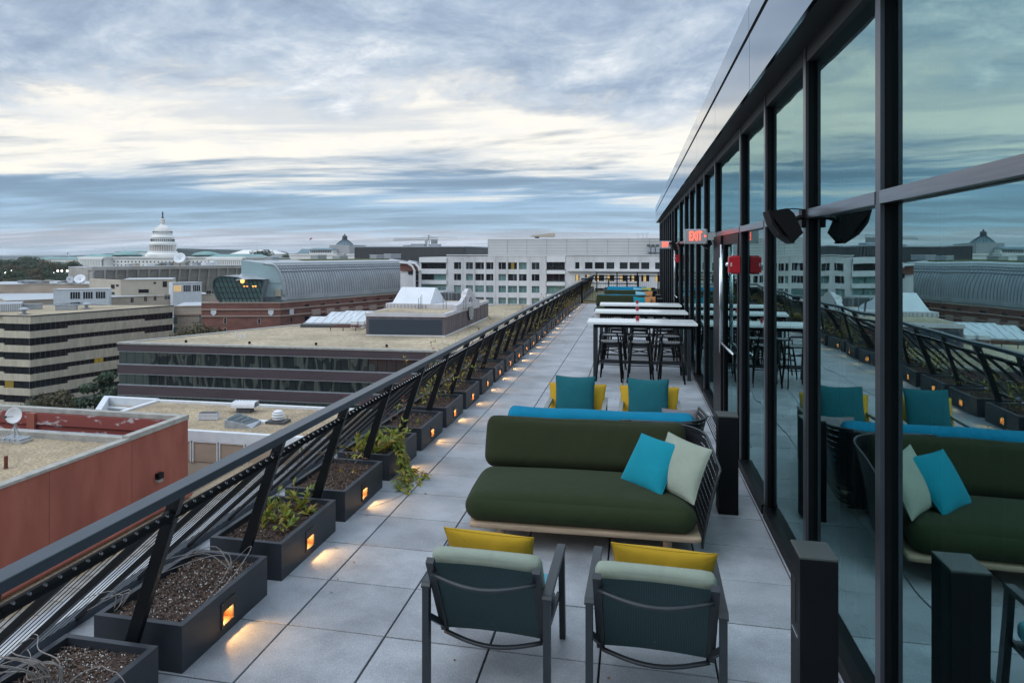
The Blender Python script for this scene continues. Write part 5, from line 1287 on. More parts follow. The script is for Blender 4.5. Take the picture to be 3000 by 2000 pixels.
Wq = (Vector(U(*m2(752, 780), d_m)) - Vector(U(*m2(622, 780), d_m))).length
def prof(t):                                    # quarter arch, then the nearly flat top
    if t < .72: a = t / .72 * math.pi / 2; return (Wq * (1 - math.cos(a)), z_b + (z_t - z_b) * math.sin(a))
    k = (t - .72) / .28; return (Wq + k * 7.8, z_t + (z_l - z_t) * k)
def bp(s, t, lift=0.0):
    v, z = prof(t); q_ = O + ux_ * s + vx * (v - lift); return Vector((q_.x, q_.y, z + lift * .6))
MB().grid(lambda a, c: bp(Lb * a, c), 20, 22, uv=False).build('metal_roof', 'zinc_seam', bar, world=True, smooth=True)
n = 62; rb = MB()
for k in range(n + 1):
    s = Lb * k / n
    for j in range(14):
        t0, t1 = j / 14 * .80, (j + 1) / 14 * .80; w_ = .09
        rb.quad(bp(s - w_, t0, .10), bp(s + w_, t0, .10), bp(s + w_, t1, .10), bp(s - w_, t1, .10)); rb.quad(bp(s - w_, t0, .0), bp(s - w_, t0, .10), bp(s - w_, t1, .10), bp(s - w_, t1, .0)); rb.quad(bp(s + w_, t0, .10), bp(s + w_, t0, .0), bp(s + w_, t1, .0), bp(s + w_, t1, .10))
rb.build('standing_seam', 'zinc_rib', bar, world=True, kind='stuff')
for t in (.40, .48, .56): MB().tube([bp(Lb * k / 20, t, .2) for k in range(21)], .12, 5).build('snow_rail', 'zinc_rib', bar, world=True)
end = [bp(0, k / 24) for k in range(25)]; far_e = [bp(Lb, k / 24) for k in range(25)]
for e in (end, far_e):
    b = MB(); base = [Vector((e[-1].x, e[-1].y, MZ + .31)), Vector((e[0].x, e[0].y, MZ + .31))]; b.poly([e[0]] + e[1:] + base); b.build('end_wall', 'teal_panel', bar, world=True)
    MB().tube(e[:20], .32, 6).build('arch_trim', 'zinc_seam', bar, world=True, smooth=True)
for z in (z_b - .2, z_b + 3.6): b = MB(); p0, p1 = bp(-.06, .05), O + vx * (Wq + 3.0); b.beam((p0.x, p0.y, z), (p1.x, p1.y, z), .08, .12, (0, 0, 1)); b.build('panel_joint', 'panel_joint', bar, world=True)
MB().hexa([*(O + ux_ * s + vx * v + Vector((0, 0, z - MZ)) for z in (MZ + .3, z_b) for s, v in ((0, 0), (Lb, 0), (Lb, 6), (0, 6)))]).build('base_band', 'teal_panel', bar, world=True)
b = MB(); p0 = bp(0, .02); b.hexa([*(O + ux_ * s + vx * v + Vector((0, 0, z - MZ)) for z in (z_b - .9, z_b + .15) for s, v in ((-.2, -.35), (Lb, -.35), (Lb, .6), (-.2, .6)))]); b.build('gutter', 'zinc_seam', bar, world=True)
u, z = fL.at(*m2(705, 770)); z2 = fL.at(*m2(705, 698))[1]; b = MB(); fL.mb(b, u - .7, u + .7, z, z2, -2.7, -1.9); b.build('window', 'beige_brick', bar, world=True)
g0 = bp(6, 1.0); gv = vx
MB().hexa([*(O + ux_ * s + vx * v + Vector((0, 0, z - MZ)) for z in (z_l - .8, z_l + .05) for s, v in ((20, Wq + 6.0), (Lb - 4, Wq + 6.0), (Lb - 4, Wq + 20), (20, Wq + 20)))]).build('sedum_roof', 'sedum', bar, world=True)
for k, (s, v, w_, h) in enumerate([(12, 12, 2.5, .8), (24, 20, 6, .4), (36, 16, 4, 1.3), (46, 16, 4, 1.0), (54, 20, 1.2, 1.6), (68, 18, 4, 1.2), (76, 18, 6, 1.5)]):
    q_ = O + ux_ * s + vx * v; r = thing('rooftop_unit', (q_.x, q_.y, z_l), rz=fR.rz, label='%s grey air unit on the planted roof, counted from the left' % ORD[k + 1], cat='air unit', group='air units on the planted roof'); MB().box(0, w_, 0, 3, .06, h).build('casing', 'grey_metal', r); MB().box(-.1, w_ + .1, -.1, 3.1, h + .001, h + .15).build('lid', 'white_metal', r)
# glass eye
eye = building('glass_eye', U(*m2(330, 830), d_m - 3), 'dark rimmed egg shaped glass front leaning out beside the teal wall'); eye.location.z = MZ
outl = [(145, 832), (120, 785), (98, 720), (90, 665), (98, 615), (125, 583), (160, 568), (205, 562), (270, 565), (340, 572), (400, 590), (450, 600), (520, 603), (612, 606), (600, 660), (585, 730), (575, 790), (566, 832)]
fe = Face(ML + fL.n * .9 - Vector((0, 0, 0)), M0 + fL.n * .9); fe = Face((ML.x - fL.n.x * .9, ML.y - fL.n.y * .9), (M0.x - fL.n.x * .9, M0.y - fL.n.y * .9))
pe = [fe.at(*m2(*p)) for p in outl]
def eo(z): return (z - MZ) * .32                 # glazing leans outwards with height
def ep(u, z, o=0.0): return fe.p(u, z, eo(z) + o)
b = MB(); b.poly([ep(u, z, 0) for u, z in pe]); b.build('glazing', 'city_glass_teal', eye, world=True)
nn = len(pe); b = MB()
cx_ = sum(p[0] for p in pe) / nn; cz_ = sum(p[1] for p in pe) / nn
for i in range(nn - 1):
    a, c = pe[i], pe[i + 1]; b.quad(ep(*a, .45), ep(*c, .45), fe.p(c[0] + .4, c[1], -9), fe.p(a[0] + .4, a[1], -9)); b.quad(ep(*a, .45), ep(a[0] + (cx_ - a[0]) * .05, a[1] + (cz_ - a[1]) * .05, .45), ep(c[0] + (cx_ - c[0]) * .05, c[1] + (cz_ - c[1]) * .05, .45), ep(*c, .45))
b.build('rim', 'zinc_rib', eye, world=True)
b = MB()
zlo, zhi = min(p[1] for p in pe), max(p[1] for p in pe)
def span_at(z):
    xs = []
    for i in range(nn):
        a, c = pe[i], pe[(i + 1) % nn]
        if (a[1] - z) * (c[1] - z) < 0: xs.append(a[0] + (c[0] - a[0]) * (z - a[1]) / (c[1] - a[1]))
    return (min(xs), max(xs)) if xs else (0, 0)
def inside(u, z):
    s = span_at(z); return s[0] <= u <= s[1]
umin, umax = min(p[0] for p in pe), max(p[0] for p in pe)
for k in range(1, 19):                              # raking bars
    ub = umin + (umax - umin + 6) * k / 18 ; st = None
    zs = [zlo + .1 + (zhi - zlo - .2) * j / 30 for j in range(31)]; on = [(ub - (z - zlo) * .28, z) for z in zs if inside(ub - (z - zlo) * .28, z)]
    if len(on) > 1: b.beam(ep(*on[0], .10), ep(*on[-1], .10), .16, .18, tuple(fe.t))
for k in range(1, 5):
    z = zlo + (zhi - zlo) * k / 5; s = span_at(z); b.beam(ep(s[0], z, .09), ep(s[1], z, .09), .14, .14, (0, 0, 1))
b.build('glazing_bar', 'dark_curb', eye, world=True)
u, z = fe.at(*m2(393, 615)); MB().lathe([(.05, -.5), (.45, -.3), (.5, 0), (.45, .3), (.05, .5)], n=12, c=tuple(ep(u, z, .35))).build('lamp', 'lamp_warm', eye, world=True)
for x0, x1, y0, y1 in ((395, 440, 663, 672), (482, 522, 660, 674)):
    u0, z1 = fe.at(*m2(x0, y0)); u1, z0 = fe.at(*m2(x1, y1)); b = MB(); b.quad(ep(u0, z0, .06), ep(u1, z0, .06), ep(u1, z1, .06), ep(u0, z1, .06)); b.build('lit_strip', 'lamp_warm', eye, world=True)
q0, q1 = fe.at(*m2(338, 545)), fe.at(*m2(612, 604))
MB().grid(lambda a, c: fe.p(q0[0] + (q1[0] - q0[0]) * a, q0[1] + (q1[1] - q0[1]) * a ** 1.6 + .2, -2.2 + c * 5.6 - 0 * a) - Vector((0, 0, c * (1.9 - 1.9 * a))), 10, 4, uv=False).build('canopy_roof', 'zinc_seam', eye, world=True)

# ---- white concrete office block
YW = 212.0
wb = building('white_concrete_block', (-30, YW), 'white concrete office block with grid of square windows behind the terrace end')
w3 = lambda x, y: (1150 + x / 2.94, 640 + y / 2.94)
wa, wz = UY(*w3(233, 700), YW), UY(*w3(3300, 700), YW); fw = Face(wa, wz); roofz = fw.at(*w3(900, 325))[1]
slab('core', 'penthouse_panel', wb, [(wa.x + .4, YW + 1.0), (wz.x, YW + 1.0), (wz.x, YW + 60), (wa.x + .4, YW + 60)], GZ, roofz - .3)
def U_(x): return fw.at(*w3(x, 400))[0]
def Z_(y): return fw.at(*w3(900, y))[1]
rows = [(378, 437), (478, 535), (578, 637), (680, 735), (778, 836), (878, 936)]
cols = [(528, 590), (632, 695), (712, 787), (805, 868), (912, 977), (993, 1072), (1088, 1155), (1198, 1265)]
edges = [470] + [v for c in cols for v in c] + [1320]
lit = {(0, 5): 'window_lit_yellow', (0, 1): 'city_glass', (0, 7): 'city_glass'}
rd = random.Random(3)
top = 325
def span(u0, u1, y0, y1, o0, o1, m='white_concrete', nm='wall_band'):
    b = MB(); fw.mb(b, u0, u1, Z_(y1), Z_(y0), o0, o1); return b.build(nm, m, wb, world=True)
prev = top
for (y0, y1) in rows + [(1400, 1400)]:
    span(U_(470), U_(1320), prev, y0, -1.0, 0.0); span(U_(1325), U_(1490), prev + (8 if prev != top else 0), y0 - (4 if y0 < 1000 else 0), -1.0, .12, 'white_spandrel', 'spandrel'); prev = y1
for i in range(0, len(edges), 2):
    for (y0, y1) in rows: span(U_(edges[i]), U_(edges[i + 1]), y0 + .01, y1 - .01, -1.0, -.02, nm='pier')
for x in (598, 700, 795, 880, 985, 1080, 1175):
    span(U_(x) - .25, U_(x) + .25, top, 1300, .0, .12, nm='rib')
for r_, (y0, y1) in enumerate(rows):
    for c_, (x0, x1) in enumerate(cols):
        m_ = lit.get((r_, c_)) or ('city_glass_dark' if r_ < 2 and rd.random() < .75 else 'city_glass_teal')
        if m_ == 'window_lit_yellow':
            fw.block('pane', 'city_glass_dark', wb, U_(x0), U_(x0 + (x1 - x0) * .3), Z_(y1), Z_(y0), -.9, -.7); fw.block('lit_pane', m_, wb, U_(x0 + (x1 - x0) * .32), U_(x0 + (x1 - x0) * .64), Z_(y1), Z_(y0), -.9, -.7); fw.block('pane', 'city_glass_dark', wb, U_(x0 + (x1 - x0) * .66), U_(x1), Z_(y1), Z_(y0), -.9, -.7)
        else:
            mid = x0 + (x1 - x0) * rd.choice((.36, .5, .62)); fw.block('pane', m_, wb, U_(x0) + .05, U_(mid) - .06, Z_(y1), Z_(y0), -.9, -.7); fw.block('pane', m_, wb, U_(mid) + .06, U_(x1) - .05, Z_(y1), Z_(y0), -.9, -.7); fw.block('window_mullion', 'grey_metal', wb, U_(mid) - .06, U_(mid) + .06, Z_(y1), Z_(y0), -.92, -.6)
    span(U_(1320.2), U_(1324.8), y0, y1, -1.0, -.01, nm='pier'); span(U_(1484), U_(1492), y0, y1, -1.0, .0, nm='pier')
    for k in range(3): a, c = 1326 + k * 53, 1326 + (k + 1) * 53; fw.block('pane', 'window_lit_yellow' if (r_, k) == (0, 9) else ('city_glass_dark' if r_ < 2 else 'city_glass_teal'), wb, U_(a) + .06, U_(c) - .06, Z_(y1), Z_(y0), -.9, -.7)
# left wing with ribbon windows
prev = 335
for r_, (y0, y1) in enumerate([(380, 436), (480, 535), (570, 627), (665, 722), (760, 816)]):
    b = MB(); fw.mb(b, U_(233), U_(468), Z_(y0), Z_(prev), -1.0, .5); b.build('spandrel', 'white_spandrel', wb, world=True); prev = y1
    xs = [247, 300, 352, 405, 462]
    for a, c in zip(xs[:-1], xs[1:]): fw.block('pane', 'city_glass_dark' if r_ == 0 or (r_ == 1 and a < 340) else 'city_glass_teal', wb, U_(a) + .05, U_(c) - .05, Z_(y1), Z_(y0), -.8, -.5)
    b = MB(); fw.mb(b, U_(233), U_(247), Z_(y1), Z_(y0), -1.0, .1); fw.mb(b, U_(462), U_(468), Z_(y1), Z_(y0), -1.0, .1); b.build('pier', 'white_concrete', wb, world=True)
b = MB(); fw.mb(b, U_(233), U_(468), GZ, Z_(816), -1.0, .4); b.build('spandrel', 'white_spandrel', wb, world=True)
# right wing
prev = 318
for r_, (y0, y1) in enumerate([(375, 430), (480, 532), (590, 640), (690, 740), (790, 840)]):
    b = MB(); fw.mb(b, U_(1493), U_(3200), Z_(y0), Z_(prev), -1.0, .03); b.build('wall_band', 'white_concrete', wb, world=True); prev = y1
    xs = [(1573, 1610), (1657, 1723), (1742, 1822), (1842, 1910), (1957, 2025), (2042, 2125), (2142, 2212), (2262, 2330), (2350, 2430), (2450, 2520), (2570, 2640), (2660, 2740), (2760, 2830), (2880, 2950), (2970, 3050)]
    pe_ = 1493
    for x0, x1 in xs:
        b = MB(); fw.mb(b, U_(pe_), U_(x0), Z_(y1) + .001, Z_(y0) - .001, -1.0, .02); b.build('pier', 'white_concrete', wb, world=True); pe_ = x1
        if r_ == 1:
            k = rd.random(); fw.block('lit_pane', 'window_lit_warm', wb, U_(x0 + 20 * k), U_(x0 + 20 * k + 22), Z_(y1), Z_(y0), -.9, -.8); fw.block('pane', 'city_glass_dark', wb, U_(x0), U_(x1), Z_(y1), Z_(y0), -.99, -.91)
        else: fw.block('pane', 'city_glass_dark' if rd.random() < .6 else 'city_glass', wb, U_(x0), U_(x1), Z_(y1), Z_(y0), -.9, -.7)
b = MB(); fw.mb(b, U_(1493), U_(3200), GZ, Z_(840), -1.0, .03); b.build('wall_band', 'white_concrete', wb, world=True)
b = MB(); fw.mb(b, U_(1510), U_(3200), Z_(452), Z_(440), .031, .9); b.build('ledge', 'white_concrete', wb, world=True)
b = MB(); fw.mb(b, U_(465), U_(3200), Z_(318), Z_(311), -1.2, .25); b.build('roof_rail', 'white_spandrel', wb, world=True)
# penthouse
fq = Face((wa.x, YW + 14), (wz.x, YW + 14)); pu0 = fq.at(*w3(822, 250))[0]; pz1 = fq.at(*w3(900, 180))[1]; pz0 = roofz - .4
b = MB(); fq.mb(b, pu0, fq.L, pz0, pz1, -30, 0); pen = b.build('penthouse', 'penthouse_panel', wb, world=True)
b = MB()
for k in range(1, 6): z = pz0 + (pz1 - pz0) * k / 6; fq.mb(b, pu0, fq.L, z - .04, z + .04, 0, .03)
k = pu0
while k < fq.L: fq.mb(b, k - .04, k + .04, pz0, pz1, .031, .05); k += 6.2
b.build('panel_joint', 'panel_joint', pen, world=True)
b = MB(); fq.mb(b, pu0 - .2, fq.L, pz1 + .001, pz1 + .3, -30, .2); b.build('coping', 'white_spandrel', pen, world=True)
hv = thing('rooftop_duct', (0, 0, 0), label='beige ribbed duct housing on top of the white block penthouse', cat='duct'); u0, z0 = fq.at(*w3(1150, 172)); u1, z1 = fq.at(*w3(1370, 122)); hv.location = fq.p(u0, pz1 + .31, -6)
b = MB(); b.hexa([fq.p(u0 + .8, pz1 + .9, -5), fq.p(u1, pz1 + .9, -5), fq.p(u1, pz1 + .9, -10), fq.p(u0 + .8, pz1 + .9, -10), fq.p(u0, z1 - .9, -5), fq.p(u1, z1, -5), fq.p(u1, z1, -10), fq.p(u0, z1 - .9, -10)]); b.build('housing', 'beige_brick', hv, world=True)
b = MB()
for k in range(11): u = u0 + 1.5 + (u1 - u0 - 1.6) * k / 10; fq.mb(b, u - .06, u + .06, pz1 + 1.0, z1 - .2, -5, -4.9)
b.build('rib', 'tan_wall', hv, world=True); b = MB(); fq.mb(b, u0 + 3, u1 - 6, pz1 + .31, pz1 + .95, -9, -6); b.build('base', 'dark_curb', hv, world=True)
for k, x in enumerate((2115, 2158, 2192)):
    u, z = fq.at(*w3(x, 130)); v = thing('roof_aerial', fq.p(u, pz1 + .31, -3), label='%s thin aerial on the penthouse skyline beside the glass pavilion' % ['left', 'middle', 'right'][k], cat='aerial', group='thin aerials on the penthouse'); MB().tube([(0, 0, 0), (0, 0, z - pz1)], .07, 5).tube([(-.7, 0, z - pz1 - .2), (.7, 0, z - pz1 - .2)], .06, 5).build('mast', 'grey_metal', v)
for k in range(3):
    u, z = fq.at(*w3(2190 + k * 38, 288)); u1, z1 = fq.at(*w3(2218 + k * 38, 250)); r = thing('condenser_unit', fq.p(u, z, 1.0), label='%s grey condenser in front of the white block penthouse' % ['left', 'middle', 'right'][k], cat='condenser', group='condensers before the penthouse'); b = MB(); fq.mb(b, u, u1, z, z1, .3, 2.2); b.build('casing', 'grey_metal', r, world=True); b = MB(); fq.mb(b, u + .3, u1 - .3, z + .5, z1 - .4, 2.21, 2.25); b.build('grille', 'zinc_rib', r, world=True); b = MB(); fq.mb(b, u, u1, z1 + .3, z1 + .9, .4, 2.1); b.build('fan', 'dark_curb', r, world=True); b = MB(); fq.mb(b, u + .2, u + .5, roofz - .3, z - .01, .5, .9); fq.mb(b, u1 - .5, u1 - .2, roofz - .3, z - .01, .5, .9); b.build('leg', 'grey_metal', r, world=True)
# glazed link arch between the barrel and the white block
lk = building('arched_link', UY(*w3(150, 520), YW - 6), 'white framed arched glass link between barrel roof and white block')
fk = Face(UY(*w3(60, 500), YW - 5), UY(*w3(236, 500), YW - 5))
def K(x, y): return fk.at(*w3(x, y))
for pts in ([(62, 380), (130, 385), (170, 410), (190, 450), (190, 700)], [(130, 380), (195, 388), (225, 420), (233, 450)]):
    b = MB(); b.tube([fk.p(*K(*p), 0) for p in pts], .35, 6); b.build('arch', 'white_spandrel', lk, world=True)
b = MB(); b.poly([fk.p(*K(*p), -.4) for p in [(62, 382), (128, 387), (168, 412), (188, 452), (62, 452)]]); b.poly([fk.p(*K(*p), -.4) for p in [(135, 384), (193, 390), (222, 420), (232, 450), (190, 450), (170, 412)]]); b.build('roof_pane', 'museum_brick', lk, world=True)
for y0, y1 in ((445, 478), (482, 535), (540, 572), (575, 640)): (u0, z1), (u1, z0) = K(192, y0), K(216, y1); fk.block('pane', 'city_glass_dark', lk, u0, u1, z0, z1, -.8, -.6)
(u0, z1), (u1, z0) = K(130, 445), K(168, 482); fk.block('pane', 'city_glass_dark', lk, u0, u1, z0, z1, -.8, -.6); (u0, z1), (u1, z0) = K(60, 446), K(236, 800); fk.block('wall', 'white_concrete', lk, u0, u1, z0, z1, -1.6, -.85)

# ---- dark ribbed block far behind
YD = 330.0
dg = building('dark_ribbed_block', (-95, YD), 'long dark grey ribbed block on the skyline behind the museum')
da, db_ = UY(*m2(1475, 350), YD), UY(*w3(637, 280), YD); fd = Face(da, db_); dz1 = fd.at(*m2(1600, 285))[1]
slab('wall', 'dark_ribbed', dg, [da, db_, (db_.x, YD + 60), (da.x, YD + 60)], GZ, dz1)
b = MB(); n = 90
for k in range(n): fd.mb(b, fd.L * k / n, fd.L * k / n + fd.L / n * .45, GZ, dz1 - .3, 0, .25)
b.build('rib', 'dark_ribbed', dg, world=True, kind='stuff')
b = MB(); fd.mb(b, -.3, fd.L + .3, dz1 + .001, dz1 + .5, -60, .3); b.build('coping', 'grey_metal', dg, world=True)
for k, (x0, x1, y0) in enumerate([(1900, 1975, 262), (1978, 2108, 250), (2155, 2250, 255)]):
    (u0, z1), (u1, _) = fd.at(*m2(x0, y0)), fd.at(*m2(x1, y0)); r = thing('rooftop_unit', fd.p(u0, dz1 + .5, -10), label='%s pale plant box on the dark ribbed block skyline' % ['left', 'middle', 'right'][k], cat='plant box', group='plant boxes on the dark block'); b = MB(); fd.mb(b, u0, u1, dz1 + .51, z1, -14, -8); b.build('casing', 'grey_metal', r, world=True); b = MB(); fd.mb(b, u0 - .2, u1 + .2, z1 + .001, z1 + .25, -14.2, -7.8); b.build('lid', 'coping_white', r, world=True)
cr_p = UY(*m2(2197, 250), 420); crane = building('tower_crane', cr_p, 'pale tower crane rising behind the dark ribbed block', 'crane')
Zc = lambda y: UY(*m2(2197, y), 420).z; Xc = lambda x: UY(*m2(x, 200), 420).x; zj = Zc(207)
b = MB()
for sx in (-.8, .8): b.tube([(cr_p.x + sx, 420, GZ), (cr_p.x + sx, 420, zj)], .22, 4)
for k in range(14): z = zj - 2 * k; b.tube([(cr_p.x - .8, 420, z), (cr_p.x + .8, 420, z - 2)], .12, 4)
b.build('mast', 'crane_paint', crane, world=True); b = MB()
x0, x1 = Xc(1855), Xc(2295); b.tube([(x0, 420, zj - .5), (x1, 420, zj)], .22, 4).tube([(x0 + 1, 420, zj + .2), (x1, 420, zj + 1.2)], .16, 4)
n = 26
for k in range(n): xa = x0 + (x1 - x0) * k / n; xb = x0 + (x1 - x0) * (k + 1) / n; b.tube([(xa, 420, zj - .4), (xb, 420, zj + .9)], .10, 4)
b.build('jib', 'crane_paint', crane, world=True); b = MB(); zp = Zc(163); b.tube([(cr_p.x, 420, zj), (cr_p.x + .6, 420, zp)], .4, 4).tube([(cr_p.x + .6, 420, zp), (x1 - 3, 420, zj + 1)], .10, 4).tube([(cr_p.x + .6, 420, zp), (x0 + 18, 420, zj + 1)], .10, 4).tube([(cr_p.x + .6, 420, zp - 1), (x0 + 40, 420, zj + 1)], .10, 4); b.build('apex_tie', 'crane_paint', crane, world=True)
MB().box(x1 - 4, x1 - .5, 419, 421, zj - 4, zj - .3).build('counterweight', 'zinc_rib', crane, world=True); MB().box(cr_p.x - 1.5, cr_p.x - .2, 418.4, 419.6, zj - 2.4, zj - .5).build('cab', 'crane_paint', crane, world=True)
pv_ = building('white_podium', U(*m2(1000, 370), 420), 'low white stone block with planted roof edge in front of the domed library'); pa, pb = UY(*m2(832, 375), 400), UY(*m2(1475, 375), 400); fpd = Face(pa, pb); z1 = fpd.at(*m2(1000, 362))[1]
slab('wall', 'marble', pv_, [pa, pb, (pb.x, 430), (pa.x, 430)], GZ, z1); b = MB(); fpd.mb(b, -.3, fpd.L, z1 + .001, z1 + .8, -29, .4); b.build('cornice', 'marble', pv_, world=True)

# ---- beige government blocks in the middle distance
c1_ = lambda x, y: (x / 3.36, 600 + y / 3.36)
def box_px(name, label, x0, x1, yt, d, m, deep=30, yb=None, roof=None, tilt=0.0, cat='building'):
    """simple block: front face from px x0 to x1, roof edge at yt, at distance d (right end tilt metres farther)"""
    a = U(*c1_(x0, yt), d); c = U(*c1_(x1, yt), d + tilt); zt = a.z; c = Vector((c.x, c.y, zt)); f = Face(a, c)
    r = building(name, a, label, cat); o = back(a, c, deep)
    slab('wall', m, r, [a, c, c + o, a + o], GZ if yb is None else U(*c1_(x0, yb), d).z, zt)
    b = MB(); f.mb(b, -.2, f.L + .2, zt + .001, zt + .3, -.5, .2); b.build('parapet', m, r, world=True)
    b = MB(); f.mb(b, .1, f.L - .1, zt + .002, zt + .12, -deep, -.52); b.build('roof', 'roof_light' if roof is None else roof, r, world=True)
    return r, f, zt
r, f, zt = box_px('tan_archive_block', 'long tan stone block behind the beige roof at the far left', -400, 862, 792, 310, 'tan_wall', 40, tilt=8)
b = MB(); f.mb(b, 0, f.L, zt - 9.2, zt - 8.4, 0, .8); b.build('ledge', 'sandstone_trim', r, world=True)
rd = random.Random(9)
for k in range(16): u = f.L * .42 + rd.random() * f.L * .5; b = MB(); hh = rd.uniform(.6, 1.4); w_ = rd.uniform(2, 6); f.mb(b, u, u + w_, zt + .55, zt + .5 + hh, -rd.uniform(5, 12), -3); b.build('roof_equipment', rd.choice(['white_metal', 'grey_metal', 'coping_stone']), r, world=True)
for k, (x, y, R_) in enumerate([(790, 772, 2.3), (682, 776, 1.6)]):
    p = U(*c1_(x, y), 316); v = thing('satellite_dish', (p.x, p.y, zt + .5), label=['large white satellite dish tipped upwards on the tan stone roof', 'small white satellite dish seen edge on, left of the large one'][k], cat='satellite dish'); o = MB().lathe([(.05, 0), (R_ * .5, R_ * .10), (R_ * .85, R_ * .28), (R_, R_ * .4), (R_ * .98, R_ * .42), (R_ * .5, R_ * .14), (.03, .1)], n=24).build('reflector', 'white_metal', v, smooth=True); o.location = (0, 0, 1.6); o.rotation_euler = (R(52 if k == 0 else 75), 0, R(25 if k == 0 else 70)); MB().tube([(0, 0, 0), (0, 0, 2)], .3, 6).build('mount', 'grey_metal', v)
r, f, zt = box_px('beige_stone_range', 'long beige stone range with small windows and light metal roof', 60, 2130, 950, 262, 'beige_stone', 60, tilt=46)
# its wall top climbs to the right in the picture because it recedes; windows
for x0, x1, y0, y1 in ((870, 905, 945, 985), (990, 1022, 935, 982), (1285, 1315, 915, 960), (1418, 1447, 902, 948), (1513, 1540, 893, 938), (1620, 1672, 885, 928), (1743, 1792, 872, 915), (1863, 1887, 862, 902), (1943, 1966, 855, 895), (2030, 2077, 845, 885)): f.window(r, x0 / 3.36, x1 / 3.36, 600 + y0 / 3.36, 600 + y1 / 3.36, 'city_glass', 'beige_brick', 1)
r, f, zt = box_px('beige_brick_box', 'plain beige brick box with a few dark louvres above the stone range', 1188, 1690, 742, 296, 'beige_brick', 25, tilt=6)
for x0, x1, y0, y1 in ((1510, 1537, 760, 778), (1600, 1645, 754, 808), (1362, 1466, 832, 866)): f.window(r, x0 / 3.36, x1 / 3.36, 600 + y0 / 3.36, 600 + y1 / 3.36, 'city_glass_dark', 'beige_brick')
al = U(*c1_(880, 752), 314); ar = U(*c1_(1188, 742), 296); al.z = ar.z; f5 = Face(al, ar); b = MB(); f5.mb(b, 0, f5.L, GZ, ar.z, -2, 0); b.build('side_wall', 'beige_brick', r, world=True)
for x0, x1, y0, y1 in ((1093, 1130, 783, 825), (1142, 1170, 783, 803), (1090, 1130, 856, 885)): f5.window(r, x0 / 3.36, x1 / 3.36, 600 + y0 / 3.36, 600 + y1 / 3.36, 'city_glass_dark', 'beige_brick')
for nm, lab, x0, x1, y, d, n in (('metal_penthouse', 'low grey metal penthouse with window bays on the light roof, left', 525, 1070, 838, 270, 3), ('metal_penthouse', 'low grey metal penthouse with bright window bays behind the glass eye', 1700, 1985, 772, 292, 3)):
    r, f, zt = box_px(nm, lab, x0, x1, y, d, 'coping_white', 8, tilt=6, roof='white_metal', cat='penthouse')
    for k in range(n): u = f.L * (.30 if x0 < 1000 else .03) + k * f.L * (.23 if x0 < 1000 else .33); w_ = f.L * (.18 if x0 < 1000 else .26); f.block('window_bay', 'city_glass' if x0 < 1000 else ('window_lit_warm' if k < 1 else 'city_glass'), r, u, u + w_, zt - 3.4, zt - .9, 0, .06); b = MB(); [f.mb(b, u + w_ * j / 4 - .06, u + w_ * j / 4 + .06, zt - 3.4, zt - .9, .061, .15) for j in range(5)]; b.build('window_mullion', 'white_metal', r, world=True)
r, f, zt = box_px('pilaster_block', 'brownish stone block with tall window slots left of the brick museum', 1712, 2012, 1004, 226, 'beige_stone', 20, tilt=2)
for x0, x1 in ((1712, 1742), (1968, 2008)):
    for y0, y1 in ((1112, 1165), (1208, 1255), (1300, 1345)) if x0 < 1800 else ((1095, 1160), (1190, 1230)): f.window(r, x0 / 3.36, x1 / 3.36, 600 + y0 / 3.36, 600 + y1 / 3.36, 'city_glass_teal', 'dark_curb', 1)
for k in range(5): u = f.L * (.24 + .12 * k); b = MB(); f.mb(b, u, u + .35, zt - 14, zt - 3.5, 0, .25); b.build('pilaster', 'beige_stone', r, world=True)
b = MB(); f.mb(b, 0, f.L, zt - 2.6, zt - 2.2, 0, .5); b.build('string_course', 'sandstone_trim', r, world=True)
# concrete block with raking fins
r, f, zt = box_px('raking_fin_block', 'grey concrete block with sloping fins under its roof edge', 875, 2700, 620, 360, 'fin_concrete', 40, tilt=66)
z2 = zt - 18.5; us = f.L
b = MB(); b.hexa([f.p(0, z2, .0), f.p(f.L, z2, .0), f.p(f.L, z2, -1), f.p(0, z2, -1), f.p(0, zt - 1.1, 5.4), f.p(f.L, zt - 1.1, 5.4), f.p(f.L, zt - 1.1, -1), f.p(0, zt - 1.1, -1)]); b.build('sloping_wall', 'fin_concrete', r, world=True)
b = MB(); f.mb(b, -.5, f.L, zt - 1.099, zt + .6, -2, 6.9); b.build('roof_edge', 'fin_concrete', r, world=True)
for k in range(20):
    u = f.L * k / 19
    b = MB(); b.hexa([f.p(u, z2, 2.6), f.p(u + .9, z2, 2.6), f.p(u + .9, z2, -.5), f.p(u, z2, -.5), f.p(u, zt - 1.1, 6.8), f.p(u + .9, zt - 1.1, 6.8), f.p(u + .9, zt - 1.1, -.5), f.p(u, zt - 1.1, -.5)]); b.build('fin', 'fin_concrete', r, world=True)
    if k < 19: f.block('window', 'city_glass_dark', r, u + f.L / 19 * .45, u + f.L / 19 * .9, z2 + 1.0, z2 + 4.4, .2, 1.5)
b = MB(); f.mb(b, -9, f.L, GZ, z2 - .01, -4, 3.5); b.build('podium', 'fin_concrete', r, world=True)
for k in range(13):
    u = f.L * (.20 + .52 * rd.random()); w_ = rd.uniform(1.5, 5); b = MB(); f.mb(b, u, u + w_, zt + .61, zt + rd.uniform(1.2, 3.2), -rd.uniform(6, 14), -4); b.build('roof_equipment', rd.choice(['grey_metal', 'white_metal', 'beige_brick', 'zinc_rib']), r, world=True)
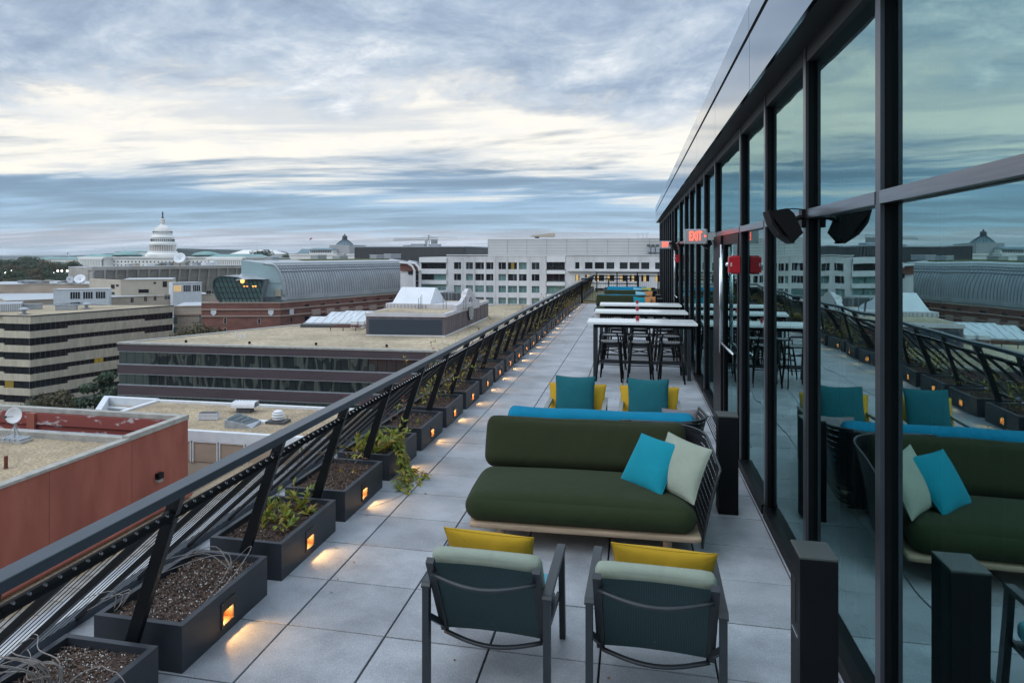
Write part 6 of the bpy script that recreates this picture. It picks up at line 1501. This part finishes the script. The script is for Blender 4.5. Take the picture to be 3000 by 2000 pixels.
p = U(*c1_(1775, 545), 374); v = thing('satellite_dish', (p.x, p.y, zt + .6), label='white satellite dish on the fin block roof before the domed capitol', cat='satellite dish'); o = MB().lathe([(.05, 0), (1.3, .25), (2.5, .8), (3.0, 1.3), (2.9, 1.35), (1.3, .4), (.03, .1)], n=20).build('reflector', 'white_metal', v, smooth=True); o.location = (0, 0, 3.6); o.rotation_euler = (R(60), 0, R(15)); MB().tube([(0, 0, 0), (0, 0, 4)], .3, 6).build('mount', 'grey_metal', v)

# ================================================================ CAPITOL AND SKYLINE
CXm, CYm = -553.0, 772.0
cap = building('domed_capitol', (CXm, CYm), 'white domed capitol with long columned wings on the skyline')
def CB(n, m, x0, x1, y0, y1, z0, z1, par=None): return MB().box(CXm + x0, CXm + x1, CYm + y0, CYm + y1, z0, z1).build(n, m, par or cap, world=True)
RFZ = UY(300, 752, CYm - 20).z                        # wing eaves
dome = MB(); S = 876.0 / F_PX
zc = lambda y: EYE + (CY - (580 + y / 7.84)) * S
k_ = S / 7.84 / 1.075
prof_d = [(345, 1330), (345, 1290), (325, 1250), (322, 1222)]
def lat(name, m, pr, n=48, sm=False): return MB().lathe([(r_ * k_, zc(y) - RFZ) for r_, y in pr], c=(CXm, CYm, RFZ), n=n).build(name, m, cap, world=True, smooth=sm)
lat('dome_base', 'marble', [(400, 1345), (400, 1300), (352, 1262), (340, 1222)])
lat('drum', 'warm_wall', [(262, 1222), (262, 1080)])
lat('drum_cornice', 'marble', [(322, 1085), (326, 1058), (322, 1040), (310, 1030), (296, 1024), (296, 1000), (275, 1000)])
lat('attic_drum', 'marble', [(264, 1000), (264, 912), (276, 912), (274, 895), (262, 885), (250, 868), (240, 866), (232, 838), (225, 836)])
lat('dome_shell', 'marble', [(226, 836), (222, 800), (210, 765), (192, 725), (165, 688), (132, 660), (95, 640), (70, 630), (72, 622), (52, 610)], 56, True)
lat('lantern', 'marble', [(52, 610), (50, 580), (40, 578), (40, 500), (54, 495), (54, 480), (36, 470)], 24)
lat('statue_base', 'bronze_dark', [(33, 470), (30, 450), (17, 432), (17, 402)], 16)
lat('statue', 'bronze_dark', [(10, 402), (19, 372), (20, 350), (13, 335), (10, 328), (11, 318), (4, 308)], 12)
colm = MB().lathe([(9 * k_, 0), (8 * k_, 135 * k_ * 1.075), (11 * k_, 142 * k_ * 1.075)], n=8).mesh('column'); colm.materials.append(MATS['marble'])
for k in range(36):
    a = 2 * math.pi * k / 36; o = link('column', colm, cap); o.location = Vector((CXm + 306 * k_ * math.cos(a), CYm + 306 * k_ * math.sin(a), zc(1222))) - cap.location
for k in range(36):
    a = 2 * math.pi * (k + .5) / 36
    for rr, y0, y1, w_ in ((264.5, 995, 945, 12), (217, 800, 770, 9)):
        o = ublock('drum_window', 'bronze_dark', cap, (CXm + rr * k_ * math.cos(a), CYm + rr * k_ * math.sin(a), (zc(y0) + zc(y1)) / 2), (1.2, w_ * k_ * 1.3, abs(zc(y1) - zc(y0))), a)
for k in range(12):
    a = 2 * math.pi * k / 12; o = ublock('lantern_column', 'marble', cap, (CXm + 46 * k_ * math.cos(a), CYm + 46 * k_ * math.sin(a), (zc(578) + zc(500)) / 2), (1.2, 1.2, zc(500) - zc(578)), a)
for k in range(24):
    a = 2 * math.pi * k / 24; pts = [(CXm + r_ * 1.012 * k_ * math.cos(a), CYm + r_ * 1.012 * k_ * math.sin(a), zc(y)) for r_, y in [(222, 830), (222, 800), (210, 765), (192, 725), (165, 688), (132, 660), (95, 640)]]
    MB().tube(pts, .35, 4).build('dome_rib', 'marble', cap, world=True)
def wing(x0, x1, y0, deep, z1, colz=None, ncol=0, roof=True, fr=0.0):
    w_ = CB('wing', 'marble', x0, x1, y0, y0 + deep, GZ, z1)
    CB('cornice', 'marble', x0 - 1.2, x1 + 1.2, y0 - 1.4, y0 + deep, z1 + .01, z1 + 1.6, w_ if False else cap)
    if ncol:
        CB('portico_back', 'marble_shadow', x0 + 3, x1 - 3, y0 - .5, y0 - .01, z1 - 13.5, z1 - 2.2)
        for k in range(ncol):
            x = x0 + 3 + (x1 - x0 - 6) * (k + .5) / ncol; o = ublock('wing_column', 'marble', cap, (CXm + x, CYm + y0 - 2.2, z1 - 7.4), (1.5, 1.5, 11.6))
        CB('entablature', 'marble', x0 + 2, x1 - 2, y0 - 3.2, y0 - .51, z1 - 2.2, z1)
        CB('portico_floor', 'marble', x0 + 2, x1 - 2, y0 - 3.2, y0 - .02, GZ, z1 - 13.4)
    else:
        n = int((x1 - x0) / 5)
        for k in range(n):
            for za, zb in ((5.2, 3.6), (12.5, 8.0)): ublock('wing_window', 'city_glass_dark', cap, (CXm + x0 + (x1 - x0) * (k + .5) / n, CYm + y0 - .1, z1 - (za + zb) / 2), (1.5, .3, za - zb))
    if roof: MB().hexa([(CXm + x0 + 2, CYm + y0 + 2, z1 + 1.5), (CXm + x1 - 2, CYm + y0 + 2, z1 + 1.5), (CXm + x1 - 2, CYm + y0 + deep - 2, z1 + 1.5), (CXm + x0 + 2, CYm + y0 + deep - 2, z1 + 1.5), (CXm + x0 + 9, CYm + y0 + 10, z1 + 4.6), (CXm + x1 - 9, CYm + y0 + 10, z1 + 4.6), (CXm + x1 - 9, CYm + y0 + deep - 9, z1 + 4.6), (CXm + x0 + 9, CYm + y0 + deep - 9, z1 + 4.6)]).build('wing_roof', 'copper_green', cap, world=True)
zw = RFZ - 1.6
wing(-99, -62, -22, 62, zw, ncol=14); wing(-62, -36, -10, 40, zw, roof=True); wing(-36, 40, -18, 60, zw, ncol=0, roof=False); wing(40, 72, -10, 40, zw, ncol=0); wing(72, 122, -22, 62, zw, ncol=18)
MB().lathe([(17, 0), (15, 2), (9, 4), (2, 5)], c=(CXm - 52, CYm + 4, zw + 3), n=24).build('small_dome', 'copper_green', cap, world=True, smooth=True); MB().lathe([(17, 0), (15, 2), (9, 4), (2, 5)], c=(CXm + 56, CYm + 4, zw + 3), n=24).build('small_dome', 'copper_green', cap, world=True, smooth=True)
# green roofed range left of and behind the capitol
def far_box(name, label, px0, px1, yt, Y, deep, m, roofm='copper_green', rise=3.0, cat='building'):
    a, c = UY(px0, yt, Y), UY(px1, yt, Y); r = building(name, a, label, cat); MB().box(a.x, c.x, Y, Y + deep, GZ, a.z).build('wall', m, r, world=True)
    b = MB().hexa([(a.x - 1, Y - 1, a.z + .01), (c.x + 1, Y - 1, a.z + .01), (c.x + 1, Y + deep, a.z + .01), (a.x - 1, Y + deep, a.z + .01), (a.x + deep * .2, Y + deep * .35, a.z + rise), (c.x - deep * .2, Y + deep * .35, a.z + rise), (c.x - deep * .2, Y + deep * .6, a.z + rise), (a.x + deep * .2, Y + deep * .6, a.z + rise)]); b.build('roof', roofm, r, world=True); return r, a, c
r, a, c = far_box('long_pale_range', 'long pale stone range with green copper roof left of the capitol', 95, 242, 759, 905, 50, 'marble')
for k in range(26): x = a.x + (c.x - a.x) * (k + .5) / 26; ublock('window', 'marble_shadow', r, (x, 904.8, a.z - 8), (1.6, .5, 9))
x = a.x + (c.x - a.x) * .72; ublock('draped_banner', 'warm_wall', r, (x, 904.2, a.z - 9), (6, .6, 13))
far_box('green_roofed_hall', 'flat green roofed hall behind the capitol wing, left of the dome', 335, 440, 738, 1010, 40, 'marble', rise=2.0)
r, a, c = far_box('pedimented_court', 'white temple fronted court building right of the capitol wings', 676, 795, 744, 1150, 60, 'marble', 'marble', 7.0)
# domed library
LBx = UY(1010, 700, 1100).x; lib = building('domed_library', (LBx, 1100), 'stone library with dark blue dome and lantern on the skyline'); Sl = (LBx * -SA + 1100 * CA) / F_PX
zl = lambda y: EYE + (CY - (640 + y / 3.36)) * Sl; xl = lambda x: UY(600 + x / 3.36, 700, 1100).x; rl = lambda w_: w_ / 3.36 * Sl
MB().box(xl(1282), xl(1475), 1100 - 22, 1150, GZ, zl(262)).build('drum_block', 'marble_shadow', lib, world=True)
MB().lathe([(rl(100), 0), (rl(100), rl(10))], c=(LBx, 1100, zl(272)), n=8).build('cornice', 'marble', lib, world=True)
MB().lathe([(rl(84), zl(262) - zl(262)), (rl(80), zl(255) - zl(262)), (rl(62), zl(240) - zl(262)), (rl(44), zl(226) - zl(262)), (rl(28), zl(212) - zl(262))], c=(LBx, 1100, zl(262)), n=24).build('dome', 'dome_blue', lib, world=True)
for k in range(16): a_ = 2 * math.pi * k / 16; MB().tube([(LBx + rl(83) * math.cos(a_), 1100 + rl(83) * math.sin(a_), zl(258)), (LBx + rl(63) * math.cos(a_), 1100 + rl(63) * math.sin(a_), zl(239)), (LBx + rl(28) * math.cos(a_), 1100 + rl(28) * math.sin(a_), zl(211))], .5, 4).build('dome_rib', 'bronze_dark', lib, world=True)
MB().lathe([(rl(26), 0), (rl(24), zl(185) - zl(212)), (rl(27), zl(183) - zl(212)), (rl(22), zl(172) - zl(212)), (rl(8), zl(166) - zl(212)), (rl(3), zl(150) - zl(212))], c=(LBx, 1100, zl(212)), n=16).build('lantern', 'bronze_dark', lib, world=True)
MB().box(xl(1135), xl(1360), 1060, 1078, GZ, zl(308)).build('wing', 'marble', lib, world=True); MB().hexa([(xl(1130), 1058, zl(308)), (xl(1365), 1058, zl(308)), (xl(1365), 1078, zl(308)), (xl(1130), 1078, zl(308)), (xl(1160), 1066, zl(292)), (xl(1340), 1066, zl(292)), (xl(1340), 1072, zl(292)), (xl(1160), 1072, zl(292))]).build('wing_roof', 'dome_blue', lib, world=True)
for k in range(12): ublock('window', 'bronze_dark', lib, (xl(1150 + k * 17), 1059.6, zl(325)), (1.8, .5, 3.4))
pv2 = far_box('corner_pavilion', 'small stone pavilion with dark hipped roof left of the library', 872, 908, 742, 1090, 20, 'marble', 'dome_blue', 7)
# flags
for k, (px, yb, yt, Y, lab) in enumerate([(914, 748, 694, 1000, 'thin flagpole with a small flag left of the domed library'), (201, 752, 738, 880, 'tiny flag on a pole above the pale stone range')]):
    a, t = UY(px, yb, Y), UY(px, yt, Y); v = building('flagpole', a, lab, 'flagpole'); MB().tube([(a.x, Y, GZ), (t.x, Y, t.z)], .22 if k == 0 else .16, 6).build('pole', 'white_metal', v, world=True); s = 5.0 if k == 0 else 3.6
    MB().grid(lambda u, w_: (t.x - s * u * .8, Y - .3 * math.sin(u * 6), t.z - s * .1 - s * .5 * w_ - s * .5 * u), 6, 3, uv=False).build('flag', 'flag_cloth', v, world=True)

# ---- hills on the horizon
def hills(name, Y, pts, m='hill_forest'):
    b = MB(); t_ = [UY(x, y, Y) for x, y in pts]
    rdm = random.Random(len(pts)); fine = []
    for a, c in zip(t_[:-1], t_[1:]):
        for k in range(12): q_ = a.lerp(c, k / 12); fine.append((q_.x, q_.z + rdm.uniform(-.5, .6) * Y / 700))
    for (xa, za), (xb, zb) in zip(fine[:-1], fine[1:]):
        b.quad((xa, Y, GZ - 2), (xb, Y, GZ - 2), (xb, Y, zb), (xa, Y, za)); b.quad((xa, Y, za), (xb, Y, zb), (xb, Y + 700, zb - 6), (xa, Y + 700, za - 6))
    return b.build(name, m, None, kind='structure')
hills('hills', 5200, [(-900, 752), (-300, 752), (0, 753), (60, 754), (150, 753), (230, 749), (280, 746), (330, 742), (400, 741), (470, 736), (530, 731), (570, 736), (620, 743), (700, 746), (760, 745), (820, 744), (900, 742), (1000, 743), (1150, 741), (1420, 742), (1700, 741), (2300, 742), (3200, 742), (4500, 742)])
hills('hills', 2100, [(380, 748), (440, 742), (505, 735), (520, 729), (545, 733), (560, 738), (600, 744), (640, 750)])

# ---- pale office block to the left, out of view but mirrored in the purple block's glazing
pcb = building('pale_column_block', (-85, 20), 'pale columned office block mirrored in the purple block glazing')
MB().box(-125, -62, -20, 34, GZ, -17).build('core', 'city_glass_dark', pcb, world=True); MB().box(-126, -61, -21, 35, -16.99, -16.2).build('roof', 'sedum', pcb, world=True)
for k in range(14): ublock('column', 'beige_precast', pcb, (-123.5 + k * 4.7, 34.6, (GZ - 17) / 2), (1.2, 1.0, -17 - GZ))
for z in (-19, -23.6, -28.2): MB().box(-125, -62, 34.01, 34.3, z - 1.2, z).build('spandrel', 'beige_precast', pcb, world=True)
# ---- trees
def tree_mesh(seed, h, rx, kind):
    rdm = random.Random(seed); t = MB(); lv = MB(); th = h * .45
    t.tube([(0, 0, 0), (rdm.uniform(-.2, .2), 0, th * .6), (rdm.uniform(-.4, .4), rdm.uniform(-.3, .3), h * .8)], h * .022, 6, r2=h * .006)
    blobs = []
    if kind == 'pine':
        for k in range(15):
            z = h * (.30 + .68 * k / 15); a = rdm.random() * 6.28; d = rx * (1 - .75 * k / 15) * rdm.uniform(.4, .9); blobs.append((d * math.cos(a), d * math.sin(a), z, rx * .36 * (1.15 - .6 * k / 15), .40)); t.tube([(0, 0, z - h * .05), (d * math.cos(a), d * math.sin(a), z)], h * .008, 4)
    else:
        for k in range(15):
            a = rdm.random() * 6.28; e = rdm.uniform(-.25, .95); d = rx * rdm.uniform(.25, .72); c = math.sqrt(max(0, 1 - e * e * .8))
            blobs.append((d * c * math.cos(a), d * c * math.sin(a), h * .62 + e * h * .32, rx * rdm.uniform(.30, .48), .8)); t.tube([(0, 0, th * .7), (d * c * math.cos(a), d * c * math.sin(a), h * .62 + e * h * .30)], h * .007, 4)
    n = 210; s = h * .019
    for bx, by, bz, br, fl in blobs:
        for _ in range(n):
            v = Vector((rdm.gauss(0, 1), rdm.gauss(0, 1), rdm.gauss(0, 1))).normalized() * br * rdm.uniform(.55, 1.08) ** .6; p = Vector((bx + v.x, by + v.y, bz + v.z * fl))
            nrm = (v.normalized() + Vector((rdm.uniform(-.7, .7), rdm.uniform(-.7, .7), rdm.uniform(-.3, .8)))).normalized(); a = nrm.orthogonal().normalized(); a.rotate(Matrix.Rotation(rdm.random() * 6.28, 3, nrm)); b_ = nrm.cross(a); q_ = s * rdm.uniform(.6, 1.5)
            k = len(lv.v); lv.v += [tuple(p - a * q_), tuple(p + b_ * q_ * .6), tuple(p + a * q_), tuple(p - b_ * q_ * .6)]; lv.f.append((k, k + 1, k + 2, k + 3))
    return t.mesh('trunk'), lv.mesh('crown')
TM = {}
for key, sd, kind in (('a', 1, 'round'), ('b', 2, 'round'), ('c', 3, 'round'), ('p', 4, 'pine')): TM[key] = tree_mesh(sd, 10, 4.2 if kind == 'round' else 4.6, kind)
CROWN = {}
def tree(x, y, base, h, key, lm, label, sx=1.0, rz=0.0, grp='trees'):
    r = thing('tree' if key != 'p' else 'pine_tree', (x, y, base), rz=rz, label=label, cat='tree', group=grp); tm, cmx = TM[key]
    if not tm.materials: tm.materials.append(MATS['bark'])
    k = (key, lm)
    if k not in CROWN: c_ = cmx.copy(); c_.materials.append(MATS[lm]); CROWN[k] = c_
    for nm, me in (('trunk', tm), ('crown', CROWN[k])): o = link(nm, me, r); o.scale = (h / 10 * sx, h / 10 * sx, h / 10)
    return r
p = U(285, 1090, 150); tree(p.x, p.y, p.z - 21, 21.5, 'p', 'pine_needle', 'dark spreading pine between the beige and the purple office blocks', .85, .4)
p = U(330, 1140, 148); tree(p.x, p.y, p.z - 18, 18, 'p', 'pine_needle', 'lower dark pine touching the left end of the purple block', .8, 2.0)
p = U(155, 1166, 140); tree(p.x, p.y, p.z - 12, 13, 'a', 'tree_leaf_autumn', 'small light green tree behind the red parapet, in front of the beige block', 1.0)
p = U(85, 1178, 142); tree(p.x, p.y, p.z - 12, 12, 'b', 'tree_leaf', 'low green tree at the foot of the beige block, leftmost of the near trees', 1.1)
p = U(565, 965, 176); tree(p.x, p.y, p.z - 14, 15, 'c', 'tree_leaf_autumn', 'light green tree before the pilaster block, left of the pair', .9)
p = U(608, 967, 178); tree(p.x, p.y, p.z - 14, 14.5, 'a', 'tree_leaf_autumn', 'light green tree before the brick museum, right of the pair', 1.0)
p = U(768, 742, 900); tree(p.x, p.y, p.z - 26, 30, 'a', 'tree_leaf', 'round dark tree before the white temple fronted court', 1.5); p = U(835, 750, 900); tree(p.x, p.y, p.z - 22, 24, 'b', 'tree_leaf', 'dark tree right of the temple fronted court', 1.5)
rd = random.Random(31)
park = [(-60, 770, 620, 22), (-20, 764, 640, 24), (15, 764, 600, 24), (40, 763, 560, 22), (62, 757, 640, 26), (85, 757, 620, 27), (110, 763, 600, 22), (140, 768, 520, 22), (165, 770, 640, 18), (206, 770, 560, 20), (225, 768, 640, 20), (245, 790, 480, 18), (262, 783, 440, 16), (10, 790, 470, 20), (50, 795, 450, 20), (95, 790, 470, 22), (130, 797, 440, 18), (60, 815, 380, 14), (20, 818, 380, 14), (110, 812, 390, 15), (170, 800, 460, 14), (185, 812, 400, 12), (205, 806, 420, 14), (228, 812, 400, 13), (150, 815, 400, 12), (-40, 800, 480, 20), (35, 778, 520, 20), (120, 778, 500, 20), (75, 776, 540, 20), (185, 777, 620, 14)]
for k, (px, py, d, h) in enumerate(park):
    p = U(px, py, d); key = 'abc'[k % 3]; aut = k in (7, 15, 18, 10, 19, 26); tree(p.x, p.y, p.z - h * .97, h, key, 'tree_leaf_autumn' if aut else 'tree_leaf', '%s park tree left of the capitol, counted from the left' % ORD[1 + sorted(range(len(park)), key=lambda i: park[i][0]).index(k)], 1.15, rd.random() * 6, 'park trees left of the capitol')
lawn = MB().quad(tuple(UZ(-80, 860, GZ + .05)), tuple(UZ(260, 860, GZ + .05)), tuple(UZ(330, 790, GZ + .05)), tuple(UZ(-60, 790, GZ + .05))).build('lawn', 'lawn', kind='structure')
for k, (px, py, d) in enumerate([(35, 793, 500), (16, 799, 470), (157, 799, 450), (169, 794, 470), (181, 793.5, 470), (197, 793.5, 470), (232, 787.5, 560)]):
    p = U(px, py, d); v = thing('street_lamp', (p.x, p.y, GZ), label='%s of the glowing park lamps among the trees, counted from the left' % ORD[[2, 1, 3, 4, 5, 6, 7][k]], cat='street lamp', group='park lamps among the trees'); MB().tube([(0, 0, 0), (0, 0, p.z - GZ - .5)], .12, 6).build('pole', 'grey_metal', v); MB().lathe([(.2, -.55), (.55, -.2), (.6, .1), (.3, .55), (.05, .65)], c=(0, 0, p.z - GZ), n=10).build('lamp', 'street_lamp_glow', v)

# ---------------------------------------------------------------- thin air over the city
hz = MB().box(-7000, 7000, -400, 6800, GZ - 1, 75).build('haze', 'haze_air', None, kind='stuff')
